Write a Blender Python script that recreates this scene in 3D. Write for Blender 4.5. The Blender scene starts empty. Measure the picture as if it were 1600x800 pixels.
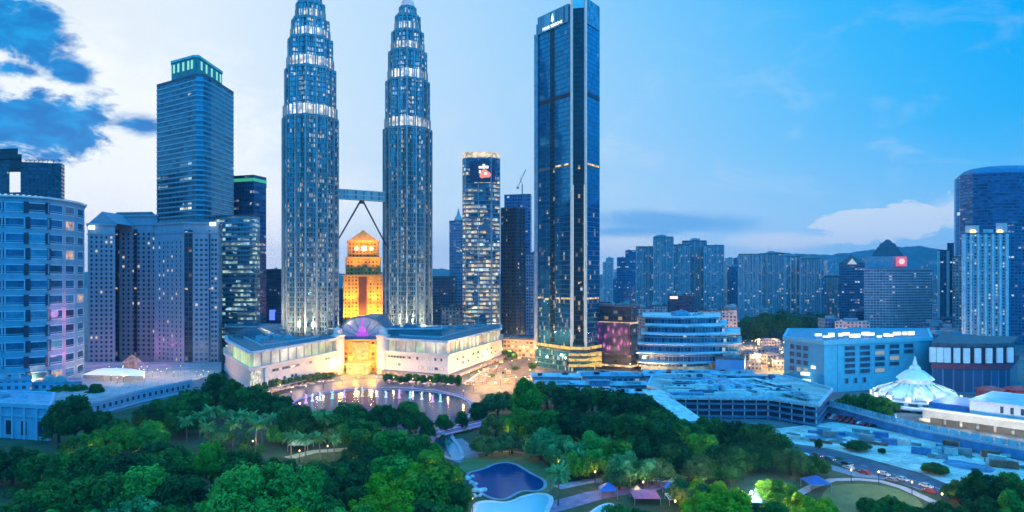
import bpy, math, random
import numpy as np
from mathutils import Vector

S = bpy.context.scene
COL = S.collection
R = math.radians
rnd = random.Random(11)

# ------------------------------------------------------------------ camera
F, H, HY = 1067.0, 75.0, 435.0          # focal length in photo pixels, eye height (m), horizon row
def X(px, Y): return (px - 800.0) / F * Y
def Z(py, Y): return H + (HY - py) / F * Y
def G(py): return H * F / (py - HY)      # distance of the ground seen at a row
cam_d = bpy.data.cameras.new('camera')
cam_d.sensor_width = 36.0
cam_d.lens = 36.0 * F / 1600.0
cam_d.shift_y = 35.0 / 1600.0
cam_d.clip_start = 1.0
cam_d.clip_end = 60000.0
cam = bpy.data.objects.new('camera', cam_d)
cam.location = (0, 0, H)
cam.rotation_euler = (R(90), 0, 0)
COL.objects.link(cam)
S.camera = cam

# ------------------------------------------------------------------ exposure
S.view_settings.view_transform = 'Standard'
S.view_settings.look = 'None'
S.view_settings.exposure = 0.0
S.view_settings.gamma = 1.0
S.view_settings.use_curve_mapping = False
S.render.engine = 'CYCLES'
S.cycles.use_denoising = True
HAZE = 0.00008                           # density of the evening air (built last, round everything)
S.cycles.max_bounces = 5
S.cycles.diffuse_bounces = 2
S.cycles.glossy_bounces = 3
S.cycles.transmission_bounces = 3
S.cycles.volume_bounces = 0
S.cycles.caustics_reflective = False
S.cycles.caustics_refractive = False
S.cycles.sample_clamp_indirect = 4.0

# ------------------------------------------------------------------ node helper
class NT:
    def __init__(s, tree):
        s.t = tree; s.n = tree.nodes; s.l = tree.links
    def put(s, sock, v):
        if isinstance(v, bpy.types.NodeSocket): s.l.new(v, sock)
        elif isinstance(v, (tuple, list)):
            d = sock.default_value
            sock.default_value = tuple(v) + (1.0,) if len(d) == 4 and len(v) == 3 else tuple(v)
        else: sock.default_value = v
    def m(s, op, a, b=None, c=None, clamp=False):
        n = s.n.new('ShaderNodeMath'); n.operation = op; n.use_clamp = clamp
        s.put(n.inputs[0], a)
        if b is not None: s.put(n.inputs[1], b)
        if c is not None: s.put(n.inputs[2], c)
        return n.outputs[0]
    def mix(s, f, a, b, mode='MIX'):
        n = s.n.new('ShaderNodeMix'); n.data_type = 'RGBA'; n.blend_type = mode
        s.put(n.inputs['Factor'], f) if False else s.put(n.inputs[0], f)
        s.put(n.inputs[6], a); s.put(n.inputs[7], b)
        return n.outputs[2]
    def ramp(s, f, stops, interp='LINEAR'):
        n = s.n.new('ShaderNodeValToRGB'); n.color_ramp.interpolation = interp
        e = n.color_ramp.elements
        while len(e) < len(stops): e.new(0.5)
        for k, (p, c) in enumerate(stops):
            e[k].position = p; e[k].color = tuple(c) + (1.0,)
        s.put(n.inputs[0], f)
        return n.outputs[0]
    def smooth(s, x, a, b):
        n = s.n.new('ShaderNodeMapRange'); n.interpolation_type = 'SMOOTHSTEP'
        s.put(n.inputs[0], x); n.inputs[1].default_value = a; n.inputs[2].default_value = b
        return n.outputs[0]
    def noise(s, vec, scale, detail=3, rough=0.55, dist=0.0):
        n = s.n.new('ShaderNodeTexNoise')
        if vec is not None: s.put(n.inputs['Vector'], vec)
        n.inputs['Scale'].default_value = scale; n.inputs['Detail'].default_value = detail
        n.inputs['Roughness'].default_value = rough; n.inputs['Distortion'].default_value = dist
        return n.outputs[0]
    def comb(s, x, y, z=0.0):
        n = s.n.new('ShaderNodeCombineXYZ')
        s.put(n.inputs[0], x); s.put(n.inputs[1], y); s.put(n.inputs[2], z)
        return n.outputs[0]
    def sep(s, v):
        n = s.n.new('ShaderNodeSeparateXYZ'); s.put(n.inputs[0], v)
        return n.outputs
    def white(s, v, out=0):
        n = s.n.new('ShaderNodeTexWhiteNoise'); n.noise_dimensions = '3D'; s.put(n.inputs['Vector'], v)
        return n.outputs[out]

# ------------------------------------------------------------------ sky (a dusk sky: white glow ahead on the left, azure to the right and behind)
SUN_EL, SUN_AZ = 7.0, -27.0              # degrees; azimuth from straight ahead, negative = left
W = bpy.data.worlds.new('World'); S.world = W; W.use_nodes = True
t = NT(W.node_tree); t.n.clear()
bg = t.n.new('ShaderNodeBackground'); out = t.n.new('ShaderNodeOutputWorld')
t.l.new(bg.outputs[0], out.inputs[0])
sky = t.n.new('ShaderNodeTexSky'); sky.sky_type = 'NISHITA'; sky.sun_disc = False
sky.sun_elevation = R(SUN_EL); sky.sun_rotation = R(SUN_AZ)
tc = t.n.new('ShaderNodeTexCoord')
dx, dy, dz = t.sep(tc.outputs['Generated'])[:3]
az = t.m('MULTIPLY', t.m('ARCTAN2', dx, dy), 57.2958)
el = t.m('MULTIPLY', t.m('ARCSINE', dz), 57.2958)
elp = t.m('MAXIMUM', el, 0.0)
def azel(px, py):
    a = math.atan((px - 800) / F)
    return math.degrees(a), math.degrees(math.atan((HY - py) / F * math.cos(a)))
dist_az = t.m('ABSOLUTE', t.m('SUBTRACT', az, -32.0))
tt = t.m('ADD', t.m('DIVIDE', dist_az, 100.0), t.m('DIVIDE', t.m('MULTIPLY', elp, t.m('ADD', 0.45, t.m('DIVIDE', dist_az, 75.0))), 120.0))
base = t.ramp(tt, [(0.0, (.90, .95, .97)), (0.16, (.78, .90, 1.0)), (0.30, (.58, .80, 1.0)), (0.48, (.38, .69, 1.0)),
                   (0.62, (.20, .60, 1.0)), (0.76, (.05, .50, 1.0)), (0.88, (.0, .42, .98)), (1.0, (.022, .37, .86))])
# paler, slightly pink air low above the horizon
low = t.smooth(elp, 12.0, 0.0)
ahead = t.smooth(dist_az, 105.0, 60.0)
base = t.mix(t.m('MULTIPLY', t.m('MULTIPLY', low, ahead), 0.42), base, (.60, .80, .98))
# clouds, set in the sky by direction
vec = t.comb(t.m('MULTIPLY', az, 0.10), t.m('MULTIPLY', el, 0.19))
fb = t.noise(vec, 1.6, 7, 0.62, 0.7)
fb2 = t.noise(vec, 4.5, 5, 0.6, 0.4)
warp = t.m('SUBTRACT', t.m('ADD', t.m('MULTIPLY', fb, 0.68), t.m('MULTIPLY', fb2, 0.32)), 0.5)
def blob(px, py, rx, ry, soft=0.25, amp=2.2, rot=0.0):
    a0, e0 = azel(px, py)
    sx = math.degrees(rx / F) * math.cos(R(a0)) ** 2; sy = math.degrees(ry / F) * math.cos(R(a0))
    u = t.m('SUBTRACT', az, a0); v = t.m('SUBTRACT', el, e0)
    v = t.m('ADD', v, t.m('MULTIPLY', u, rot))
    q = t.m('SQRT', t.m('ADD', t.m('POWER', t.m('DIVIDE', u, sx), 2.0), t.m('POWER', t.m('DIVIDE', v, sy), 2.0)))
    q = t.m('ADD', q, t.m('MULTIPLY', warp, amp))
    return t.smooth(q, 1.0 + soft, 1.0 - soft)
def union(bs):
    r = bs[0]
    for b in bs[1:]: r = t.m('MAXIMUM', r, b)
    return r
# white glow bank on the left, with torn edges
white = union([blob(120, 240, 330, 150, .5, 2.2), blob(40, 110, 190, 60, .4, 2.6), blob(330, 330, 280, 80, .6, 1.5)])
base = t.mix(t.m('MULTIPLY', white, 0.78), base, (1.02, 1.07, 1.08))
wisp = t.m('MULTIPLY', t.smooth(fb, .50, .74), t.smooth(elp, 26.0, 10.0))
base = t.mix(t.m('MULTIPLY', t.m('MULTIPLY', wisp, ahead), 0.22), base, (.80, .88, .98))
dark = union([blob(25, 50, 78, 48, .3, 4.2), blob(108, 112, 38, 20, .4, 4.0), blob(70, 195, 130, 46, .28, 4.4, -.10),
              blob(10, 106, 46, 16, .4, 4.0), blob(215, 196, 52, 18, .5, 3.6), blob(-150, 130, 150, 90, .3, 2.0)])
shade = t.mix(t.smooth(fb2, .35, .72), (.0, .20, .60), (.0, .37, .84))
base = t.mix(t.m('MULTIPLY', dark, 1.0), base, shade)
streak = union([blob(1045, 346, 112, 15, .5, 1.6, .06), blob(1000, 362, 70, 9, .5, 1.6)])
base = t.mix(t.m('MULTIPLY', streak, 0.75), base, (.10, .42, .84))
pale = union([blob(1390, 350, 125, 28, .14, 6.5, -.07), blob(1320, 352, 50, 15, .2, 6.0), blob(1215, 378, 70, 14, .5, 2.0), blob(990, 384, 90, 14, .6, 1.6), blob(1560, 330, 130, 26, .4, 2.2)])
base = t.mix(t.m('MULTIPLY', pale, 0.74), base, (.78, .88, .98))
glow = t.n.new('ShaderNodeVectorMath'); glow.operation = 'SCALE'
t.l.new(sky.outputs[0], glow.inputs[0]); glow.inputs['Scale'].default_value = 0.002
tot = t.n.new('ShaderNodeVectorMath'); tot.operation = 'ADD'
gain = t.n.new('ShaderNodeVectorMath'); gain.operation = 'SCALE'      # the azure half of the sky, overhead and behind, is the brighter source
t.l.new(base, gain.inputs[0]); dusk = t.m('MULTIPLY', t.smooth(dist_az, 80.0, 115.0), t.smooth(el, 13.0, 7.5))      # low sky behind the camera, darkened to deepen lower glass reflections
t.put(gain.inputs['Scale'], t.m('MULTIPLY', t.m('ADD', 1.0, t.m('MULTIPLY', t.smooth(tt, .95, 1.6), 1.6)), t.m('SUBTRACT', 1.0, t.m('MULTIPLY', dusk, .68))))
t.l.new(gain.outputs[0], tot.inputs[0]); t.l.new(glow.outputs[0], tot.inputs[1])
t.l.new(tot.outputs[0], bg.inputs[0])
bg.inputs[1].default_value = 1.0

sun_d = bpy.data.lights.new('sun', 'SUN'); sun_d.energy = 0.3; sun_d.angle = R(30); sun_d.color = (1.0, .93, .85)
sun = bpy.data.objects.new('sun', sun_d)
sun.rotation_euler = Vector((-math.sin(R(SUN_AZ)) * math.cos(R(SUN_EL)), -math.cos(R(SUN_AZ)) * math.cos(R(SUN_EL)), -math.sin(R(SUN_EL)))).to_track_quat('-Z', 'Y').to_euler()
COL.objects.link(sun)

# ------------------------------------------------------------------ materials
MC = {}
def mat(name, col, rough=0.6, metal=0.0, var=0.18, scale=0.25, emit=None, es=0.0, var2=None):
    if name in MC: return MC[name]
    m = bpy.data.materials.new(name); m.use_nodes = True; MC[name] = m
    k = NT(m.node_tree); p = k.n['Principled BSDF']
    if var > 0:
        geo = k.n.new('ShaderNodeNewGeometry')
        a = k.noise(geo.outputs['Position'], scale, 5, 0.65)
        b = k.noise(geo.outputs['Position'], scale * 9, 3, 0.6)
        f = k.m('ADD', k.m('MULTIPLY', a, .65), k.m('MULTIPLY', b, .35))
        lo = tuple(c * (1 - 1.6 * var) for c in col); hi = var2 or tuple(min(1, c * (1 + 1.6 * var)) for c in col)
        k.put(p.inputs['Base Color'], k.mix(k.smooth(f, .3, .7), lo, hi))
    else: k.put(p.inputs['Base Color'], col)
    p.inputs['Roughness'].default_value = rough; p.inputs['Metallic'].default_value = metal
    if emit:
        k.put(p.inputs['Emission Color'], emit); p.inputs['Emission Strength'].default_value = es
    return m

def facade(name, wall, glass, cw, ch, wx, wy, lit=.08, warm=(1, .70, .33), cool=(.72, .88, 1), coolmix=.25, es=1.2,
           grough=.12, wrough=.6, gmetal=.55, wmetal=0.0, bottom=None, bh=80.0, gvar=.6, stretch=1.0, colvar=0.0, floor_=.10):
    """walls laid out in metres by the UV map: a grid of panes, some of them lit from inside"""
    if name in MC: return MC[name]
    m = bpy.data.materials.new(name); m.use_nodes = True; MC[name] = m
    k = NT(m.node_tree); p = k.n['Principled BSDF']
    uv = k.n.new('ShaderNodeUVMap'); u, v = k.sep(uv.outputs[0])[:2]
    us, vs = k.m('DIVIDE', u, cw), k.m('DIVIDE', v, ch)
    fu, fv = k.m('FRACT', us), k.m('FRACT', vs)
    iu, iv = k.m('FLOOR', us), k.m('FLOOR', vs)
    mu = k.m('LESS_THAN', k.m('ABSOLUTE', k.m('SUBTRACT', fu, .5)), wx / 2)
    mv = k.m('LESS_THAN', k.m('ABSOLUTE', k.m('SUBTRACT', fv, .5)), wy / 2)
    win = k.m('MULTIPLY', mu, mv)
    cell = k.comb(k.m('FLOOR', k.m('DIVIDE', iu, stretch)), iv, 3.7)
    h1 = k.white(cell); h2 = k.white(k.comb(iu, iv, 9.1)); h3 = k.white(k.comb(iu, iv, 17.3)); h4 = k.white(k.comb(iu, iv, 29.9))
    cl = k.noise(k.comb(k.m('MULTIPLY', u, .05), k.m('MULTIPLY', v, .05)), 1.0, 2)
    prob = lit
    if bottom is not None:
        g = k.m('POWER', k.m('SUBTRACT', 1.0, k.m('DIVIDE', v, bh, clamp=True)), 1.15)
        prob = k.m('ADD', lit, k.m('MULTIPLY', g, bottom - lit))
    prob = k.m('MULTIPLY', prob, k.m('MULTIPLY', k.smooth(cl, .3, .68), 1.9))
    if colvar: prob = k.m('MULTIPLY', prob, k.m('ADD', 1 - colvar, k.m('MULTIPLY', k.white(k.comb(iu, 2.0, 5.5)), 2 * colvar)))
    on = k.m('LESS_THAN', h1, prob)
    gl = k.mix(h2, tuple(c * (1 - gvar) for c in glass), tuple(min(1, c * (1 + gvar)) for c in glass))
    geo = k.n.new('ShaderNodeNewGeometry')
    dirt = k.smooth(k.noise(geo.outputs['Position'], .12, 5, .65), .25, .75)
    wl = k.mix(dirt, tuple(c * .78 for c in wall), tuple(min(1, c * 1.18) for c in wall))
    k.put(p.inputs['Base Color'], k.mix(win, wl, gl))
    k.put(p.inputs['Roughness'], k.m('ADD', wrough, k.m('MULTIPLY', win, grough - wrough)))
    k.put(p.inputs['Metallic'], k.m('ADD', wmetal, k.m('MULTIPLY', win, gmetal - wmetal)))
    ec = k.mix(k.m('GREATER_THAN', h3, 1 - coolmix), warm, cool)
    k.put(p.inputs['Emission Color'], ec)
    pane = k.m('DIVIDE', k.m('ADD', k.m('SUBTRACT', fv, .5), wy / 2), wy)        # 0 at the sill, 1 at the head of the window
    blind = k.m('SUBTRACT', 1.0, k.m('MULTIPLY', k.m('GREATER_THAN', pane, k.m('ADD', .35, h2)), .72))
    k.put(p.inputs['Emission Strength'], k.m('MULTIPLY', k.m('MULTIPLY', k.m('MULTIPLY', win, blind), on), k.m('MULTIPLY', k.m('ADD', floor_, k.m('MULTIPLY', k.m('POWER', h4, 1.6), 1 - floor_)), es)))
    bmp = k.n.new('ShaderNodeBump'); bmp.invert = True; bmp.inputs['Strength'].default_value = .5; bmp.inputs['Distance'].default_value = .3
    k.put(bmp.inputs['Height'], k.m('ADD', k.m('MULTIPLY', win, .6), k.m('MULTIPLY', h4, .05)))
    k.l.new(bmp.outputs[0], p.inputs['Normal'])
    return m

def glow(name, col, es, base=(.12, .12, .12), spots=0.0, scale=.35, col2=None):
    """something that gives off light; spots breaks it into separate bright fittings"""
    if name in MC: return MC[name]
    m = bpy.data.materials.new(name); m.use_nodes = True; MC[name] = m
    k = NT(m.node_tree); p = k.n['Principled BSDF']
    k.put(p.inputs['Base Color'], base); k.put(p.inputs['Emission Color'], col)
    if col2:
        g2 = k.n.new('ShaderNodeNewGeometry'); k.put(p.inputs['Emission Color'], k.mix(k.smooth(k.noise(g2.outputs['Position'], scale * .8, 2, .5), .42, .60), col, col2))
    if spots:
        geo = k.n.new('ShaderNodeNewGeometry')
        f = k.smooth(k.noise(geo.outputs['Position'], scale, 3, .6), .5 - .25 / spots, .5 + .25 / spots)
        k.put(p.inputs['Emission Strength'], k.m('MULTIPLY', k.m('ADD', .12, f), es))
    else: p.inputs['Emission Strength'].default_value = es
    return m

def paved(name, col, size=3.0, rough=.7, var=.25):
    """slabs with joints, stains and worn patches"""
    if name in MC: return MC[name]
    m = mat(name, col, rough, 0, var, .09); k = NT(m.node_tree); p = k.n['Principled BSDF']; src = p.inputs['Base Color'].links[0].from_socket
    geo = k.n.new('ShaderNodeNewGeometry'); x_, y_, z_ = k.sep(geo.outputs['Position'])[:3]
    u = k.m('ADD', k.m('MULTIPLY', x_, .9), k.m('MULTIPLY', y_, .44)); v = k.m('SUBTRACT', k.m('MULTIPLY', y_, .9), k.m('MULTIPLY', x_, .44))
    j = k.m('MAXIMUM', k.m('LESS_THAN', k.m('FRACT', k.m('DIVIDE', u, size)), .05), k.m('LESS_THAN', k.m('FRACT', k.m('DIVIDE', v, size * 1.7)), .03))
    slab = k.white(k.comb(k.m('FLOOR', k.m('DIVIDE', u, size)), k.m('FLOOR', k.m('DIVIDE', v, size * 1.7)), 1.5))
    stain = k.smooth(k.noise(geo.outputs['Position'], .35, 6, .7), .52, .66)
    c = k.mix(k.m('MULTIPLY', slab, .16), src, (.12, .12, .13)); c = k.mix(k.m('MULTIPLY', stain, .38), c, (.16, .15, .14)); c = k.mix(k.m('MULTIPLY', j, .6), c, (.08, .08, .08))
    k.l.new(c, p.inputs['Base Color']); return m

def water(name, col, rough=.08, wave=.5, scale=.35):
    if name in MC: return MC[name]
    m = bpy.data.materials.new(name); m.use_nodes = True; MC[name] = m
    k = NT(m.node_tree); p = k.n['Principled BSDF']
    k.put(p.inputs['Base Color'], col); p.inputs['Roughness'].default_value = rough; p.inputs['Specular IOR Level'].default_value = .16
    geo = k.n.new('ShaderNodeNewGeometry')
    bmp = k.n.new('ShaderNodeBump'); bmp.inputs['Strength'].default_value = wave; bmp.inputs['Distance'].default_value = .12
    k.put(bmp.inputs['Height'], k.noise(geo.outputs['Position'], scale, 4, .6)); k.l.new(bmp.outputs[0], p.inputs['Normal'])
    return m

def leaf(name, col, hi):
    if name in MC: return MC[name]
    m = bpy.data.materials.new(name); m.use_nodes = True; MC[name] = m
    k = NT(m.node_tree); p = k.n['Principled BSDF']
    at = k.n.new('ShaderNodeAttribute'); at.attribute_name = 'tint'
    oi = k.n.new('ShaderNodeObjectInfo')
    f = k.m('ADD', k.m('MULTIPLY', at.outputs['Fac'], .75), k.m('MULTIPLY', oi.outputs['Random'], .25))
    k.put(p.inputs['Base Color'], k.mix(f, col, hi))
    p.inputs['Roughness'].default_value = .7
    p.inputs['Specular IOR Level'].default_value = .12
    tr = k.n.new('ShaderNodeBsdfTranslucent'); k.put(tr.inputs[0], k.mix(f, col, hi))
    mx = k.n.new('ShaderNodeMixShader'); mx.inputs[0].default_value = .3
    k.l.new(p.outputs[0], mx.inputs[1]); k.l.new(tr.outputs[0], mx.inputs[2])
    k.l.new(mx.outputs[0], k.n['Material Output'].inputs[0])
    return m

# ------------------------------------------------------------------ mesh helpers
def offset(poly, d):
    """polygon (counter-clockwise) moved outward by d with mitred corners"""
    n = len(poly); res = []
    for i in range(n):
        a, b, c = poly[i - 1], poly[i], poly[(i + 1) % n]
        e1 = Vector((b[0] - a[0], b[1] - a[1])); e2 = Vector((c[0] - b[0], c[1] - b[1]))
        if e1.length < 1e-6 or e2.length < 1e-6: res.append(b); continue
        e1.normalize(); e2.normalize()
        n1 = Vector((e1.y, -e1.x)); n2 = Vector((e2.y, -e2.x))
        s = n1 + n2; q = max(.35, 1 + n1.dot(n2))
        res.append((b[0] + d * s.x / q, b[1] + d * s.y / q))
    return res
def ccw(poly):
    a = sum(poly[i - 1][0] * poly[i][1] - poly[i][0] * poly[i - 1][1] for i in range(len(poly)))
    return list(poly) if a > 0 else list(reversed(poly))
def fp(*pts): return ccw([(X(px, Y), Y) for px, Y in pts])

class MB:
    def __init__(s): s.v = []; s.f = []; s.uv = []; s.mi = []; s.sm = []
    def face(s, pts, m=0, uv=None, smooth=False):
        b = len(s.v); s.v += [tuple(p) for p in pts]; s.f.append(tuple(range(b, b + len(pts))))
        s.uv.append(uv or [(p[0], p[1]) for p in pts]); s.mi.append(m); s.sm.append(smooth)
    def prism(s, poly, z0, z1, m=0, mt=None, top=None, smooth=False, bottom=False, v0=0.0):
        """closed prism; top = another polygon of the same length for tapering walls"""
        tp = top or poly; n = len(poly); u = 0.0
        for i in range(n):
            a, b = poly[i], poly[(i + 1) % n]; ta, tb = tp[i], tp[(i + 1) % n]
            L = math.hypot(b[0] - a[0], b[1] - a[1])
            s.face([(a[0], a[1], z0), (b[0], b[1], z0), (tb[0], tb[1], z1), (ta[0], ta[1], z1)], m,
                   [(u, v0), (u + L, v0), (u + L, v0 + z1 - z0), (u, v0 + z1 - z0)], smooth)
            u += L
        s.face([(p[0], p[1], z1) for p in tp], m if mt is None else mt)
        if bottom: s.face([(p[0], p[1], z0) for p in reversed(poly)], m if mt is None else mt)
        return s
    def ring(s, po, pi, z0, z1, m=0):
        n = len(po)
        for i in range(n):
            j = (i + 1) % n
            s.face([(*po[i], z0), (*po[j], z0), (*po[j], z1), (*po[i], z1)], m)
            s.face([(*pi[j], z0), (*pi[i], z0), (*pi[i], z1), (*pi[j], z1)], m)
            s.face([(*po[i], z1), (*po[j], z1), (*pi[j], z1), (*pi[i], z1)], m)
            s.face([(*pi[i], z0), (*pi[j], z0), (*po[j], z0), (*po[i], z0)], m)
        return s
    def box(s, x, y, z0, z1, sx, sy, rot=0.0, m=0, mt=None):
        c, d = math.cos(rot), math.sin(rot)
        poly = [(x + c * a - d * b, y + d * a + c * b) for a, b in ((-sx / 2, -sy / 2), (sx / 2, -sy / 2), (sx / 2, sy / 2), (-sx / 2, sy / 2))]
        return s.prism(poly, z0, z1, m, mt, bottom=True)
    def beam(s, p, q, w, h=None, m=0):
        p, q = Vector(p), Vector(q); h = h or w; d = (q - p).normalized()
        up = Vector((0, 0, 1)) if abs(d.z) < .95 else Vector((0, 1, 0))
        a = d.cross(up).normalized() * w / 2; b = a.cross(d).normalized() * h / 2
        c = [(-1, -1), (1, -1), (1, 1), (-1, 1)]
        A = [p + a * i + b * j for i, j in c]; B = [q + a * i + b * j for i, j in c]
        for i in range(4):
            j = (i + 1) % 4; s.face([A[i], A[j], B[j], B[i]], m)
        s.face(A[::-1], m); s.face(B, m)
        return s
    def tube(s, p, q, r0, r1=None, n=8, m=0, cap=True):
        p, q = Vector(p), Vector(q); r1 = r0 if r1 is None else r1; d = (q - p).normalized()
        up = Vector((0, 0, 1)) if abs(d.z) < .95 else Vector((0, 1, 0))
        a = d.cross(up).normalized(); b = d.cross(a).normalized()
        def ringp(o, r): return [o + a * (r * math.cos(2 * math.pi * i / n)) + b * (r * math.sin(2 * math.pi * i / n)) for i in range(n)]
        A, B = ringp(p, r0), ringp(q, r1)
        for i in range(n):
            j = (i + 1) % n; s.face([A[j], A[i], B[i], B[j]], m, smooth=True)
        if cap: s.face(A, m); s.face(B[::-1], m)
        return s
    def lathe(s, x, y, prof, n=24, m=0, smooth=True, cap=True):
        for (r0, z0), (r1, z1) in zip(prof[:-1], prof[1:]):
            for i in range(n):
                a, b = 2 * math.pi * i / n, 2 * math.pi * (i + 1) / n
                P = lambda r, z, w: (x + r * math.cos(w), y + r * math.sin(w), z)
                pts = [P(r0, z0, a), P(r0, z0, b)]
                if r1 > 1e-4: pts += [P(r1, z1, b), P(r1, z1, a)]
                else: pts += [P(0, z1, a)]
                if r0 <= 1e-4: pts = pts[1:] if len(pts) == 4 else pts
                if len(pts) >= 3: s.face(pts, m, [(a * max(r0, r1), z0), (b * max(r0, r1), z0), (b * max(r0, r1), z1), (a * max(r0, r1), z1)][:len(pts)], smooth)
        if cap and prof[-1][0] > 1e-4:
            r, z = prof[-1]; s.face([(x + r * math.cos(2 * math.pi * i / n), y + r * math.sin(2 * math.pi * i / n), z) for i in range(n)], m)
        return s
    def mesh(s, name, mats, o=(0, 0, 0)):
        me = bpy.data.meshes.new(name)
        me.from_pydata([(a - o[0], b - o[1], c - o[2]) for a, b, c in s.v], [], s.f)
        ul = me.uv_layers.new(name='UVMap')
        ul.data.foreach_set('uv', [c for f in s.uv for p in f for c in p])
        me.polygons.foreach_set('material_index', s.mi); me.polygons.foreach_set('use_smooth', s.sm)
        for mm in (mats if isinstance(mats, (list, tuple)) else [mats]): me.materials.append(mm)
        me.update()
        return me
    def build(s, name, mats, parent=None, label=None):
        if not s.v: return None
        o = tuple(parent['_o']) if parent is not None else (0, 0, 0)
        ob = bpy.data.objects.new(name, s.mesh(name, mats, o)); COL.objects.link(ob)
        if parent is not None: ob.parent = parent; ob['_o'] = o; TEMP.append(ob)
        if label: ob['label'] = label
        return ob
TEMP = []
def thing(name, label, cat, loc, group=None):
    o = bpy.data.objects.new(name, None); o.empty_display_size = 1.0; COL.objects.link(o)
    o.location = loc; o['_o'] = tuple(loc); TEMP.append(o)
    o['label'] = label; o['category'] = cat
    if group: o['group'] = group
    return o
def single(name, mb, mats, label, cat, loc, group=None):
    """a thing that is one mesh with its origin at its base"""
    o = bpy.data.objects.new(name, mb.mesh(name, mats, loc)); COL.objects.link(o); o.location = loc
    o['label'] = label; o['category'] = cat
    if group: o['group'] = group
    return o
def structure(name, mb, mats):
    o = bpy.data.objects.new(name, mb.mesh(name, mats)); COL.objects.link(o); o['kind'] = 'structure'
    return o
def copy_tree(o, parent=None):
    c = o.copy(); COL.objects.link(c)
    if parent is not None: c.parent = parent
    for ch in o.children: copy_tree(ch, c)
    return c
def lamp_light(kind, loc, energy, col, parent=None, size=1.0, target=None, spot=None):
    d = bpy.data.lights.new('light', kind); d.energy = energy; d.color = col
    if kind == 'AREA': d.size = size
    else: d.shadow_soft_size = size
    if spot: d.spot_size = R(spot); d.spot_blend = .7
    o = bpy.data.objects.new('light', d); COL.objects.link(o)
    po = Vector(parent['_o']) if parent is not None else Vector((0, 0, 0))
    o.location = Vector(loc) - po
    if target is not None: o.rotation_euler = (Vector(target) - Vector(loc)).to_track_quat('-Z', 'Y').to_euler()
    if parent is not None: o.parent = parent
    return o
def centre(poly): return (sum(p[0] for p in poly) / len(poly), sum(p[1] for p in poly) / len(poly))
# ================================================================== material palette
M_conc   = mat('concrete_pale', (.55, .57, .60), .7, var=.12)
M_concg  = mat('concrete_grey', (.30, .32, .36), .75, var=.18)
M_white  = mat('white_paint', (.78, .79, .80), .55, var=.07)
M_stone  = mat('cream_stone', (.62, .56, .50), .6, var=.10)
M_dark   = mat('dark_metal', (.05, .06, .075), .45, .4, var=.2)
M_roofd  = mat('dark_roof', (.10, .115, .14), .7, var=.3)
M_roofb  = mat('blue_roof', (.16, .30, .42), .55, var=.25)
M_steel  = mat('steel', (.50, .54, .58), .32, .85, var=.1)
M_glass  = mat('dark_glass', (.10, .15, .20), .08, .55, var=.25, scale=.4)
M_glassb = mat('blue_glass', (.16, .30, .42), .08, .6, var=.3, scale=.3)
M_tank   = mat('plant_grey', (.42, .45, .48), .6, .2, var=.2)
G_warm   = glow('warm_lit', (1, .66, .28), 1.3, spots=1.2)
G_cream  = glow('cream_lit', (1, .90, .70), 1.05, spots=1.0, scale=.12)
G_white  = glow('white_lit', (.92, .96, 1), 1.6)
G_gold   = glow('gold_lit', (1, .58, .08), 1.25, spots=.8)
G_win    = glow('window_lit', (1, .74, .40), .75)
G_winc   = glow('window_lit_cool', (.60, .85, 1), .55)

# ================================================================== builders
def add_bands(mb, poly, z0, z1, sp, d, h, first=None):
    z = z0 + (sp if first is None else first); po = offset(poly, d)
    while z < z1 - .3:
        mb.prism(po, z - h / 2, z + h / 2, bottom=True); z += sp
def add_piers(mb, poly, z0, z1, sp, w, d, edges=None, each=None):
    for i in range(len(poly)):
        if edges is not None and i not in edges: continue
        a, b = Vector(poly[i]), Vector(poly[(i + 1) % len(poly)]); L = (b - a).length
        n = max(1, round(L / sp)); ang = math.atan2((b - a).y, (b - a).x)
        for k in range(n + 1):
            q = a + (b - a) * ((k + .0) / n if 0 < k < n else (.5 * w / L if k == 0 else 1 - .5 * w / L))
            if each: mb = MB()
            mb.box(q.x, q.y, z0, z1, w, 2 * d, ang)
            if each: mb.build(*each)
def clutter(root, poly, z, n, seed, big=6.0, m=None):
    r = random.Random(seed); c = centre(poly)
    for k in range(n):
        i = r.randrange(len(poly)); f = r.uniform(.0, .62); j = r.random()
        e = Vector(poly[i]).lerp(Vector(poly[(i + 1) % len(poly)]), j)
        q = Vector(c).lerp(e, f); s = r.uniform(.35, 1) * big
        b = MB(); sx, sy, h = s, s * r.uniform(.5, 1), s * r.uniform(.3, .6); b.box(q.x, q.y, z, z + h, sx, sy, r.uniform(0, .4))
        if k % 2 == 0: b.lathe(q.x, q.y, [(sy * .32, z + h), (sy * .32, z + h + .8)], 12)
        else: b.box(q.x + sx * .2, q.y, z + h, z + h + .9, sx * .35, sy * .5)
        b.build('plant_unit', m or M_tank, root)
def tower(name, label, cat, poly, h, fac, z0=0.0, roof=None, bands=None, piers=None, parapet=1.3, units=2, seed=1, group=None, big=6.0, edges=None):
    c = centre(poly); root = thing(name, label, cat, (c[0], c[1], z0), group)
    MB().prism(poly, z0, h, 0).build('wall', fac, root)
    rf = MB(); rf.prism(offset(poly, -.45), h + .004, h + .15)
    if parapet: rf.ring(offset(poly, .15), offset(poly, -.4), h - .5, h + parapet)
    rfo = rf.build('roof', roof or M_roofd, root)
    if bands:
        sp, d, bh, bm = bands; b = MB(); add_bands(b, poly, z0, h, sp, d, bh); b.build('floor_band', bm, root)
    if piers:
        sp, w, d, pm = piers; b = MB(); add_piers(b, poly, z0, h - .02, sp, w, d, edges); b.build('pier', pm, root)
    if units: clutter(rfo, poly, h + .15, units, seed, big)
    return root
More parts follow.
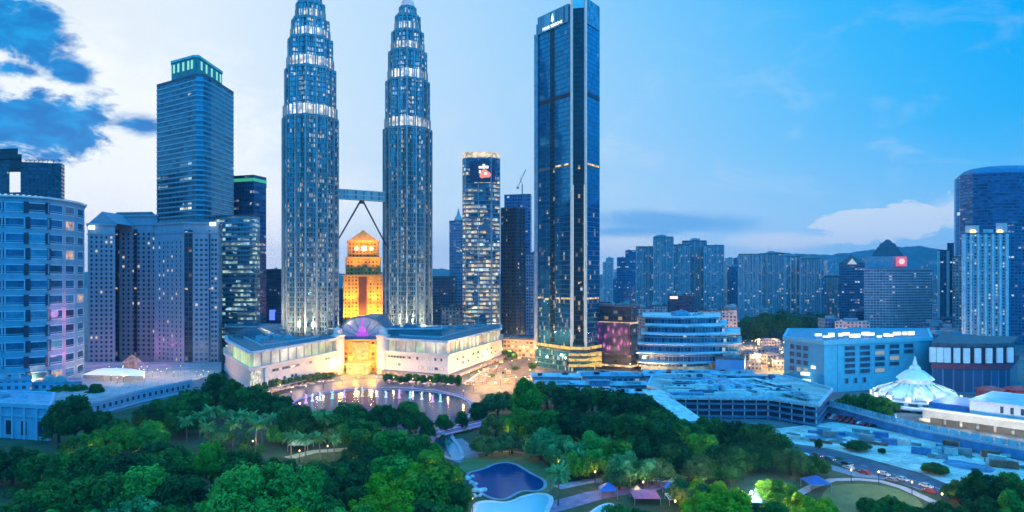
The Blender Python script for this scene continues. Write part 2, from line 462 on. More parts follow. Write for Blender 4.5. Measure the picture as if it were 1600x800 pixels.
def windows(root, faces, glass, frame, name='window', cap=100, seed=3, lit=.1, lits=None, depth=.25):
    """every face: (p0, p1, z0, z1, columns, rows, width, height[, skip]); p0 to p1 runs left to right seen from outside"""
    r = random.Random(seed); lits = lits or [G_win, G_win, G_winc]; mats = [glass, frame] + lits; cells = []
    for fi, f in enumerate(faces):
        p0, p1, z0, z1, nc, nr, w, h = f[:8]; a, b = Vector(p0), Vector(p1); d = (b - a).normalized(); nrm = Vector((d.y, -d.x))
        for i in range(nc):
            for j in range(nr):
                if len(f) > 8 and f[8](i, j, r): continue
                q = a + (b - a) * ((i + .5) / nc); z = z0 + (z1 - z0) * (j + .5) / nr
                mi = 2 + r.randrange(len(lits)) if r.random() < lit else 0
                cells.append(((q.length, z), fi, q, z, mi, math.atan2(d.y, d.x), w, h, nrm))
    cells.sort(key=lambda c: c[0])
    def shape(mb, q, z, mi, ang, w, h):
        c, s_ = math.cos(ang), math.sin(ang)
        def P(u, o, zz): return (q[0] + c * u + s_ * o, q[1] + s_ * u - c * o, zz)
        t_ = max(.12, min(w, h) * .09)
        mb.face([P(-w / 2 + t_, .05, z - h / 2 + t_), P(w / 2 - t_, .05, z - h / 2 + t_), P(w / 2 - t_, .05, z + h / 2 - t_), P(-w / 2 + t_, .05, z + h / 2 - t_)], mi)
        o = [(-w / 2, -h / 2), (w / 2, -h / 2), (w / 2, h / 2), (-w / 2, h / 2)]
        i_ = [(x - t_ * (1 if x > 0 else -1), y - t_ * (1 if y > 0 else -1)) for x, y in o]
        for k in range(4):
            e = (k + 1) % 4
            mb.face([P(o[k][0], depth, z + o[k][1]), P(o[e][0], depth, z + o[e][1]), P(i_[e][0], depth, z + i_[e][1]), P(i_[k][0], depth, z + i_[k][1])], 1)
            mb.face([P(i_[k][0], depth, z + i_[k][1]), P(i_[e][0], depth, z + i_[e][1]), P(i_[e][0], .05, z + i_[e][1]), P(i_[k][0], .05, z + i_[k][1])], 1)
            mb.face([P(o[e][0], depth, z + o[e][1]), P(o[k][0], depth, z + o[k][1]), P(o[k][0], 0, z + o[k][1]), P(o[e][0], 0, z + o[e][1])], 1)
    cache = {}; rest = MB(); o = Vector(root['_o'])
    for k, (key, fi, q, z, mi, ang, w, h, nrm) in enumerate(cells):
        if k < cap:
            if (fi, mi) not in cache:
                mb = MB(); shape(mb, (0, 0), 0, mi, ang, w, h); cache[fi, mi] = mb.mesh(name, mats)
            ob = bpy.data.objects.new(name, cache[fi, mi]); COL.objects.link(ob); ob.parent = root
            ob.location = (q.x - o.x, q.y - o.y, z - o.z)
        else: shape(rest, (q.x, q.y), z, mi, ang, w, h)
    ob = rest.build(name, mats, root)
    if ob: ob['kind'] = 'stuff'

# ================================================================== ground, hills
g = MB(); g.face([(-30000, -800, 0), (30000, -800, 0), (30000, 45000, 0), (-30000, 45000, 0)])
structure('ground', g, mat('city_ground', (.13, .14, .15), .9, var=.35, scale=.02))

def hills(name, prof, Y, depth, seed, m):
    r = random.Random(seed); mb = MB(); xs = [];
    for (pa, ya), (pb, yb) in zip(prof[:-1], prof[1:]):
        for k in range(8): f = k / 8; xs.append((pa + (pb - pa) * f, ya + (yb - ya) * f + r.uniform(-1.1, 1.1)))
    rows = []
    for j, f in enumerate((0, .3, .6, 1.0, 1.5)):
        row = []
        for px, py in xs:
            q = math.sin(min(f, 1) * math.pi / 2) if f <= 1 else 1 - (f - 1) * .8
            z = max(0, Z(py, Y)) * q * (1 if f in (0, 1) else r.uniform(.75, 1.05)); yy = Y + (f - 1) * depth
            row.append((X(px, Y) * (1 + (f - 1) * depth / Y * .0), yy, z if f else -5))
        rows.append(row)
    for a, b in zip(rows[:-1], rows[1:]):
        for i in range(len(a) - 1): mb.face([a[i], a[i + 1], b[i + 1], b[i]], smooth=True)
    structure(name, mb, m)
M_hill = mat('forest_hill', (.03, .09, .09), .95, var=.3, scale=.004)
hills('mountains', [(880, 436), (940, 428), (1000, 424), (1060, 426), (1120, 414), (1165, 401), (1205, 393), (1250, 397), (1300, 398), (1350, 392), (1400, 386), (1435, 384), (1470, 393), (1510, 404), (1600, 406), (1750, 418)], 6300, 1100, 4, M_hill)
hills('hills', [(-300, 432), (0, 426), (200, 424), (430, 424), (560, 428), (640, 421), (690, 420), (760, 426), (830, 432), (900, 434)], 5800, 900, 8, M_hill)

# ================================================================== the twin towers
F_twin = facade('twin_shaft', (.22, .31, .33), (.09, .23, .27), 1.9, 4.0, .55, .70, lit=.17, warm=(1, .80, .46), cool=(.75, .95, 1), coolmix=.12, es=.62, bottom=1.0, bh=150, floor_=.35, colvar=.9, wmetal=.7, wrough=.35, gmetal=.75)
F_twinc = facade('twin_crown', (.34, .40, .43), (.14, .26, .32), 2.0, 4.0, .6, .6, lit=.30, warm=(1, .88, .66), cool=(.85, .95, 1), coolmix=.4, es=.85, floor_=.25, wmetal=.5, wrough=.35)
M_rib = mat('tower_rib', (.36, .43, .45), .4, .35, var=.2, scale=.08)
M_shade = mat('tower_sunshade', (.25, .33, .36), .4, .35, var=.15, scale=.1)
G_crown = glow('crown_band_lit', (1, .93, .80), 1.25, base=(.3, .3, .3), spots=1.1, scale=.22)
def star(x, y, Rm, rot=0.12, n=9, lobes=True):
    """plan of sixteen bays: two squares turned on each other with round bays in the hollows"""
    pts = []
    for s in range(8):
        for k in range(n):
            phi = (k / n - .5) * math.pi / 4
            r = .78 / math.cos(math.pi / 4 - abs(phi)) if abs(phi) < math.pi / 8 else 0
            # phi measured from a point of the star
            val = abs(phi) - math.pi / 8
            cx = .86; rho = .125
            q = cx * math.cos(val); dd = rho * rho - (cx * math.sin(val)) ** 2
            if lobes and dd > 0: r = max(r if abs(phi) < math.pi / 8 else .78 / math.cos(math.pi / 8), q + math.sqrt(dd))
            if r == 0: r = .78 / math.cos(math.pi / 8)
            a = s * math.pi / 4 + phi + rot
            pts.append((x + Rm * r / 1.1 * math.cos(a), y + Rm * r / 1.1 * math.sin(a)))
    return pts
def twin_tower(px, Y, tiers, top_z, label):
    x = X(px, Y); root = thing('skyscraper', label, 'skyscraper', (x, Y, 0))
    sh, rb, bd, cr = MB(), MB(), MB(), MB()
    z = 0.0
    for i, (r, z1, litb) in enumerate(tiers):
        poly = star(x, Y, r)
        MB().prism(poly, z, z1, 0, 1).build('shaft' if i == 0 else 'setback', [F_twin if i == 0 else F_twinc, M_roofd], root)
        sb = MB(); zz = z + 4.0
        while zz < z1 - 1 and z1 - z > 16:
            if not (i > 0 and zz < z + litb): sb.ring(offset(poly, .55), offset(poly, -.2), zz - .22, zz + .22)
            zz += 4.0
        sb.ring(offset(poly, .7), offset(poly, -.4), z1 - 1.2, z1 + 1.0)
        sb.build('sunshade', M_shade, root)
        vr = MB()
        for s in range(16):
            a = s * math.pi / 8 + .12; rr = r * (.97 if s % 2 == 0 else .93)
            vr.box(x + rr * math.cos(a), Y + rr * math.sin(a), z + .01, z1 - .1, 1.5, .9, a)
        vr.build('column', M_rib, root)
        if i > 0:
            lb = MB(); lb.prism(star(x, Y, r * 1.012), z + .5, z + litb); lb.build('crown_glow', G_crown, root)  # glowing band in place of floodlighting on the setback wall
            vb = MB()
            for s in range(32):
                a = s * math.pi / 16; vb.box(x + r * 1.03 * math.cos(a), Y + r * 1.03 * math.sin(a), z + .5, z + litb, .7, .8, a)
            vb.build('crown_fin', M_rib, root)
        z = z1
    for s in (-1, 0, 1): lamp_light('SPOT', (x + s * 26, Y - tiers[0][0] - 26, 36), 48000, (1, .70, .38), root, 2, (x + s * 6, Y - 12, 66), 110)
    sp = MB(); r = tiers[-1][0]
    sp.lathe(x, Y, [(r * .95, z), (r * .8, z + 3), (r * .75, z + 6), (r * .5, z + 7), (r * .42, z + 12), (r * .25, z + 14), (r * .22, z + 22), (.8, z + 24), (.35, top_z)], 16)
    sp.build('spire', mat('spire_steel', (.66, .50, .46), .35, .3, var=.1, emit=(1, .62, .52), es=.22), root)  # pinkish light on the spire put into its emission
    b = MB(); b.lathe(x, Y, [(.4, top_z - 26), (1.6, top_z - 25), (2.0, top_z - 23.5), (1.6, top_z - 22), (.4, top_z - 21)], 12); b.build('spire_ball', M_steel, root)
    return x, Y
YL, YR = 567.0, 610.0
zl = lambda py: Z(py, YL); zr = lambda py: Z(py, YR)
kl, kr = YL / F, YR / F
TL = twin_tower(485, YL, [(43.5 * kl, zl(188), 0), (39.5 * kl, zl(112), 9.5), (34.5 * kl, zl(65), 9), (29 * kl, zl(35), 8), (22 * kl, zl(9), 8), (16.5 * kl, zl(-14), 6)], 405, 'nearer, wider left one of the two ribbed steel and glass twin towers')
TR = twin_tower(637, YR, [(38.5 * kr, zr(205), 0), (34.5 * kr, zr(130), 9.5), (30 * kr, zr(84), 9), (25 * kr, zr(53), 8), (19.5 * kr, zr(28), 8), (13 * kr, zr(14), 5)], 395, 'slimmer right one of the two ribbed twin towers, its spire in view')
# bridge between them
a, b = Vector((TL[0], TL[1], 0)), Vector((TR[0], TR[1], 0)); d = (b - a).normalized()
pa, pb = a + d * 22.4, b - d * 20.8; mid = (pa + pb) / 2
br = thing('skybridge', 'steel skybridge with a two-legged brace hung between the twin towers', 'bridge', (mid.x, mid.y, 141))
MB().beam((pa.x, pa.y, 146.5), (pb.x, pb.y, 146.5), 5, 7.6).build('deck', facade('bridge_side', (.20, .42, .48), (.16, .34, .40), 3, 3.8, .6, .5, lit=.05), br)
rr = MB()
for z_ in (142.6, 146.4, 150.4): rr.beam((pa.x, pa.y, z_), (pb.x, pb.y, z_), 5.8, .7)
rr.build('rail', mat('bridge_rail', (.34, .60, .64), .4, .4), br)
for s, e in ((a + d * 20.5, -1), (b - d * 19.5, 1)):
    MB().tube((mid.x + e * .8, mid.y, 142.2), (s.x, s.y, 103), .8, .6, 8).build('leg', M_dark, br)
MB().lathe(mid.x, mid.y, [(1.6, 139.5), (2.1, 141), (2.1, 142.3)], 12).build('bearing', M_dark, br)

# ================================================================== tall neighbours on the left
# dark slab with a framed opening
Y = 640; h = Z(248, Y)
def seg(p0, p1, y0, y1, Yd=Y, dep=26): return fp((p0, Yd), (p1, Yd), (p1, Yd + dep), (p0, Yd + dep))
F_slab = facade('slab_dark', (.05, .07, .10), (.07, .11, .17), 3.2, 3.6, .7, .55, lit=.02, gmetal=.3)
root = thing('apartment_tower', 'dark slab block at the left edge with a tall open frame near its top', 'apartment block', (X(40, Y), Y, 0))
MB().prism(fp((-90, 660), (15, 642), (15, 668), (-90, 686)), 0, h, 0).prism(fp((32, 640), (96, 648), (101, 660), (98, 676), (32, 668)), 0, h - 3, 0).build('wall', F_slab, root)
MB().prism(fp((15, 643), (32, 641), (32, 666), (15, 668)), 0, Z(300, Y), 0).build('link', F_slab, root)
MB().prism(fp((-95, 659), (15, 640), (34, 638), (34, 670), (-95, 688)), h + .01, h + 4, 0).prism(fp((15, 641.5), (32, 639.5), (32, 668), (15, 669)), h - 8, h, 0, bottom=True).build('top_beam', M_dark, root)
MB().prism(fp((-40, 652), (28, 645), (28, 664), (-40, 670)), h + 4.01, Z(230, Y), 0).build('plant_room', M_dark, root)
for k, px in enumerate((40, 46, 53, 60, 66, 74, 83, 92)):
    mb = MB(); bx = X(px, 655); mb.tube((bx, 655, h - 3.2), (bx + .4, 655, h + 1.5), .3, .2, 6)
    for q in range(7):
        w_ = q * .9; mb.beam((bx + .4, 655, h + 1.5), (bx + .4 + 2.2 * math.cos(w_), 655 + 2.2 * math.sin(w_), h + .6 + 1.2 * (q % 2)), .5, .12)
    single('palm_tree', mb, mat('roof_leaf', (.03, .05, .04), .9), 'small dark palm on the roof of the dark slab block at the left edge', 'palm', (bx, 655, h - 3.2), 'roof palms on the dark slab block')

# pale residential block with staggered glass
pp = [(-120, 412), (-30, 417), (40, 427), (74, 435), (98, 446), (118, 460), (132, 478), (128, 500), (-120, 470)]
poly = fp(*pp); h = 126
root = thing('residential_block', 'pale curved residential block with staggered glass bands on the left', 'apartment block', (X(60, 440), 450, 0))
M_res = mat('residential_wall', (.17, .36, .48), .5, var=.12)
M_respink = mat('residential_panel', (.50, .38, .44), .55, var=.1)
MB().prism(poly, 0, h, 0).build('wall', M_res, root)
b = MB(); add_bands(b, poly, 6, h - 2, 9.7, .35, .35, 5.2); b.build('floor_band', mat('residential_band', (.30, .48, .60), .5, var=.08), root)
rf = MB(); rf.ring(offset(poly, 1.6), offset(poly, -1.5), h - .4, h + .7); rf.build('roof_edge', M_white, root)
MB().prism(offset(poly, -1.2), h + .004, h + .12).build('roof', M_roofd, root)
M_resg = mat('residential_glass', (.04, .17, .30), .1, .5, var=.45, scale=.09)
M_resd = mat('residential_slot', (.03, .05, .09), .3, .2, var=.2)
G_resw = glow('residential_lit', (1, .62, .42), .8, spots=1.0)
M_resg2 = mat('residential_glass_pale', (.10, .38, .54), .12, .5, var=.3, scale=.09)
def wface(i0, i1, nc, w, skip=None):
    p0, p1 = (X(*pp[i0]), pp[i0][1]), (X(*pp[i1]), pp[i1][1])
    return [p0, p1, 8, 8 + 9.7 * 12, nc, 12, w, 6.3] + ([skip] if skip else [])
windows(root, [wface(0, 1, 2, 16.5), wface(1, 2, 2, 13.4), wface(2, 3, 1, 13.2), wface(3, 4, 1, 11.8), wface(4, 5, 1, 11), wface(5, 6, 1, 13)], M_resg, mat('residential_frame', (.46, .62, .72), .5, var=.08), lit=.30, lits=[G_resw, M_resg2, M_resg2, M_resg2, M_resd, M_resd], seed=12)
r = random.Random(5)
for i0, i1 in ((1, 2), (2, 3), (3, 4)):
    p0, p1 = Vector((X(*pp[i0]), pp[i0][1])), Vector((X(*pp[i1]), pp[i1][1])); ang = math.atan2((p1 - p0).y, (p1 - p0).x)
    for j in range(12):
        mb = MB(); q = p0.lerp(p1, .04 if j % 2 else .12); mb.box(q.x, q.y - .25, 9.2 + 9.7 * j, 16.4 + 9.7 * j, 2.6, .9, ang); mb.build('balcony_slot', M_resd, root)
for j in range(12):
    p0, p1 = Vector((X(*pp[4]), pp[4][1])), Vector((X(*pp[6]), pp[6][1])); q = p0.lerp(p1, .02)
    mb = MB(); mb.box(q.x, q.y - .4, 8.4 + 9.7 * j, 17.4 + 9.7 * j, 3.2, 1.0, .9); mb.build('panel', M_respink, root)
clutter(root, offset(fp((-20, 440), (90, 452), (90, 465), (-20, 455)), 0), h + .12, 7, 21, 5.5, M_white)
rl = MB()
for k in range(16):
    f = k / 15; px = -10 + 140 * f; Yk = 423 + 48 * f * f; rl.box(X(px, Yk), Yk, h + .75, h + 1.5, 1.5, .5, f * .8)
rl.build('roof_light', glow('roof_light', (.75, .95, 1), .9), root)

for z_ in (26, 52): lamp_light('POINT', (X(146, 462), 446, z_), 4500, (1, .25, .42), root, 3)
# stepped stone hotel
M_hotel = mat('hotel_stone', (.24, .33, .41), .6, var=.10)
M_hotelg = mat('hotel_glass', (.05, .07, .11), .15, .3, var=.3)
F_bay = facade('hotel_bay', (.04, .05, .07), (.02, .04, .07), 3.0, 4.0, .7, .72, lit=.10, es=.8, gmetal=.3)
root = thing('hotel', 'stepped stone hotel of three wings with small square windows beside the residential block', 'hotel', (X(240, 560), 570, 0))
tur = fp((137, 558), (180, 562), (180, 592), (141, 590)); mainw = fp((174, 590), (246, 584), (246, 625), (174, 625)); rw = fp((241, 572), (287, 553), (341, 560), (347, 612), (241, 615))
zt, zm, zw = Z(350, 558), Z(337, 588), Z(348, 556)
for nm, pl, z in (('turret', tur, zt), ('main_wing', mainw, zm), ('front_wing', rw, zw)):
    MB().prism(pl, 0, z, 0).build(nm, M_hotel, root)
    c = MB(); c.ring(offset(pl, 1.0), offset(pl, -1), z - 1, z + .6); c.ring(offset(pl, .6), offset(pl, -.6), z - 8.5, z - 7.8); c.build('cornice', M_hotel, root)
    MB().prism(offset(pl, -1.2), z, z + 3.5, 0, top=offset(pl, -4)).build('roof', M_roofd, root)
mb = MB(); x0, x1 = X(137, 558), X(180, 560); mb.face([(x0, 559, zt + .6), (x1, 562, zt + .6), ((x0 + x1) / 2, 560, zt + 10.5)]); mb.face([(x1, 590, zt + .6), (x0, 590, zt + .6), ((x0 + x1) / 2, 590, zt + 10.5)])
mb.face([(x0, 559, zt + .6), ((x0 + x1) / 2, 560, zt + 10.5), ((x0 + x1) / 2, 590, zt + 10.5), (x0, 590, zt + .6)]); mb.face([((x0 + x1) / 2, 560, zt + 10.5), (x1, 562, zt + .6), (x1, 590, zt + .6), ((x0 + x1) / 2, 590, zt + 10.5)])
mb.build('gable', M_hotel, root)
def e2(poly_pts, i, f0, f1):
    a_, b_ = Vector((X(*poly_pts[i]), poly_pts[i][1])), Vector((X(*poly_pts[i + 1]), poly_pts[i + 1][1])); return a_.lerp(b_, f0), a_.lerp(b_, f1)
T_, A_, B_ = [(137, 558), (180, 562)], [(180, 589.5), (246, 584)], [(241, 572), (287, 553), (341, 560)]
windows(root, [(*e2(T_, 0, .05, .95), 6, zt - 9, 5, 28, 2.0, 2.3), (*e2(A_, 0, .14, .98), 8, zm - 14, 7, 27, 2.5, 2.5),
               (*e2(B_, 0, .12, .98), 7, zw - 14, 6, 26, 2.0, 2.3), (*e2(B_, 1, .30, .72), 3, zw - 12, 3, 26, 2.3, 2.3), (*e2(B_, 1, .78, .98), 6, zw - 12, 2, 26, 2.0, 2.3)],
        M_hotelg, mat('hotel_frame', (.22, .32, .40), .6, var=.05), lit=.05, lits=[G_win], seed=44)
for (pa_, pb_), z in ((e2(A_, 0, .0, .10), zm - 12), (e2(B_, 1, .02, .26), zw - 6), (e2(B_, 1, .73, .77), zw - 6), (e2(A_, 0, .45, .53), zm - 12)):
    m_ = (pa_ + pb_) / 2; mb = MB(); dd = pb_ - pa_; n_ = Vector((dd.y, -dd.x)).normalized() * .5
    mb.prism(ccw([tuple(pa_ + n_), tuple(pb_ + n_), tuple(pb_ - n_), tuple(pa_ - n_)]), 4, z, 0, bottom=True); mb.build('bay', F_bay, root)
for px, Y_, z in ((144, 556.5, zt - 3), (333, 557, zw - 1)):
    mb = MB(); mb.box(X(px, Y_), Y_ - .6, z - 1.5, z + 1.5, 4.5, 1.2); mb.build('lamp', glow('hotel_lamp', (.8, .97, 1), 2.6), root)
for px in (160, 205, 262): lamp_light('POINT', (X(px, 545), 537 if px != 205 else 558, 20), 5500, (1, .22, .48), root, 3)

# big dark tower with a lit crown behind the hotel
F_max = facade('crown_tower_face', (.05, .18, .26), (.045, .18, .27), 6.5, 4.6, .9, .5, lit=.035, warm=(.95, .95, .7), cool=(.6, .95, 1), coolmix=.6, es=.9, gmetal=.7, wmetal=.5, wrough=.3, gvar=.45, stretch=3)
pts = [(245, 664), (300, 632), (306, 628.5), (318, 630), (330, 641), (365, 690)]
poly = fp(*(pts + [(352, 740), (262, 722)])); h = 75 + 317 * 628 / F
root = tower('office_tower', 'broad blue glass tower with a green lit crown behind the stone hotel', 'skyscraper', poly, h, F_max, bands=(4.6, .35, 1.0, mat('crown_tower_band', (.28, .50, .58), .35, .6)), parapet=2.0, units=0)
cp = fp((268, 652), (303, 634), (310, 634), (347, 684), (335, 715), (275, 702))
MB().prism(cp, h + .2, h + 20, 0).build('crown', mat('crown_wall', (.05, .25, .26), .4, .3), root)
mb = MB(); mb.ring(offset(cp, .7), offset(cp, -.7), h + 18.5, h + 20.8); mb.build('crown_edge', mat('crown_edge', (.12, .62, .55), .4, .2), root)
G_green = glow('crown_window_lit', (.35, 1, .72), .8)
for k in range(len(cp)):
    a_, b_ = Vector(cp[k]), Vector(cp[(k + 1) % len(cp)])
    if (b_ - a_).length < 12: continue
    for f in ((.12, .32, .54, .76, .92) if (b_ - a_).length > 30 else (.2, .45, .7, .9)):
        q = a_.lerp(b_, f); mb = MB(); mb.box(q.x, q.y, h + 8.5, h + 16.5, 2.6, .9, math.atan2((b_ - a_).y, (b_ - a_).x)); mb.build('crown_window', G_green, root)

F_l5 = facade('glass_band_tower', (.20, .34, .40), (.08, .22, .32), 3.2, 4.4, .94, .58, lit=.42, warm=(.75, 1, .72), cool=(.55, .9, 1), coolmix=.6, es=.85, bottom=.8, bh=130, gmetal=.5, stretch=4)
F_l5b = facade('blue_tower_a', (.06, .10, .18), (.07, .14, .30), 3.4, 4.2, .8, .6, lit=.07, warm=(.9, .9, .8), es=.8, stretch=4)
root = tower('office_tower', 'dark blue tower with a green lit top line, right of the crowned tower', 'office tower', fp((357, 725), (396, 715), (416, 735), (416, 770), (357, 765)), Z(276, 720), F_l5b, units=2, seed=3)
p_ = fp((357, 725), (396, 715), (416, 735), (416, 770), (357, 765)); mb = MB(); mb.ring(offset(p_, .5), offset(p_, -.3), Z(284, 720), Z(279, 720)); mb.build('light_line', glow('green_line', (.1, .9, .45), .45), root)
tower('office_tower', 'shorter glass tower with rows of lit floors between hotel and twin towers', 'office tower', fp((334, 650), (398, 640), (406, 655), (406, 690), (334, 690)), Z(338, 645), F_l5, bands=(4.4, .3, .7, mat('band_teal', (.26, .42, .48), .4, .4)), units=3, seed=4)
F_dk = facade('dark_office', (.05, .06, .09), (.05, .08, .15), 3.5, 4, .75, .55, lit=.06, warm=(.6, .7, 1), es=.9, gmetal=.3)
tower('office_tower', 'small dark office block with a blue light left of the twin towers', 'office block', fp((413, 790), (443, 780), (443, 815), (413, 820)), Z(422, 785), F_dk, units=2, seed=6)
b_ = MB(); b_.box(X(425, 778), 778.5, Z(500, 780), Z(484, 780), 6, 1.0); single('sign', b_, glow('blue_sign', (.10, .18, 1), 1.6), 'blue lit panel on the small dark block left of the twin towers', 'sign', (X(425, 778), 778.5, Z(500, 780)))
# hillside city blocks seen between the twin towers
tower('office_tower', 'dark blue block in the gap left of the golden building', 'office block', fp((520, 900), (540, 900), (540, 930), (520, 930)), Z(452, 900), F_dk, units=1, seed=7)

# ================================================================== golden floodlit building between the towers
root = thing('stepped_tower', 'golden floodlit stepped tower with a pyramid roof between the twin towers', 'tower', (X(567, 800), 815, 0))
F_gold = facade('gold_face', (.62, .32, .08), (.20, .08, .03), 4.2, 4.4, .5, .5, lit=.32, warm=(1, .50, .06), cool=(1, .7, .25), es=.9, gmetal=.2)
def sq(px0, px1, Yd, dep): return fp((px0, Yd), (px1, Yd), (px1 - 1, Yd + dep), (px0 + 1, Yd + dep))
Y = 800
for i, (p0, p1, y0, y1, dy) in enumerate(((537, 598, 600, 430, 0), (541, 594, 430, 402, 3), (544, 591, 402, 376, 5))):
    z0, z1 = max(0, Z(y0, Y)), Z(y1, Y); pl = sq(p0, p1, Y + dy, 46 - 2 * dy)
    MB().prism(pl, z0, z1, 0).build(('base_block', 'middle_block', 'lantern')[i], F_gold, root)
    mb = MB(); mb.ring(offset(pl, 1.4), offset(pl, -.5), z1 - 1.6, z1 + .6); add_piers(mb, pl, z0, z1 - 1.7, 9, 1.6, .8); mb.build('cornice', mat('gold_trim', (.62, .32, .08), .6), root)
pl = sq(544, 591, Y + 5, 36); c = centre(pl); mb = MB(); z1 = Z(376, Y); mb.prism(offset(pl, -.6), z1 + .6, Z(357, Y), top=[(c[0], c[1])] * 4); mb.build('pyramid_roof', mat('gold_roof', (.62, .27, .04), .5), root)
for px in (556, 567.5, 579):
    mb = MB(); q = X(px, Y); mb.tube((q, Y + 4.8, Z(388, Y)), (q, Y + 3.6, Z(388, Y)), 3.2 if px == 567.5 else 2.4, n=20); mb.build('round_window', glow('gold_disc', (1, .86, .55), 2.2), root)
mb = MB(); mb.box(X(567, Y), Y - .6, Z(492, Y), Z(432, Y), 9.5, 1.4); mb.build('recess', mat('gold_recess', (.10, .03, .03), .6), root)
for px in (541, 551, 561, 573, 583, 593): lamp_light('SPOT', (X(px, Y), Y - 9, 24), 78000, (1, .52, .07), root, 1, (X(px, Y), Y - 1, 52), 100)
for px in (548, 586): lamp_light('SPOT', (X(px, Y), Y - 12, 44), 70000, (1, .54, .08), root, 1, (X(px, Y), Y - 1, 66), 90)
for px in (556, 578): lamp_light('SPOT', (X(px, Y - 25), Y - 22, 122), 60000, (1, .45, .03), root, 2, (X(567, Y), Y + 14, 126), 90)
for px in (552, 582): lamp_light('SPOT', (X(px, Y - 14), Y - 12, 88), 34000, (1, .45, .04), root, 2, (X(px, Y), Y + 6, 112), 110)

# ================================================================== between the twin towers and the dark glass tower
F_brn = facade('brown_block', (.10, .10, .13), (.05, .07, .12), 3.5, 3.8, .7, .5, lit=.06, es=.8, gmetal=.3)
tower('office_block', 'dark brown office block just right of the twin towers', 'office block', fp((672, 905), (710, 900), (713, 940), (672, 940)), Z(433, 902), F_brn, units=3, seed=8)
F_thin = facade('thin_blue', (.22, .30, .42), (.08, .18, .36), 3.2, 4, .6, .6, lit=.09, es=.8)
root = tower('spired_tower', 'slim blue tower with a small pinkish spire left of the lit tower', 'tower', fp((702, 960), (726, 955), (728, 985), (702, 985)), Z(346, 958), F_thin, units=0)
c_ = (X(716, 965), 968); z_ = Z(346, 958); mb = MB(); mb.lathe(c_[0], c_[1], [(7, z_), (6.2, z_ + 4), (2.5, z_ + 10), (.4, z_ + 19)], 8, smooth=False); mb.build('spire', mat('pink_stone', (.62, .44, .42), .6), root)
tower('low_block', 'low pinkish stone block in front of the brown office block', 'building', fp((690, 735), (722, 730), (722, 765), (690, 765)), Z(480, 732), facade('pink_low', (.50, .36, .36), (.12, .12, .16), 4, 4, .5, .5, lit=.25, es=.9), units=2, seed=10)
Y = 700
F_lit = facade('lit_rows', (.12, .22, .28), (.07, .20, .28), 3.0, 4.3, .96, .64, lit=.36, warm=(1, .78, .36), cool=(.7, .95, 1), coolmix=.25, es=1.1, bottom=1.35, bh=200, stretch=5, gmetal=.5)
poly = fp((723, 705), (727, 700), (768, 698), (781, 708), (781, 745), (723, 745)); h = Z(246, Y)
root = tower('office_tower', 'lit glass office tower with glowing rows of floors and a sign near its top', 'office tower', poly, h, F_lit, bands=(4.3, .3, .9, mat('lit_band', (.12, .24, .32), .4, .4)), parapet=0, units=0)
mb = MB(); mb.ring(offset(poly, .4), offset(poly, -1.0), h + .1, h + 5.5); mb.build('lit_parapet', glow('parapet_lit', (1, .82, .55), 1.1, spots=1.0, scale=.2), root)
mb = MB(); mb.prism(offset(poly, -8), h + .2, h + 6.8); mb.build('plant_room', M_concg, root)
pv = MB(); add_piers(pv, poly, 0, h, 14, .8, .6, [1, 2]); pv.build('mullion', mat('lit_mullion', (.4, .5, .55), .4, .5), root)
sg = MB(); sg.box(X(754, 699), 697.9, Z(285, 699), Z(252, 699), 26, .8); sg.build('sign_panel', mat('sign_panel', (.03, .06, .14), .4), root)
mk = MB(); q = X(757, 697)
for dx_, dz_, rr_ in ((0, 0, 4.2), (3.4, -1.2, 3.0), (-2.4, -2.2, 2.6)): mk.tube((q + dx_, 697.4, Z(271, 697) + dz_), (q + dx_, 696.8 - .02 * rr_, Z(271, 697) + dz_), rr_, n=20)
mk.build('emblem', glow('emblem_red', (1, .22, .12), 1.3), root)
mk = MB()
for dx_, dz_, w_, h_ in ((-3.8, 6.2, 4.0, 2.2), (-.6, 7.2, 2.6, 4.4), (2.6, 6.4, 3.0, 2.6), (-4.6, 1.6, 1.8, 3.0), (1.2, -.2, 2.6, 2.0)): mk.box(q + dx_, 696.3, Z(271, 697) + dz_ - h_ / 2, Z(271, 697) + dz_ + h_ / 2, w_, .5)
mk.build('emblem_mark', glow('emblem_white', (.95, .97, 1), 1.5), root)
F_b11 = facade('black_tower', (.03, .045, .07), (.035, .065, .10), 3.0, 3.9, .7, .55, lit=.045, warm=(1, .8, .4), coolmix=.2, es=.9, gmetal=.35)
tower('office_tower', 'near-black tower between the lit tower and the tall dark glass one', 'office tower', fp((783, 790), (806, 778), (820, 790), (818, 825), (783, 825)), Z(325, 782), F_b11, units=3, seed=12, piers=(7, .7, .5, M_dark))
root = tower('office_tower', 'blue tower under construction with a crane on its roof', 'office tower', fp((788, 905), (829, 895), (831, 930), (788, 935)), Z(305, 900), facade('blue_const', (.08, .16, .30), (.08, .20, .42), 3.6, 4.2, .8, .6, lit=.06, warm=(.6, .8, 1), es=.8), units=4, seed=13)
mb = MB(); cx_, cy_, cz_ = X(816, 910), 912, Z(305, 900)
mb.tube((cx_, cy_, cz_), (cx_, cy_, cz_ + 16), .8, .8, 6); mb.beam((cx_ - 5, cy_, cz_ + 14), (cx_ + 5, cy_, cz_ + 36), .8, .9); mb.beam((cx_, cy_, cz_ + 16), (cx_ - 3, cy_, cz_ + 24), .6); mb.beam((cx_ - 3, cy_, cz_ + 24), (cx_ + 5, cy_, cz_ + 36), .25); mb.box(cx_ - 6, cy_, cz_ + 10, cz_ + 13, 3, 2)
single('crane', mb, mat('crane_red', (.45, .30, .30), .5), 'luffing crane on the roof of the blue tower', 'crane', (cx_, cy_, cz_))
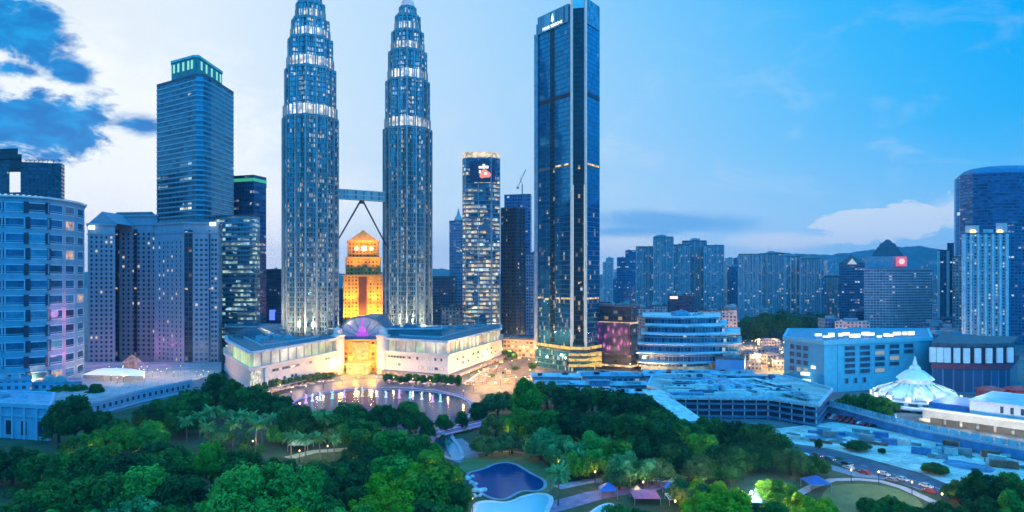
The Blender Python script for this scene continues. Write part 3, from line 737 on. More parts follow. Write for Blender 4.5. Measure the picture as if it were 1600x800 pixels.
tower('office_tower', 'narrow pale blue tower tucked behind the tall dark glass tower', 'office tower', fp((822, 870), (842, 865), (842, 890), (822, 890)), Z(396, 868), facade('pale_blue_t', (.20, .34, .48), (.08, .2, .36), 3.2, 4, .6, .6, lit=.1, es=.8), units=1, seed=14)

# ================================================================== tall dark glass tower
root = thing('skyscraper', 'tall dark glass tower with white corner fins and a white sign on its crown', 'skyscraper', (X(890, 575), 580, 0))
F_fs = facade('dark_glass_face', (.05, .16, .26), (.03, .25, .42), 1.9, 3.9, .93, .84, lit=.004, warm=(1, .72, .25), cool=(.6, .95, .9), coolmix=.25, es=.75, bottom=.20, bh=150, gmetal=.8, grough=.06, gvar=.25, wmetal=.5)
F_fsd = facade('dark_glass_recess', (.015, .03, .045), (.02, .045, .06), 1.9, 3.9, .9, .8, lit=.0, bottom=.16, bh=150, gmetal=.4, gvar=.25)
A, B, Cn, D = (838, 584), (893, 549), (915, 547), (937, 567)
h = Z(22, 560)
mainp = fp(A, (860, 570), B, Cn, D, (932, 620), (858, 630))
MB().prism(mainp, 0, h, 0, 1).build('wall', [F_fs, M_roofd], root)
def strip(p, q, z0, z1, out_, nm, m_, dep=1.0):
    a_, b_ = Vector((X(*p), p[1])), Vector((X(*q), q[1])); dd = (b_ - a_).normalized(); n_ = Vector((dd.y, -dd.x))
    mb = MB(); mb.prism(ccw([tuple(a_ + n_ * out_), tuple(b_ + n_ * out_), tuple(b_ - n_ * dep), tuple(a_ - n_ * dep)]), z0, z1, 0, bottom=True); mb.build(nm, m_, root)
def on(p, q, f): return (p[0] + (q[0] - p[0]) * f, p[1] + (q[1] - p[1]) * f)
strip(on(A, B, .40), on(A, B, .52), 22, Z(45, 570), .25, 'dark_bay', F_fsd)
strip(on(B, Cn, .12), on(B, Cn, .88), 22, Z(12, 548), .30, 'dark_bay', F_fsd)
for f in (B, Cn): 
    mb = MB(); mb.box(X(*f), f[1] - .9, 20, h + 7, 1.5, 2.4, .2); mb.build('corner_fin', mat('fin_white', (.58, .56, .50), .4, .1, emit=(1, .98, .80), es=.14), root)  # cream light on the fins put in as faint emission
    mb = MB(); mb.box(X(*f) + (1.25 if f is B else -1.25), f[1] - 1.6, 24, 150, .5, .5, .2); mb.build('fin_light', glow('fin_glow', (.95, 1, .85), .55), root)
mb = MB(); mb.box(X(838.5, 584), 583, 15, h - 9, 3.4, 3.0, -.55); mb.build('corner_fin', mat('fin_grey', (.32, .42, .48), .4, .4), root)
for y_, m_, hh, nm in ((152, M_dark, 3.4, 'service_band'), (260, mat('band_bronze', (.22, .22, .18), .4, .4), 2.6, 'service_band')):
    for p, q in ((A, on(A, B, .40)), (on(A, B, .52), B), (Cn, D)): strip(on(p, q, .02), on(p, q, .98), Z(y_, 560) - hh / 2, Z(y_, 560) + hh / 2, .35, nm, m_)
for z_, fr in ((Z(259, 560), ((.56, .72), (.80, .92))), (Z(466, 560), ((.02, .2), (.56, .66), (.72, .98))), (Z(468, 560), ((.25, .36),))):
    for f0, f1 in fr: strip(on(A, B, f0), on(A, B, f1), z_ - .7, z_ + .7, .6, 'floor_light', G_warm)
for y_ in (258, 466): strip(on(Cn, D, .1), on(Cn, D, .9), Z(y_, 556) - .7, Z(y_, 556) + .7, .6, 'floor_light', G_warm)
# crown with the sign
strip(on(A, B, .06), on(A, B, .93), h - 9.5, h + 5, 1.0, 'crown_screen', facade('crown_screen', (.22, .40, .48), (.16, .36, .46), 3.2, 14, .8, .95, lit=0, gmetal=.6), 3)
strip(on(Cn, D, .06), on(Cn, D, .94), h - 12, h + 8, .8, 'crown_screen', facade('crown_screen2', (.20, .38, .46), (.14, .30, .42), 2.6, 5, .7, .8, lit=0, gmetal=.6), 3)
strip(on(B, Cn, .1), on(B, Cn, .9), h + .1, h + 9, .4, 'crown_core', M_steel, 8)
a_, b_ = Vector((X(*A), A[1])), Vector((X(*B), B[1])); ang = math.atan2((b_ - a_).y, (b_ - a_).x); n_ = Vector(((b_ - a_).y, -(b_ - a_).x)).normalized()
def text_part(s, pos, size, ang, m_, parent, nm, extr=.12):
    cu = bpy.data.curves.new('lettering', 'FONT'); cu.body = s; cu.size = size; cu.extrude = extr; cu.align_x = 'CENTER'; cu.align_y = 'CENTER'
    tmp = bpy.data.objects.new('lettering', cu); me = bpy.data.meshes.new_from_object(tmp); bpy.data.objects.remove(tmp)
    me.materials.clear(); me.materials.append(m_)
    ob = bpy.data.objects.new(nm, me); COL.objects.link(ob); o = parent['_o']
    ob.location = (pos[0] - o[0], pos[1] - o[1], pos[2] - o[2]); ob.rotation_euler = (R(90), 0, ang); ob.parent = parent
    return ob
G_sign = glow('sign_white', (.95, .98, 1), 1.7)
q = a_.lerp(b_, .50) + n_ * 1.35
text_part('FOUR SEASONS', (q.x, q.y, h - 7.4), 3.5, ang, G_sign, root, 'lettering')
mb = MB(); q = a_.lerp(b_, .5) + n_ * 1.25; c_, s_ = math.cos(ang), math.sin(ang)
def tri(w0, z0, w1, z1): mb.face([(q.x - c_ * w0, q.y - s_ * w0, z0), (q.x + c_ * w0, q.y + s_ * w0, z0), (q.x + c_ * w1, q.y + s_ * w1, z1), (q.x - c_ * w1, q.y - s_ * w1, z1)])
tri(1.6, h - 3.6, 1.4, h - 1.6); tri(1.5, h - 1.6, .9, h + .4); tri(.9, h + .4, .15, h + 2.8); tri(.3, h - 4.6, .3, h - 3.6)
mb.build('tree_emblem', G_sign, root)
# its lit base storeys
mb = MB(); bp = offset(fp((842, 582), (893, 545), (915, 543), (935, 562), (930, 600), (850, 610)), 2.5)
for z0_, z1_ in ((17, 18.3),): mb.ring(bp, offset(bp, -3), z0_, z1_)
mb.build('canopy', M_dark, root)
mb = MB(); mb.ring(offset(bp, .2), offset(bp, -.5), 18.4, 20.6); mb.build('canopy_light', G_gold, root)
for z_ in (4.5, 9.0, 13.2):
    mb = MB(); mb.prism(offset(fp((893, 545), (936, 547), (936, 570), (893, 575)), 2.2), z_, z_ + 1.5, bottom=True); mb.build('base_light', G_gold, root)
# podium right of it, planted roof and a picture screen
F_pod = facade('podium_dark', (.03, .035, .045), (.05, .06, .08), 4, 5, .8, .5, lit=.12, warm=(1, .7, .3), es=.7, gmetal=.3)
root2 = tower('podium_block', 'dark podium block with a planted roof beside the tall dark glass tower', 'building', fp((930, 568), (986, 552), (996, 562), (994, 620), (930, 620)), Z(478, 560), F_pod, units=3, seed=17, bands=(9, .5, 1.0, M_dark))
mb = MB(); mb.prism(offset(fp((930, 568), (986, 552), (996, 562), (994, 620), (930, 620)), .8), 38, 39.4, bottom=True).prism(offset(fp((930, 568), (986, 552), (996, 562), (994, 620), (930, 620)), .8), 3, 4.5, bottom=True); mb.build('lit_band', G_warm, root2)
m = bpy.data.materials.new('screen_picture'); m.use_nodes = True; k = NT(m.node_tree); p = k.n['Principled BSDF']
uv = k.n.new('ShaderNodeUVMap'); u_, v_ = k.sep(uv.outputs[0])[:2]
vo = k.n.new('ShaderNodeTexVoronoi'); k.put(vo.inputs['Vector'], k.comb(k.m('MULTIPLY', u_, .30), k.m('MULTIPLY', v_, .16))); vo.inputs['Scale'].default_value = 1.0
nz = k.noise(k.comb(u_, v_), .35, 4, .7)
f = k.m('ADD', vo.outputs['Distance'], k.m('MULTIPLY', nz, .5))
colr = k.ramp(f, [(.30, (.55, .62, .9)), (.48, (.60, .07, .28)), (.62, (.13, .03, .20)), (.85, (.012, .01, .05))])
k.put(p.inputs['Emission Color'], colr); p.inputs['Emission Strength'].default_value = .8; k.put(p.inputs['Base Color'], (.02, .02, .03)); p.inputs['Roughness'].default_value = .3
a_, b_ = Vector((X(934, 566), 566)), Vector((X(985, 551), 551)); dd = (b_ - a_).normalized(); n_ = Vector((dd.y, -dd.x))
mb = MB(); mb.prism(ccw([tuple(a_ + n_ * 1.9), tuple(b_ + n_ * 1.9), tuple(b_ + n_ * 1.1), tuple(a_ + n_ * 1.1)]), 13, 39, bottom=True)
single('screen', mb, m, 'large pink and violet video screen on the dark podium block', 'screen', (*(a_.lerp(b_, .5) + n_ * 1.5), 13))

# ================================================================== right side, far
F_ap = [facade('apart_a', (.25, .33, .38), (.05, .13, .20), 3.2, 3.4, .5, .5, lit=.12, warm=(1, .82, .45), es=1.2, gmetal=.3),
        facade('apart_b', (.32, .39, .44), (.05, .13, .22), 4.0, 3.4, .55, .5, lit=.12, warm=(1, .8, .45), es=1.1, gmetal=.3),
        facade('apart_c', (.06, .16, .28), (.05, .14, .26), 3.4, 3.6, .7, .55, lit=.08, warm=(.8, .9, 1), es=.9, gmetal=.4, stretch=2),
        facade('apart_d', (.48, .42, .44), (.10, .12, .18), 3.6, 3.4, .5, .5, lit=.16, warm=(1, .75, .5), es=.9, gmetal=.3)]
M_pw = mat('apart_pier', (.32, .41, .48), .6)
def bl(p0, p1, ytop, Y, dep, fac, label, skew=6, group=None, name='apartment_tower', cat='apartment block', **kw):
    return tower(name, label, cat, fp((p0, Y), (p1, Y - skew), (p1, Y + dep), (p0, Y + dep)), Z(ytop, Y), fac, group=group, **kw)
bl(964, 979, 402, 1450, 60, F_ap[2], 'hazy blue slab farthest left behind the apartment cluster', units=1, seed=31, parapet=0)
bl(977, 996, 391, 1420, 60, F_ap[2], 'taller hazy blue slab touching the left of the apartment cluster', units=1, seed=32, parapet=0)
bl(994, 1023, 386, 1180, 40, F_ap[0], 'grey apartment block at the left end of the far cluster', units=1, seed=33, piers=(11, 1.4, .8, M_pw))
bl(1021, 1052, 371, 1150, 40, F_ap[0], 'apartment block with a high box on its roof, second in the far cluster', units=3, seed=34, piers=(10, 1.4, .8, M_pw), big=14)
bl(1052, 1078, 383, 1165, 40, F_ap[1], 'dark recessed apartment block in the middle of the far cluster', units=1, seed=35, piers=(9, 1.2, .8, M_pw))
bl(1066, 1104, 377, 1180, 40, F_ap[0], 'apartment block with a dark roof box, right of the middle of the far cluster', units=2, seed=36, piers=(10, 1.4, .8, M_pw), big=16)
bl(1100, 1131, 384, 1150, 40, F_ap[1], 'apartment block at the right end of the far cluster', units=1, seed=37, piers=(10, 1.2, .8, M_pw))
bl(1140, 1156, 418, 1250, 40, F_ap[2], 'small dark block in the gap right of the far cluster', units=1, seed=38)
bl(1154, 1190, 398, 1010, 35, F_ap[1], 'grey ribbed apartment block at the left of the pair by the wooded rise', units=2, seed=39, piers=(7, 1.5, 1.0, M_pw), big=9)
bl(1189, 1226, 397, 1020, 35, F_ap[0], 'grey ribbed apartment block behind the top of the wooded rise', units=2, seed=40, piers=(8, 1.3, 1.0, M_pw), big=9)
bl(1227, 1252, 402, 1030, 35, F_ap[1], 'pale stepped apartment block right of the ribbed pair', units=2, seed=41, piers=(7, 1.5, 1.0, M_white), big=8)
bl(1250, 1283, 405, 1000, 35, F_ap[0], 'blue grey apartment block with a crowded roof', units=5, seed=42, piers=(9, 1.5, 1.0, M_pw), big=9)
bl(1288, 1311, 432, 1050, 35, F_ap[3], 'small reddish and white block between apartment towers', units=2, seed=43, big=7)
root = bl(1311, 1351, 412, 960, 35, F_ap[2], 'dark blue tower with a small triangular white gable', units=0, name='office_tower', cat='office tower')
z_ = Z(412, 960); mb = MB(); mb.lathe(X(1331, 970), 972, [(18, z_ + .2), (12, z_ + 4), (1, z_ + 13)], 4, smooth=False); mb.build('pointed_roof', M_roofd, root)
mb = MB(); xx = X(1330, 956); mb.face([(xx - 7, 953, z_ - 1), (xx + 7, 953, z_ - 1), (xx, 953, z_ + 7)]); mb.face([(xx + 7, 953.6, z_ - 1), (xx - 7, 953.6, z_ - 1), (xx, 953.6, z_ + 7)]); mb.build('gable', glow('gable_lit', (.75, .88, 1), .6), root)
# hotel with pyramid roof block
Y = 850
root = thing('hotel', 'broad pinkish hotel slab with a square-windowed face and a stepped pyramid roof block', 'hotel', (X(1404, Y), Y + 20, 0))
F_h19 = facade('hotel_grid', (.46, .44, .48), (.07, .13, .22), 3.6, 3.3, .74, .46, lit=.05, warm=(.9, .9, .9), es=.9, gmetal=.3)
pl = fp((1350, 848), (1398, 842), (1457, 858), (1457, 895), (1350, 892)); hh = Z(421, Y)
MB().prism(pl, 0, hh).build('wall', F_h19, root)
mb = MB(); mb.ring(offset(pl, .8), offset(pl, -1), hh - 1.2, hh + .8); mb.build('cornice', M_concg, root)
pl2 = fp((1352, 862), (1418, 860), (1418, 890), (1352, 890)); MB().prism(pl2, hh, Z(400, Y)).build('penthouse', mat('penthouse', (.26, .34, .42), .6), root)
c2 = fp((1362, 864), (1412, 862), (1410, 888), (1364, 888)); z0_ = Z(400, Y); cc = centre(c2)
mb = MB(); sc = lambda f: [(cc[0] + (x_ - cc[0]) * f, cc[1] + (y_ - cc[1]) * f) for x_, y_ in c2]
for f0, f1, za, zb in ((1, .86, 0, 6), (.78, .66, 6, 12), (.58, .46, 12, 17), (.36, .1, 17, 22)): mb.prism(sc(f0), z0_ + za, z0_ + zb, top=sc(f1))
mb.build('pyramid_roof', mat('slate_roof', (.06, .09, .13), .5), root)
mb = MB(); xx = X(1408, 858); zz = Z(408.5, 858); mb.box(xx, 857.5, zz - 6, zz + 6, 13, 1.2); mb.build('sign', glow('red_sign', (.9, .12, .20), .85), root)
mb = MB(); mb.tube((xx, 856.8, zz), (xx, 856.2, zz), 3.6, n=16); mb.build('emblem', glow('red_sign_disc', (1, .72, .74), 1.0), root)
# far right towers
bl(1466, 1482, 392, 1010, 35, F_ap[2], 'slim tower with a pale edge left of the curved glass tower', units=1, seed=51, piers=(14, 2.2, 1.2, M_white))
bl(1480, 1500, 381, 1020, 35, F_ap[2], 'blue slab half hidden behind the curved glass tower', units=2, seed=52)
Y = 900; arc = [(1493, 935), (1500, 905), (1520, 886), (1550, 876), (1590, 872), (1640, 876), (1690, 890), (1700, 950), (1560, 970)]
F_cv = facade('curved_blue', (.07, .14, .26), (.07, .16, .32), 3.4, 4.2, .9, .6, lit=.014, warm=(.7, .85, 1), es=.8, gmetal=.75, stretch=4)
pl = fp(*arc); root = thing('office_tower', 'tall curved blue glass tower with a rounded top at the right edge', 'skyscraper', (X(1580, Y), Y + 10, 0))
hh = Z(272, 890); MB().prism(pl, 0, hh).build('wall', F_cv, root)
mb = MB(); cc = centre(pl); 
for f0, f1, za, zb in ((1, .93, 0, 5), (.93, .80, 5, 8.5), (.80, .55, 8.5, 11)):
    g0 = [(cc[0] + (x_ - cc[0]) * f0, cc[1] + (y_ - cc[1]) * f0) for x_, y_ in pl]; g1 = [(cc[0] + (x_ - cc[0]) * f1, cc[1] + (y_ - cc[1]) * f1) for x_, y_ in pl]; mb.prism(g0, hh + za, hh + zb, top=g1)
mb.build('rounded_roof', mat('curved_roof', (.10, .20, .34), .35, .5), root)
mb = MB()
for k_ in range(9): mb.prism(offset(fp((1497 + k_ * 14, 908 - min(k_, 6) * 5), (1499 + k_ * 14, 906 - min(k_, 6) * 5), (1499 + k_ * 14, 915), (1497 + k_ * 14, 915)), 1), Z(334, 890), Z(330, 890), bottom=True)
mb.build('band_light', glow('band_cool', (.75, .9, 1), .8), root)
mb = MB(); x_ = X(1495, 926); mb.tube((x_, 924, 10), (x_, 924, hh - 2), 4.5, 4.5, 16); mb.build('edge_column', mat('edge_column', (.20, .46, .70), .3, .5), root)
F_wt = facade('white_flats', (.36, .50, .56), (.05, .13, .20), 3.4, 3.3, .5, .55, lit=.28, warm=(.95, 1, .72), cool=(.7, .95, 1), coolmix=.5, es=.9, gmetal=.3)
root = bl(1505, 1574, 366, 720, 30, F_wt, 'pale apartment tower with white ribs and a lit roof at the right', units=0, piers=(7.2, 1.9, 1.4, mat('flats_rib', (.62, .74, .78), .55)), bands=(3.3, .5, .35, mat('flats_slab', (.34, .46, .52), .55)))
hh = Z(366, 720)
for p0, p1, yt in ((1508, 1530, 352), (1536, 1552, 358), (1556, 1574, 348)): MB().prism(fp((p0, 724), (p1, 722), (p1, 742), (p0, 742)), hh + .2, Z(yt, 720)).build('roof_house', M_conc, root)
for px in (1520, 1562): mb = MB(); mb.lathe(X(px, 720), 719.5, [(2.6, hh + 1.5), (3.0, hh + 3), (1.6, hh + 5)], 10); mb.build('roof_lamp', glow('roof_lamp', (1, .72, .30), 1.8), root)
bl(1574, 1606, 350, 770, 35, F_ap[2], 'blue slab at the right edge beside the white-ribbed apartment tower', units=1, seed=55)
bl(1488, 1512, 402, 800, 30, F_ap[0], 'grey block just left of the white-ribbed apartment tower', units=1, seed=56)

# scattered low city in the haze
r = random.Random(77); k_ = 0; spots = []
zones = [(985, 1150, 680, 950, 22), (1290, 1350, 620, 900, 8), (1455, 1505, 560, 800, 10), (945, 1150, 900, 2400, 30), (1130, 1500, 950, 2600, 34), (410, 445, 900, 1800, 4), (526, 600, 1000, 2200, 6), (672, 722, 1000, 2200, 6), (955, 1000, 1600, 3600, 8), (1450, 1530, 900, 1500, 6)]
for p0, p1, y0, y1, n in zones:
    for i in range(n):
        px = r.uniform(p0, p1); Yd = r.uniform(y0, y1); w = r.uniform(16, 40); ht = r.choice((9, 14, 20, 28, 36, 48)) * r.uniform(.8, 1.2)
        if Yd < 1300: ht *= .6
        spots.append((px, Yd, w, ht, r.randrange(4), r.uniform(-.4, .4)))
for p0, p1, n in ((948, 1000, 8), (1128, 1160, 7), (1278, 1360, 14), (1440, 1505, 10), (1000, 1130, 8)):
    for i in range(n): Yd = r.uniform(1300, 2900); spots.append((r.uniform(p0, p1), Yd, r.uniform(22, 38), H + (HY - r.uniform(402, 440)) * Yd / F, r.randrange(4), r.uniform(-.4, .4)))
spots.sort(key=lambda s: (int(s[1] / 500), s[0]))
words = ('grey', 'pale', 'blue grey', 'pinkish'); 
for px, Yd, w, ht, c, ro in spots:
    mb = MB(); x_ = X(px, Yd); mb.box(x_, Yd, 0, ht, w, w * .7, ro); 
    mb2 = MB(); mb2.box(x_, Yd, ht + .01, ht + 3, w * .4, w * .3, ro)
    t_ = thing('city_block', '%s %s city block in the hazy background between the towers' % (('low', 'tall')[ht > 55], words[c]), 'building', (x_, Yd, 0), '%s %s blocks in the hazy background' % (('low', 'tall')[ht > 55], words[c]))
    mb.build('wall', F_ap[c], t_); mb2.build('roof_house', M_concg, t_)
def gp(px, py, z=0.0):
    """the place on a level surface (z metres above the park) seen at a pixel of the survey photograph"""
    Y = (H - z) * F / (py - HY); return (X(px, Y), Y)
def gpoly(*pts, z=0.0): return ccw([gp(px, py, z) for px, py in pts])
def sheet(name, poly, z, m):
    mb = MB(); mb.face([(x, y, z) for x, y in ccw(poly)]); return structure(name, mb, m)
def smooth_poly(pts, it=2):
    for _ in range(it):
        q = []
        for i in range(len(pts)):
            a, b = pts[i], pts[(i + 1) % len(pts)]
            q += [(a[0] * .75 + b[0] * .25, a[1] * .75 + b[1] * .25), (a[0] * .25 + b[0] * .75, a[1] * .25 + b[1] * .75)]
        pts = q
    return pts
def wallrun(pts, z0, z1, w, mb, m=0):
    for a, b in zip(pts[:-1], pts[1:]):
        a, b = Vector(a), Vector(b); d = (b - a).normalized(); n = Vector((d.y, -d.x)) * w / 2
        mb.prism(ccw([tuple(a + n), tuple(b + n), tuple(b - n), tuple(a - n)]), z0, z1, m, bottom=True)
    return mb

# ================================================================== stepped building with curved storeys
root = thing('stepped_building', 'low stepped blue building with curved white edged storeys behind the long shed roofs', 'building', (X(1075, 560), 560, 0))
F_st = facade('stepped_glass', (.24, .34, .44), (.06, .14, .24), 3.0, 5.0, .9, .8, lit=.05, warm=(.8, 1, .8), cool=(.6, .8, 1), coolmix=.6, es=.7, gmetal=.5)
def bow(px0, px1, Y, dep, sag=10, n=8):
    a = [(px0 + (px1 - px0) * i / n, Y + sag * (4 * (i / n - .5) ** 2)) for i in range(n + 1)]
    return fp(*(a + [(px1, Y + dep), (px0, Y + dep)]))
tiers = [(1003, 1112, 538, 0, 7.5), (998, 1150, 548, 7.5, 14), (1000, 1154, 560, 14, 20), (1006, 1152, 575, 20, 27), (1012, 1132, 595, 27, 33), (1008, 1122, 622, 33, 39)]
for i, (p0, p1, Yd, z0, z1) in enumerate(tiers):
    pl = bow(p0, p1, Yd, 80)
    MB().prism(pl, z0, z1).build('storey', F_st, root)
    mb = MB(); mb.prism(offset(pl, 2.4), z1 - .1, z1 + .8, bottom=True); mb.build('roof_edge', mat('stepped_edge', (.55, .64, .74), .5, var=.3, scale=.05), root)
    if i < 4:
        mb = MB(); mb.ring(offset(pl, 2.7), offset(pl, 2.5), z1 + .1, z1 + .9); mb.build('parapet', mat('stepped_rail', (.34, .48, .60), .5, var=.4, scale=.06), root)
mb = MB(); pl = bow(1003, 1112, 537, 20); mb.ring(offset(pl, .4), offset(pl, -.3), 2, 5.2); mb.build('lit_storey', glow('storey_lit', (.62, .85, .66), .42, spots=1.2, scale=.15), root)
pl = fp((1118, 536), (1163, 530), (1165, 560), (1118, 560))
r0 = tower('container_block', 'plain bright blue block at the right foot of the stepped building', 'building', pl, 12, mat('bright_blue', (.10, .36, .70), .5, var=.08), units=2, seed=3, parapet=.6)
clutter(root, bow(1012, 1118, 630, 60), 40.3, 9, 5, 9, mat('plant_blue', (.26, .40, .54), .6))
root = tower('sign_block', 'small dark block with a lit rooftop sign in front of the far apartment cluster', 'building', fp((1043, 800), (1085, 796), (1085, 830), (1043, 830)), Z(462, 800), F_dk, units=1, seed=61)
mb = MB(); mb.box(X(1053, 797), 797.5, Z(467, 797), Z(463, 797), 9, 1); mb.build('sign_panel', glow('sign_pink', (1, .8, 1), 1.4), root)
for i, (p0, p1, yt, Yd, lab) in enumerate(((1128, 1152, 484, 700, 'pinkish stone block at the right end of the stepped building'), (994, 1020, 482, 760, 'pale pink low block left of the small dark sign block'), (1090, 1128, 486, 780, 'whitish low block between the sign block and the pinkish stone one'), (1018, 1042, 478, 900, 'pale narrow block touching the sign block from behind'))):
    tower('low_block', lab, 'building', fp((p0, Yd), (p1, Yd - 4), (p1, Yd + 30), (p0, Yd + 30)), Z(yt, Yd), F_ap[3 if i != 2 else 1], units=3, seed=80 + i, big=8)
# low blocks and lanes between the stepped building and the white block
r = random.Random(9)
for i in range(16):
    px = r.uniform(1165, 1228); Yd = r.uniform(560, 760); w = r.uniform(10, 20); ht = r.uniform(4, 10); mb = MB(); mb.box(X(px, Yd), Yd, 0, ht, w, w * .7, r.uniform(-.3, .3)); mb.box(X(px, Yd), Yd, ht + .003, ht + 1.2, w * .5, w * .3, r.uniform(-.3, .3))
    single('shop_house', mb, facade('shop', (.26, .28, .33), (.08, .10, .14), 3, 3.2, .6, .5, lit=.2, es=.9, gmetal=.2), 'small dim shop house in the cluster left of the pale blue gridded block', 'shop house', (X(px, Yd), Yd, 0), 'small shop houses below the wooded rise')

# ================================================================== pale blue block with large window grids
root = thing('exhibition_hall', 'pale blue block with wide dark gridded windows and bright roof lights', 'building', (X(1340, 460), 470, 0))
M_pb = mat('pale_blue_wall', (.08, .48, .64), .6, var=.10)
EL, EC, ER = (1225, 484), (1287, 447), (1456, 477); hh = Z(535, 447)
pl = fp(EL, EC, ER, (1450, 560), (1232, 560)); MB().prism(pl, 0, hh).build('wall', M_pb, root)
mb = MB(); mb.ring(offset(pl, .9), offset(pl, -1), hh - 1.6, hh + 1.0); mb.build('cornice', mat('pale_blue_trim', (.16, .56, .68), .6, var=.06), root)
MB().prism(offset(pl, -1.05), hh + .003, hh + .1).build('roof', M_roofb, root)
e_ = lambda p, q, f: (X(*p) + (X(*q) - X(*p)) * f, p[1] + (q[1] - p[1]) * f)
windows(root, [(e_(EL, EC, .14), e_(EL, EC, .66), 10, hh - 3, 3, 4, 5.5, 4.0), (e_(EC, ER, .16), e_(EC, ER, .84), 11, hh - 2.5, 5, 5, 9.2, 3.2, lambda i, j, r: (i > 2 and j < 1) or (i == 4 and j < 3)), (e_(EC, ER, .16), e_(EC, ER, .40), 4, 10, 3, 1, 3, 4)],
        mat('grid_window', (.025, .07, .13), .55, .0, var=.4), mat('grid_frame', (.08, .46, .60), .5, var=.05), lit=.1, lits=[glow('grid_lit', (.7, .8, .7), .35)], seed=6, depth=.5)
mb = MB(); add_piers(mb, [e_(EC, ER, .0), e_(EC, ER, .14), e_(EC, ER, .11), e_(EC, ER, .0)], .1, hh - 1.7, 30, 2, .5, [0]); mb.build('corner_pier', M_pb, root)
r = random.Random(3)
for i in range(15):
    px = 1275 + 150 * (i + .5) / 15 + r.uniform(-4, 4); Yd = 462 + r.uniform(0, 22); x_ = X(px, Yd)
    t_ = MB(); t_.box(x_, Yd, hh + .1, hh + 1.6, 3.4, 2.0, .15); t_.tube((x_, Yd, hh + 1.6), (x_, Yd, hh + 2.6), .2, n=6); t_.build('plant_unit', M_tank, root)
    l_ = MB(); l_.box(x_, Yd - .8, hh + 2.0, hh + 2.0 + r.uniform(1.0, 2.6), r.uniform(2.5, 6.0), .7, .15); l_.build('roof_floodlight', glow('flood_white', (.86, .97, 1), 2.4), root)
for px, y_ in ((1268, 572), (1255, 583), (1256, 594)):
    Yd = 462; mb = MB(); mb.box(X(px, Yd), Yd + .5 - (px - 1240) * .25, Z(y_, Yd) - 1, Z(y_, Yd) + 1, 5, 3, -.9); mb.build('wall_light', glow('wall_white', (.8, .95, 1), 1.5), root)

# ================================================================== curved dark hall with white panels
ar = [(1457, 452), (1480, 449), (1510, 446), (1545, 446), (1578, 450), (1590, 500), (1470, 520)]
pl = fp(*ar); zt = Z(538, 449)
root = thing('curved_hall', 'dark curved hall with tall white panels over a dark red band', 'building', (X(1520, 460), 470, 0))
F_ch = facade('curved_hall_wall', (.10, .22, .36), (.06, .14, .26), 6, 26, .85, .95, lit=0, gmetal=.3, gvar=.25)
MB().prism(pl, 0, zt - 16).build('base_wall', F_ch, root)
MB().prism(offset(pl, .8), zt - 16, zt - 12.6, bottom=True).build('red_band', mat('dark_red', (.26, .05, .09), .5), root)
MB().prism(offset(pl, -1.5), zt - 12.6, zt - 1.5).build('upper_wall', mat('upper_dark', (.05, .07, .11), .4, .2), root)
MB().prism(offset(pl, .6), zt - 1.5, zt + .8, bottom=True).build('roof', M_roofd, root)
for i in range(9):
    f = i / 8; k_ = f * 4; j = min(3, int(k_)); q = e_(ar[j], ar[j + 1], k_ - j); mb = MB(); mb.box(q[0] * 1.0, q[1] - .1, zt - 12, zt - 2.2, 3.7, 1.4, .0); mb.build('white_panel', mat('panel_white', (.70, .80, .84), .5, .0, var=.1, emit=(.6, .85, 1), es=.12), root)
for px, y_, lab, c_ in ((1547, 606, 'pink and red lit stall beside the curved dark hall', (1, .25, .30)), (1590, 612, 'red lit stall at the right edge behind the white hall', (1, .10, .10))):
    Yd = 425; mb = MB(); x_ = X(px, Yd); mb.box(x_, Yd, 0, 6, 12, 8); mb.prism([(x_ - 7, Yd - 5), (x_ + 7, Yd - 5), (x_ + 7, Yd + 5), (x_ - 7, Yd + 5)], 6.01, 8, top=[(x_ - 3, Yd - 1), (x_ + 3, Yd - 1), (x_ + 3, Yd + 1), (x_ - 3, Yd + 1)])
    single('stall', mb, glow('stall_' + str(px), c_, .16, base=(.12, .05, .05), spots=1.4, scale=.5), lab, 'stall', (x_, Yd, 0))

# ================================================================== tiered round pavilion
cx, cy = X(1436, 398), 402
root = thing('pavilion', 'lit white round pavilion with petal roofs in two tiers and a finial', 'pavilion', (cx, cy, 0))
M_pet = mat('pavilion_roof', (.62, .78, .82), .45, var=.12, scale=.5)
G_pet = glow('pavilion_lit', (.80, .97, 1), .62, base=(.5, .5, .5), spots=1.0, scale=.3)  # glow stands in for white light falling on the petals
zz = lambda y: Z(y, 392)
MB().lathe(cx, cy, [(24, 0), (24, zz(626)), (22, zz(624)), (22, zz(620))], 40).build('drum', M_conc, root)
MB().lathe(cx, cy, [(27, zz(636)), (27.4, zz(634)), (27, zz(631)), (24.2, zz(631))], 40).build('terrace', M_white, root)
MB().lathe(cx, cy, [(20, zz(621)), (19, zz(613)), (10.5, zz(603)), (9.6, zz(601))], 40).build('lower_roof', M_pet, root)
for i in range(12):
    a = 2 * math.pi * i / 12 + .13; mb = MB(); c_, s_ = math.cos(a), math.sin(a); P = lambda rr_, z_, w_: (cx + rr_ * c_ - w_ * s_, cy + rr_ * s_ + w_ * c_, z_)
    mb.face([P(22, zz(622), -4), P(22.4, zz(620), 4), P(19.8, zz(612), 3.3), P(19.8, zz(612), -3.3)]); mb.face([P(19.8, zz(612), -3.3), P(19.8, zz(612), 3.3), P(11, zz(602.5), 1.6), P(11, zz(602.5), -1.6)])
    mb.build('petal', G_pet if i % 3 != 1 else M_pet, root)
for i in range(24):
    a = 2 * math.pi * i / 24; mb = MB(); mb.beam((cx + 22.6 * math.cos(a), cy + 22.6 * math.sin(a), zz(620.5)), (cx + 10.4 * math.cos(a), cy + 10.4 * math.sin(a), zz(601.8)), .5, .5); mb.build('rib', mat('pavilion_rib', (.20, .32, .36), .5), root)
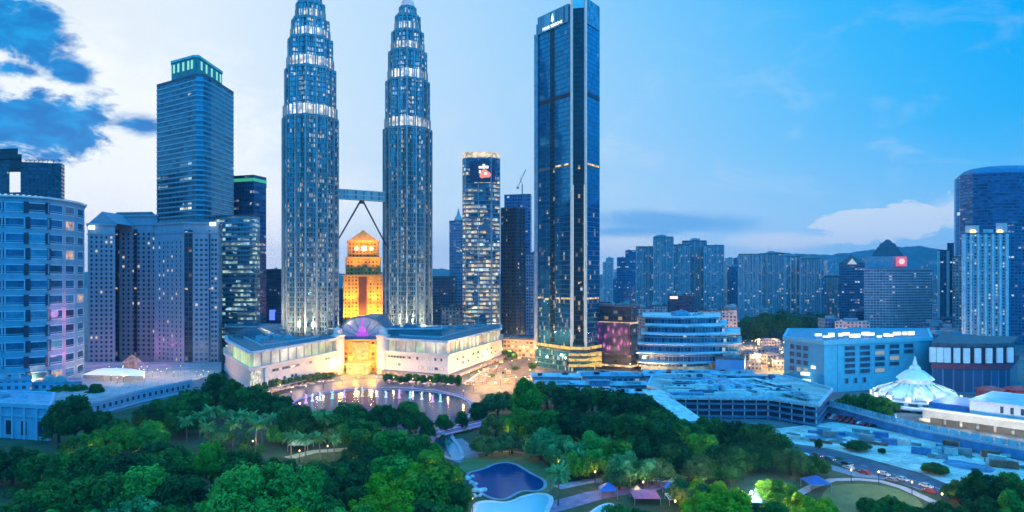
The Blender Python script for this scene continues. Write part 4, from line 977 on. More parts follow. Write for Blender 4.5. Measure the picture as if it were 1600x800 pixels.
MB().lathe(cx, cy, [(8.6, zz(602)), (8.6, zz(595))], 28).build('lantern', G_pet, root)
MB().lathe(cx, cy, [(10, zz(595.5)), (9.4, zz(593)), (5, zz(583)), (3.2, zz(581)), (2.8, zz(577)), (1.2, zz(573)), (.3, zz(560))], 28).build('upper_roof', M_pet, root)
for i in range(22):
    a = 2 * math.pi * i / 22; mb = MB(); mb.box(cx + 24.05 * math.cos(a), cy + 24.05 * math.sin(a), zz(642), zz(637), 4.2, .5, a + 1.57); mb.build('opening', mat('pavilion_dark', (.05, .09, .08), .5), root)
for i in range(22):
    a = 2 * math.pi * (i + .5) / 22; mb = MB(); mb.box(cx + 24.05 * math.cos(a), cy + 24.05 * math.sin(a), zz(630), zz(626.5), 4.6, .5, a + 1.57); mb.build('opening', mat('pavilion_dark', (0, 0, 0)), root)
for i in range(14):
    a = 2 * math.pi * i / 14; mb = MB(); mb.box(cx + 23 * math.cos(a), cy + 23 * math.sin(a), zz(624), zz(618), 2.4, 1.0, a + 1.57); mb.build('rim_light', G_white, root)
# long white hall right of it
root = thing('white_hall', 'long low white hall with slot windows and a planted terrace beside the round pavilion', 'building', (X(1540, 350), 350, 0))
w0, w1 = gp(1425, 664), gp(1640, 712); q0, q1 = (w0[0] + 6, w0[1] + 6), (w1[0] + 30, w1[1] + 12)
d_ = (Vector(q1) - Vector(q0)).normalized(); n_ = Vector((-d_.y, d_.x))
def run(o, f0, f1, dep): a_ = Vector(q0).lerp(Vector(q1), f0) + n_ * o; b_ = Vector(q0).lerp(Vector(q1), f1) + n_ * o; return ccw([tuple(a_), tuple(b_), tuple(b_ + n_ * dep), tuple(a_ + n_ * dep)])
MB().prism(run(8, .30, 1, 40), 0, 13.2).build('wall', mat('hall_white', (.66, .70, .76), .5, var=.10, scale=.1), root)
MB().prism(offset(run(8, .30, 1, 40), .6), 13.2, 13.9, bottom=True).build('roof', mat('hall_roof', (.60, .66, .74), .5, var=.2, scale=.08), root)
MB().prism(run(4, .02, 1, 12), 0, 6.5).build('terrace', mat('hall_terrace', (.54, .52, .48), .6, var=.12), root)
MB().prism(run(3.4, .0, 1, 1.0), 6.5, 7.6, bottom=True).build('parapet', M_white, root)
f0 = Vector(q0) + n_ * 8
windows(root, [(tuple(Vector(q0).lerp(Vector(q1), .46) + n_ * 8), tuple(Vector(q0).lerp(Vector(q1), .98) + n_ * 8), 8.6, 12.8, 9, 1, 1.8, 3.6)], M_glass, M_white, lit=0)
mb = MB(); mb.prism(run(2.8, 0, 1, .5), .6, 2.0, bottom=True); mb.build('foot_light', G_cream, root)
for k_ in range(9): mb = MB(); q = Vector(q0).lerp(Vector(q1), .12 + .1 * k_) + n_ * 2.2; mb.prism(run(1.6, .08 + .1 * k_, .16 + .1 * k_, 1.1), 0, 3.2, bottom=True); mb.build('terrace_opening', mat('opening_dark', (.10, .09, .07), .7), root)
MB().prism(run(13, .02, .32, 30), 0, 9.5).build('blue_block', mat('hall_blue', (.10, .22, .50), .5), root)
for f in (.1, .3, .5, .7, .9): q = Vector(q0).lerp(Vector(q1), f); lamp_light('POINT', (q.x - n_.x * 7, q.y - n_.y * 7, 5), 4200, (1, .88, .70), root, 1)
for a_q in (-2.4, -1.57, -.7, .4, 2.6): lamp_light('POINT', (cx + 31 * math.cos(a_q), cy + 31 * math.sin(a_q), 19), 6500, (.95, .97, .92), root, 1)

# ================================================================== road, wall and terrace on the right
M_terr = paved('terrace_deck', (.78, .70, .63), 4.0)
M_road = mat('asphalt', (.075, .10, .15), .75, var=.25, scale=.2)
M_pave = mat('paving', (.34, .38, .45), .75, var=.2, scale=.3)
sheet('paved_terrace', gpoly((1195, 672), (1300, 660), (1360, 668), (1460, 688), (1600, 722), (1700, 745), (1700, 830), (1560, 790), (1440, 740), (1300, 702), (1215, 690)), .14, M_terr)
r = random.Random(2); 
for i, pts in enumerate((((1335, 683), (1380, 672), (1388, 690), (1345, 690)), ((1400, 690), (1470, 700), (1450, 712), (1395, 706)), ((1480, 716), (1560, 732), (1545, 742), (1470, 726)), ((1420, 722), (1480, 738), (1470, 748), (1415, 730)), ((1255, 680), (1320, 676), (1330, 684), (1262, 688)), ((1550, 746), (1600, 758), (1600, 772), (1545, 758)))):
    sheet('terrace_patch', smooth_poly(gpoly(*pts), 1), .16, (mat('patch_dark', (.13, .24, .38), .7, var=.4, scale=.15), mat('patch_pale', (.80, .74, .68), .6, var=.25, scale=.15))[i % 2])
sheet('lower_road', gpoly((1190, 694), (1215, 692), (1300, 706), (1440, 744), (1600, 797), (1600, 822), (1430, 762), (1300, 722), (1190, 704)), .12, M_road)
# long curved wall with a glazed rail
pts = [gp(*p) for p in ((1272, 640), (1330, 655), (1385, 671), (1440, 686), (1520, 703), (1640, 726))]
mb = wallrun(pts, 0, 4.6, .8, MB()); single('retaining_wall', mb, mat('wall_blue', (.12, .28, .52), .6, var=.2), 'long curved blue wall along the upper road at the right', 'wall', (*pts[2], 0))
ptsb = [(x, y + 1.6) for x, y in pts]
root = thing('glass_fence', 'pale cyan glazed fence along the top of the long curved blue wall', 'fence', (*ptsb[2], 4.6))
for a, b in zip(ptsb[:-1], ptsb[1:]):
    n = max(2, int((Vector(b) - Vector(a)).length / 4))
    for i in range(n):
        p, q = Vector(a).lerp(Vector(b), (i + .08) / n), Vector(a).lerp(Vector(b), (i + .92) / n); mb = MB(); mb.beam((p.x, p.y, 5.9), (q.x, q.y, 5.9), .2, 2.4); mb.build('panel', mat('fence_cyan', (.30, .62, .72), .25, .1, var=.25), root)
        mb = MB(); mb.tube((p.x, p.y, 4.6), (p.x, p.y, 7.4), .14, n=6); mb.build('post', M_steel, root)
mb = wallrun(ptsb, 3.8, 4.59, 2.6, MB()); structure('upper_road_kerb', mb, M_conc)
sheet('upper_road', gpoly((1200, 612), (1290, 640), (1385, 666), (1440, 680), (1640, 716), (1640, 700), (1440, 668), (1380, 655), (1290, 626), (1215, 604)), .20, M_road)
mb = wallrun([gp(*p) for p in ((1285, 632), (1340, 645), (1400, 658))], .0, 3.6, 1.2, MB()); single('hoarding', mb, mat('hoarding_teal', (.18, .50, .60), .4, var=.2), 'teal hoarding beside the trees under the pale blue gridded block', 'hoarding', (*gp(1340, 645), 0))

# things left about on the terrace: a works site
r = random.Random(63)
for i in range(26):
    px = r.uniform(1225, 1570); lo = 672 + max(0, px - 1350) * .17; hi = 686 + (px - 1235) * .135; py = r.uniform(lo + 3, hi - 3); L_ = r.uniform(14, 46); h_q = r.uniform(1.2, 3.4); sl = .14 + r.uniform(-.04, .05)
    sheet('terrace_patch', smooth_poly(gpoly((px - L_ / 2, py - sl * L_ / 2), (px - L_ * .1, py - h_q), (px + L_ / 2, py + sl * L_ / 2 - h_q * .3), (px + L_ * .3, py + sl * L_ / 2 + h_q), (px - L_ * .3, py + h_q * .6)), 1), .164 + .0006 * i, (mat('patch_dark', (0, 0, 0)), mat('patch_pale', (0, 0, 0)), mat('patch_soil', (.22, .20, .18), .9, var=.4, scale=.4))[i % 3])
r = random.Random(88); ckind = 0
def terr(px, py): return gp(px, py, .15)
CB = [mat('box_' + n_, c_, .5, .2, var=.25, scale=.4) for n_, c_ in (('blue', (.08, .22, .42)), ('white', (.62, .62, .60)), ('rust', (.30, .12, .07)), ('grey', (.28, .30, .31)))]
bw = ('blue', 'white', 'rusty', 'grey')
for i in range(34):
    px = r.uniform(1235, 1590); lo = 673 + max(0, px - 1350) * .16; hi = 688 + (px - 1235) * .135; py = r.uniform(lo + 2, hi - 2); x_, y_ = terr(px, py); ro = -.55 + r.uniform(-.25, .25); k_ = i % 4
    if abs(px - 1338) < 16 and abs(py - 705) < 14: continue
    if i % 3 == 0:
        c_, s_ = math.cos(ro), math.sin(ro); t_ = thing('container', '%s steel site container standing on the pale terrace' % bw[k_], 'container', (x_, y_, .16), '%s containers on the pale terrace' % bw[k_])
        mb = MB(); mb.box(x_, y_, .17, 2.9, 6.1, 2.5, ro)
        for q in range(-5, 6): mb.box(x_ + c_ * q * .55, y_ + s_ * q * .55, .3, 2.75, .16, 2.62, ro)
        mb.build('body', CB[k_], t_); mb = MB(); mb.box(x_ + c_ * 3.1, y_ + s_ * 3.1, .3, 2.7, .1, 2.2, ro); mb.build('door', M_tank, t_)
    elif i % 3 == 1:
        mb = MB(); n_ = r.randrange(3, 6); L_ = r.uniform(3, 8); c_, s_ = math.cos(ro), math.sin(ro)
        for a_q in range(n_):
            for b_q in range(n_ - a_q): o_ = (a_q * .5 + b_q) * .62 - n_ * .31; mb.tube((x_ - c_ * L_ / 2 - s_ * o_, y_ - s_ * L_ / 2 + c_ * o_, .5 + a_q * .54), (x_ + c_ * L_ / 2 - s_ * o_, y_ + s_ * L_ / 2 + c_ * o_, .5 + a_q * .54), .3, n=7)
        single('pipe_stack', mb, CB[k_], 'stack of %s pipes lying on the pale terrace' % bw[k_], 'pipes', (x_, y_, .16), '%s pipe stacks on the pale terrace' % bw[k_])
    else:
        mb = MB(); L_ = r.uniform(8, 20); c_, s_ = math.cos(ro), math.sin(ro)
        mb.beam((x_ - c_ * L_ / 2, y_ - s_ * L_ / 2, .9), (x_ + c_ * L_ / 2, y_ + s_ * L_ / 2, .9), .25, 1.2)
        for q in range(int(L_ / 2) + 1): w_ = -L_ / 2 + q * 2; mb.box(x_ + c_ * w_, y_ + s_ * w_, .17, 1.7, .2, .9, ro)
        single('site_barrier', mb, CB[k_], 'run of %s site barrier across the pale terrace' % bw[k_], 'barrier', (x_, y_, .16), '%s site barriers on the pale terrace' % bw[k_])
# lane markings on the lower road
mb = MB(); A_ = [Vector(gp(*p)) for p in ((1215, 700), (1300, 714), (1435, 753), (1600, 809))]
for a, b in zip(A_[:-1], A_[1:]):
    L_ = (b - a).length; d_ = (b - a) / L_; n_ = Vector((-d_.y, d_.x)) * .12; q = 0
    while q < L_ - 3: p0, p1 = a + d_ * q, a + d_ * (q + 3); mb.face([(*(p0 - n_), .126), (*(p1 - n_), .126), (*(p1 + n_), .126), (*(p0 + n_), .126)]); q += 7
structure('lane_marking', mb, M_white)
# ================================================================== parking deck and long roofs in the middle
zd = 11.2
pl = ccw([(X(1052, 366), 366), (X(1200, 364), 364), (X(1278, 343), 343), (X(1300, 392), 392), (X(1225, 446), 446), (X(1020, 446), 446), (X(1012, 404), 404)])
root = thing('parking_deck', 'open sided parking deck with a pale roof and three dark levels facing the park', 'parking deck', (*centre(pl), 0))
M_deck = paved('deck_roof', (.52, .52, .50), 5.0, var=.35)
MB().prism(offset(pl, -2.5), 0, zd - .6).build('core', mat('deck_dark', (.035, .055, .10), .7), root)
for z_ in (.6, 4.0, 7.4): MB().prism(pl, z_, z_ + 1.1, bottom=True).build('level', mat('deck_level', (.10, .18, .30), .6, var=.2), root)
MB().prism(offset(pl, .6), zd - 1.1, zd, bottom=True).build('roof', M_deck, root)
mb = MB(); mb.ring(offset(pl, .62), offset(pl, -.2), zd - .2, zd + 1.0); mb.build('parapet', mat('deck_parapet', (.56, .64, .76), .6, var=.2), root)
for i in range(16):
    for (p, q, n) in ((0, 1, 1),): pass
mb = MB(); add_piers(mb, offset(pl, -.6), .02, zd - 1.2, 6, .5, .3, [0, 1], each=('column', M_conc, root))
clutter(root, offset(pl, -8), zd, 30, 8, 8, mat('deck_unit', (.36, .50, .60), .6, var=.3))
mb = MB(); r = random.Random(41)
for i in range(11):
    yy = 372 + i * 6.6 + r.uniform(-1, 1); xa, xb = X(1045 + r.uniform(-10, 30), yy), X(1215 + (yy < 400) * 40 - r.uniform(0, 40), yy); n = r.randrange(2, 5)
    for k_ in range(n):
        p_, q_ = xa + (xb - xa) * (k_ + .05) / n, xa + (xb - xa) * (k_ + r.uniform(.6, .95)) / n; mb = MB(); mb.box((p_ + q_) / 2, yy, zd, zd + r.uniform(.8, 2.4), q_ - p_, r.uniform(1.5, 4.2)); mb.build('roof_canopy', (mat('canopy_pale', (.74, .72, .70), .5, var=.2), mat('canopy_blue', (.14, .32, .48), .5, var=.3), mat('canopy_dark', (.06, .12, .20), .5, var=.3))[r.randrange(3)], root)
r = random.Random(71)
for i, (oy, hq) in enumerate(((0, 2.6), (4, 1.6), (9, 2.0), (14, 1.2), (19, 1.7))):
    line = [(1030, 590 + oy), (1110, 591 + oy), (1172, 596 + oy * .9), (1222, 610 + oy * .45), (1266, 626 + oy * .12)]; P_ = [gp(a_, b_, zd) for a_, b_ in line]
    for j in range(4):
        a_q, b_q = Vector(P_[j]), Vector(P_[j + 1]); n_q = r.randrange(1, 3)
        for k_ in range(n_q):
            p_, q_ = a_q.lerp(b_q, (k_ + r.uniform(.0, .12)) / n_q), a_q.lerp(b_q, (k_ + r.uniform(.75, 1)) / n_q); mb = MB(); mb.beam((p_.x, p_.y, zd + hq), (q_.x, q_.y, zd + hq), r.uniform(1.6, 3.6), .35)
            for f in (.05, .35, .65, .95): w_ = p_.lerp(q_, f); mb.box(w_.x, w_.y, zd, zd + hq - .17, .3, .3)
            mb.build('roof_canopy', (mat('canopy_pale', (0, 0, 0)), mat('canopy_blue', (0, 0, 0)), mat('canopy_pale', (0, 0, 0)), mat('canopy_teal', (.18, .38, .42), .5, var=.3))[(i + j) % 4], root)
r = random.Random(52)
for i in range(70):
    yy = r.uniform(372, 440); xa = r.uniform(X(1050, yy), X(1225 + (400 < yy) * -10 + (yy < 395) * 45, yy)); mb = MB(); s_q = r.uniform(.8, 2.6); mb.box(xa, yy, zd, zd + s_q * r.uniform(.6, 1.6), s_q * r.uniform(.6, 2.2), s_q, r.uniform(-.2, .2)); mb.build('roof_vent', (mat('canopy_pale', (0, 0, 0)), mat('canopy_dark', (0, 0, 0)), M_tank)[i % 3], root)
for i in range(9):
    yy = 376 + i * 7; mb = MB(); x0_ = X(1048, yy); x1_ = X(1205, yy); z_q = zd + .5; mb.tube((x0_, yy, z_q), (x1_ - r.uniform(0, 20), yy + r.uniform(-2, 2), z_q), .22, n=6); mb.build('roof_pipe', M_white, root)
p_, q_ = (X(1018, 380), 380, 12.6), (X(1084, 334), 334, 5.2); t_ = thing('covered_ramp', 'pale sloping covered ramp at the left end of the parking deck', 'ramp', ((p_[0] + q_[0]) / 2, 357, 0))
MB().beam(p_, q_, 11, .5).build('roof', mat('ramp_pale', (.74, .70, .66), .6, var=.25, scale=.25), t_); MB().beam((p_[0], p_[1], 9), (q_[0], q_[1], 1.6), 9.5, .5).build('deck', M_conc, t_)
for k_ in range(7):
    f = (k_ + .3) / 6.6; a_ = Vector(p_).lerp(Vector(q_), f)
    for s_ in (-4.4, 4.4): MB().tube((a_.x + s_ * .72, a_.y + s_ * .68, 0), (a_.x + s_ * .72, a_.y + s_ * .68, a_.z), .22, n=6).build('post', M_steel, t_)
r = random.Random(31)
cols = ((.50, .60, .70), (.36, .50, .60), (.20, .36, .50), (.28, .48, .54), (.46, .48, .56))
sheds = [(832, 905, 470, 12, 8.5), (838, 930, 452, 10, 6.0), (910, 1004, 476, 12, 8.0), (935, 1012, 448, 10, 5.5), (885, 960, 430, 10, 5), (962, 1022, 426, 9, 4.6), (1008, 1060, 470, 11, 9), (1062, 1120, 468, 11, 10), (1122, 1178, 470, 11, 9.5), (1180, 1222, 455, 11, 9), (905, 985, 498, 10, 6.0), (1010, 1090, 495, 10, 7), (1095, 1175, 498, 10, 7)]
adj = ('pale grey', 'bluish', 'dark blue', 'teal', 'greyish violet')
for i, (p0, p1, Yd, dep, ht) in enumerate(sheds):
    x0, x1 = X(p0, Yd), X(p1, Yd); sk = r.uniform(-4, 4)
    root = thing('shed', '%s long roofed shed %s, behind the right wood' % (adj[i % 5], ('farthest left', 'nearest the left trees', 'beside the black stall', 'left of the ramp', 'under the podium screen', 'touching the ramp', 'behind the ramp', 'left behind the deck', 'middle behind the deck', 'right behind the deck', 'behind the first row', 'below the stepped building', 'beside the bright blue block')[i]), 'shed', ((x0 + x1) / 2, Yd, 0))
    pl = ccw([(x0, Yd), (x1, Yd + sk), (x1, Yd + dep + sk), (x0, Yd + dep)])
    MB().prism(pl, 0, ht - 1.2).build('wall', facade('shed_wall', (.22, .32, .42), (.06, .10, .16), 4, 3, .7, .5, lit=.16, warm=(.8, .9, .9), cool=(.6, .8, 1), es=.6, gmetal=.2), root)
    mb = MB(); po = offset(pl, 1.0); c_ = [((po[0][0] + po[3][0]) / 2, (po[0][1] + po[3][1]) / 2), ((po[1][0] + po[2][0]) / 2, (po[1][1] + po[2][1]) / 2)]
    mb.prism(po, ht - 1.2, ht - .9, bottom=True); mb.face([(*po[0], ht - .89), (*po[1], ht - .89), (*c_[1], ht + 1), (*c_[0], ht + 1)]); mb.face([(*po[2], ht - .89), (*po[3], ht - .89), (*c_[0], ht + 1), (*c_[1], ht + 1)])
    mb.face([(*po[1], ht - .89), (*po[2], ht - .89), (*c_[1], ht + 1)]); mb.face([(*po[3], ht - .89), (*po[0], ht - .89), (*c_[0], ht + 1)])
    mb.build('roof', mat('shed_roof_%d' % (i % 5), cols[i % 5], .5, .1, var=.30, scale=.12), root)
    for k_ in range(5): q = r.uniform(x0 + 2, x1 - 2); mb = MB(); mb.box(q, Yd + dep * .25 + sk * .5, ht - .85, ht + 1.2, r.uniform(2, 5), 2); mb.build('plant_unit', M_tank, root)
mb = MB(); x_ = X(936, 440); mb.box(x_, 440, 3.2, 9.2, 13, 7); mb.box(x_, 436.6, 4.0, 5.6, 13.2, .6, m=1); mb.box(x_, 440, 9.201, 9.6, 14, 8, m=2)
for s in (-5, 5): mb.box(x_ + s, 440, 0, 3.2, .8, .8)
single('stall', mb, [mat('stall_blue', (.10, .22, .38), .5), glow('stall_white', (.9, .95, 1), .9), M_roofb], 'blue boxed stall with a white lit strip below the podium screen', 'stall', (x_, 440, 0))

# ================================================================== shopping centre
root = thing('shopping_centre', 'cream stone shopping centre with glowing upper galleries and a golden entrance below the twin towers', 'shopping centre', (X(563, 540), 540, 0))
M_mall = mat('mall_stone', (.66, .60, .56), .6, var=.08)
M_mallb = mat('mall_roof', (.10, .17, .21), .6, var=.3, scale=.15)
F_mw = M_mall
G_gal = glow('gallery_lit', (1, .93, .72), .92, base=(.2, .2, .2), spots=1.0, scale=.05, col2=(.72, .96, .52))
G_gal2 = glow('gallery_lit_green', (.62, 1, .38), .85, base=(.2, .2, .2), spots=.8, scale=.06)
L0, L1 = (391, 430), (525, 532); R0, R1, R2 = (598, 536), (700, 506), (784, 640)
lw = fp(L0, L1, (525, 600), (352, 560), (352, 520)); rw_ = fp(R0, R1, R2, (784, 690), (598, 640))
for nm, pl in (('left_wing', lw), ('right_wing', rw_)):
    MB().prism(pl, 0, 18).build(nm, M_mall, root)
    mb = MB(); mb.ring(offset(pl, 1.4), offset(pl, -1), 17.2, 18.6); mb.ring(offset(pl, .7), offset(pl, -.5), 4.5, 5.6); mb.build('cornice', mat('mall_trim', (.68, .64, .60), .55, var=.06), root)
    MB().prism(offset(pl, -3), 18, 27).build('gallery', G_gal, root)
    mb = MB(); po = offset(pl, -2.4); add_piers(mb, po, 18.02, 26.9, 10, .7, .5, each=('gallery_mullion', M_mall, root))
    MB().prism(offset(pl, .4), 27, 28.6, bottom=True).build('roof_edge', mat('mall_edge', (.50, .60, .66), .5), root)
    ro_ = MB().prism(offset(pl, -2), 28.6, 29.1).build('roof', M_mallb, root); clutter(ro_, offset(pl, -8), 29.1, 26, 5 if nm == 'left_wing' else 6, 6.5, mat('mall_unit2', (.26, .36, .42), .5, var=.3)); mb = MB(); mb.ring(offset(pl, -13), offset(pl, -13.8), 29.1, 30.3); mb.build('roof_kerb', mat('terrace_edge', (.42, .56, .62), .5), ro_)
a_, b_ = Vector((X(*L0), L0[1])), Vector((X(*L1), L1[1]))
strip_ = lambda a_, b_, f0, f1, o, z0, z1, nm, m_: (lambda p, q, n: MB().prism(ccw([tuple(p + n * o), tuple(q + n * o), tuple(q - n * .3), tuple(p - n * .3)]), z0, z1, bottom=True).build(nm, m_, root))(a_.lerp(b_, f0), a_.lerp(b_, f1), Vector(((b_ - a_).y, -(b_ - a_).x)).normalized())
c_ = Vector((X(352, 520), 520))
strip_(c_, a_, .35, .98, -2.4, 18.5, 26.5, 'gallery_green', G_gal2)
strip_(a_, b_, -.0, .10, .6, 1, 16, 'corner_bay', glow('corner_bay', (.9, 1, .8), .7, spots=1.4, scale=.5))
strip_(a_, b_, .13, .16, 1.2, 0, 17, 'buttress', M_mall)
windows(root, [(tuple(a_.lerp(b_, .22)), tuple(a_.lerp(b_, .52)), 12, 16, 9, 1, 3.8, 1.9), (tuple(a_.lerp(b_, .6)), tuple(a_.lerp(b_, .68)), 12, 16, 2, 1, 3.8, 1.9), (tuple(a_.lerp(b_, .84)), tuple(a_.lerp(b_, .92)), 12, 16, 2, 1, 3, 1.6), (tuple(a_.lerp(b_, .2)), tuple(a_.lerp(b_, .5)), 5.8, 9, 7, 1, 2.6, 2.2, lambda i, j, r: i in (2, 4))],
        mat('mall_glass', (.08, .11, .15), .12, .3), M_concg, lit=.12, seed=2)
r0_, r1_, r2_ = (Vector((X(*p), p[1])) for p in (R0, R1, R2))
windows(root, [(tuple(r0_.lerp(r1_, .08)), tuple(r0_.lerp(r1_, .45)), 12.5, 16, 8, 1, 2.2, 1.7, lambda i, j, r: False), (tuple(r0_.lerp(r1_, .5)), tuple(r0_.lerp(r1_, .95)), 12.5, 16, 5, 1, 1.8, 2.2), (tuple(r0_.lerp(r1_, .1)), tuple(r0_.lerp(r1_, .3)), 7, 10, 3, 1, 2.6, 2), (tuple(r0_.lerp(r1_, .55)), tuple(r0_.lerp(r1_, .95)), 5.8, 9, 5, 1, 3.2, 2.2), (tuple(r1_.lerp(r2_, .1)), tuple(r1_.lerp(r2_, .9)), 7, 15, 9, 2, 3.6, 2.0, lambda i, j, r: (i + j) % 3 == 0)],
        mat('mall_glass', (0, 0, 0)), M_concg, lit=.2, seed=5)
# awnings at the foot
for p, q, nm in ((a_, b_, 0), (r0_, r1_, 1), (r1_, r2_, 2)):
    n_ = Vector(((q - p).y, -(q - p).x)).normalized(); mb = MB(); mb.prism(ccw([tuple(p + n_ * 7), tuple(q + n_ * 7), tuple(q + n_ * .2), tuple(p + n_ * .2)]), 3.3, 3.8, bottom=True); mb.build('awning', mat('awning', (.36, .30, .28), .6), root)
    mb = MB(); mb.prism(ccw([tuple(p.lerp(q, .04) + n_ * 3.5), tuple(p.lerp(q, .96) + n_ * 3.5), tuple(p.lerp(q, .96) + n_ * .25), tuple(p.lerp(q, .04) + n_ * .25)]), .3, 3.1, bottom=True); mb.build('shopfront', glow('shopfront', (1, .60, .32), .8, spots=1.4, scale=.35), root)
    for k_ in range(5): w_ = p.lerp(q, (k_ + .5) / 5) + n_ * 15; lamp_light('POINT', (w_.x, w_.y, 5.5), 3900 if nm < 2 else 2600, (1, .60, .36), root, .6)
# rear dark roof terraces
for p0, p1, Yd, z_, nm in ((432, 526, 556, 34, 0), (600, 690, 552, 34, 1), (352, 440, 590, 33, 2)):
    pl = fp((p0, Yd), (p1, Yd), (p1, Yd + 30), (p0, Yd + 30)); MB().prism(pl, 28, z_).build('roof_terrace', M_mallb, root)
    mb = MB(); mb.ring(offset(pl, .5), offset(pl, -.5), z_ - .3, z_ + .9); mb.build('terrace_edge', mat('terrace_edge', (.42, .56, .62), .5), root)
    clutter(root, pl, z_, 6, nm + 40, 6, mat('mall_unit', (.10, .20, .30), .5))
mb = MB()
for i in range(9):
    a0, a1 = math.pi * i / 9, math.pi * (i + 1) / 9; q = X(408, 545)
    mb.face([(q + 17 * math.cos(a0), 530, 28 + 9 * math.sin(a0)), (q + 17 * math.cos(a0), 566, 28 + 9 * math.sin(a0)), (q + 17 * math.cos(a1), 566, 28 + 9 * math.sin(a1)), (q + 17 * math.cos(a1), 530, 28 + 9 * math.sin(a1))], smooth=True)
mb.face([(q + 17 * math.cos(math.pi * i / 9), 530, 28 + 9 * math.sin(math.pi * i / 9)) for i in range(9, -1, -1)]); mb.build('barrel_roof', M_mallb, root)
# entrance pavilion: golden glass front, two round corner towers, glazed arch
pe = fp((530, 545), (596, 545), (596, 600), (530, 600))
F_ent = facade('entrance_front', (.66, .38, .10), (.30, .12, .02), 3.6, 4.2, .66, .6, lit=.62, warm=(1, .46, .03), cool=(1, .72, .25), coolmix=.2, es=1.2, gmetal=.2)
MB().prism(pe, 0, 26).build('entrance_block', F_ent, root)
for z_ in (8.5, 13, 17.5, 22, 25.6):
    mb = MB(); mb.prism(offset(pe, .9), z_, z_ + .7, bottom=True); mb.build('entrance_band', mat('entrance_trim', (.66, .42, .14), .55), root)
xq = X(563, 543); mb = MB(); mb.box(xq, 544.4, 9.5, 24, 13, 1.6); mb.build('entrance_glass', glow('entrance_glass', (1, .48, .03), 1.15, spots=1.0, scale=.25), root)
mb = MB(); mb.box(xq, 538, 0, 7.6, 17, 12.5); mb.prism([(xq - 10, 530), (xq + 10, 530), (xq + 10, 544), (xq - 10, 544)], 7.61, 8.5, bottom=True); mb.build('porch', glow('porch_lit', (1, .62, .10), 1.35, spots=1.0), root)
for px in (527, 598):
    mb = MB(); mb.lathe(X(px, 536), 538, [(5.0, 0), (5.0, 29), (5.6, 29.4), (5.6, 30.6), (3.6, 31), (3.2, 35), (.2, 37)], 20); mb.build('corner_tower', M_mall, root)
yv, zv, rv = 552, 26.7, 19.5; mb = MB(); n = 16
for i in range(n):
    a0, a1 = math.pi * i / n, math.pi * (i + 1) / n
    mb.face([(xq + rv * math.cos(a0), yv, zv + rv * .9 * math.sin(a0)), (xq + rv * math.cos(a0), yv + 50, zv + rv * .9 * math.sin(a0)), (xq + rv * math.cos(a1), yv + 50, zv + rv * .9 * math.sin(a1)), (xq + rv * math.cos(a1), yv, zv + rv * .9 * math.sin(a1))], smooth=True)
mb.build('vault', mat('vault_metal', (.14, .24, .34), .4, .4), root)
mb = MB(); mb.face([(xq + (rv - .5) * math.cos(math.pi * i / n), yv + .6, zv + (rv - .5) * .9 * math.sin(math.pi * i / n)) for i in range(n, -1, -1)]); mb.build('arch_glass', mat('arch_glass', (.34, .42, .56), .2, .3, emit=(.55, .65, 1), es=.16), root)
mb = MB()
for i in range(n): 
    a0, a1 = math.pi * i / n, math.pi * (i + 1) / n; mb.beam((xq + rv * math.cos(a0), yv, zv + rv * .9 * math.sin(a0)), (xq + rv * math.cos(a1), yv, zv + rv * .9 * math.sin(a1)), 1.3, 1.5)
for i in range(1, 8): a0 = math.pi * i / 8; mb.beam((xq + 4 * math.cos(a0), yv, zv + 3.6 * math.sin(a0)), (xq + rv * math.cos(a0), yv, zv + rv * .9 * math.sin(a0)), .45)
mb.build('arch_rib', mat('arch_rib', (.12, .20, .30), .4, .4), root)
mb = MB(); mb.tube((xq, yv - 1.4, zv + 6.4), (xq, yv - 2.0, zv + 6.4), 3.2, n=20); mb.box(xq, yv - 1.7, zv + 1.2, zv + 4.2, 9.5, .8); mb.beam((xq, yv - 1.2, zv + 7), (xq, yv - 1.2, zv + 17), .9); mb.build('emblem', glow('emblem_magenta', (.62, .03, .85), .9), root)
mb = MB(); mb.box(xq, 549, 26.02, 28.4, 36, 5); mb.build('arch_base', mat('arch_base', (.05, .13, .30), .4), root)
for x_ in (-12, 0, 12): lamp_light('POINT', (xq + x_, 527, 10), 24000, (1, .50, .05), root, 1)

# ================================================================== lake, fountains, promenade
lake_pts = smooth_poly(gpoly((452, 640), (462, 626), (500, 616), (560, 610), (620, 609), (680, 613), (725, 622), (738, 640), (728, 655), (712, 664), (700, 680), (716, 700), (722, 722), (690, 712), (660, 690), (600, 672), (520, 660)), 2)
mb = MB(); mb.ring(offset(lake_pts, 1.6), lake_pts, -.3, .42); structure('lake_kerb', mb, mat('lake_kerb', (.40, .40, .46), .6))
sheet('lake_water', lake_pts, .06, water('lake', (.006, .04, .11), .09, .8, .30))
prom = smooth_poly(gpoly((400, 640), (425, 620), (500, 600), (590, 590), (700, 598), (745, 610), (760, 640), (740, 655), (740, 640), (727, 621), (680, 611), (620, 607), (560, 608), (500, 614), (460, 626), (448, 644)), 1)
sheet('promenade', prom, .04, paved('promenade_paving', (.15, .12, .15), 3.0, .5))
pts = [gp(*p) for p in ((452, 634), (475, 621), (510, 613), (560, 608), (620, 607), (680, 611), (722, 620), (742, 633))]
mb = MB(); wallrun(pts, .45, .95, .9, mb); single('light_rail', mb, glow('rail_violet', (.30, .26, .95), .55), 'violet lit rail curving along the lake edge in front of the shopping centre', 'rail', (*pts[3], 0))
jets = [(478, 630, 'pink'), (488, 627, 'white'), (500, 626, 'white'), (519, 623, 'cyan'), (538, 621, 'pink'), (556, 620, 'gold'), (566, 619.5, 'gold'), (577, 619, 'gold'), (589, 620, 'white'), (603, 621, 'white'), (624, 622, 'pink'), (641, 622, 'cyan'), (659, 624, 'lemon'), (676, 628, 'pink'), (688, 628, 'cyan')]
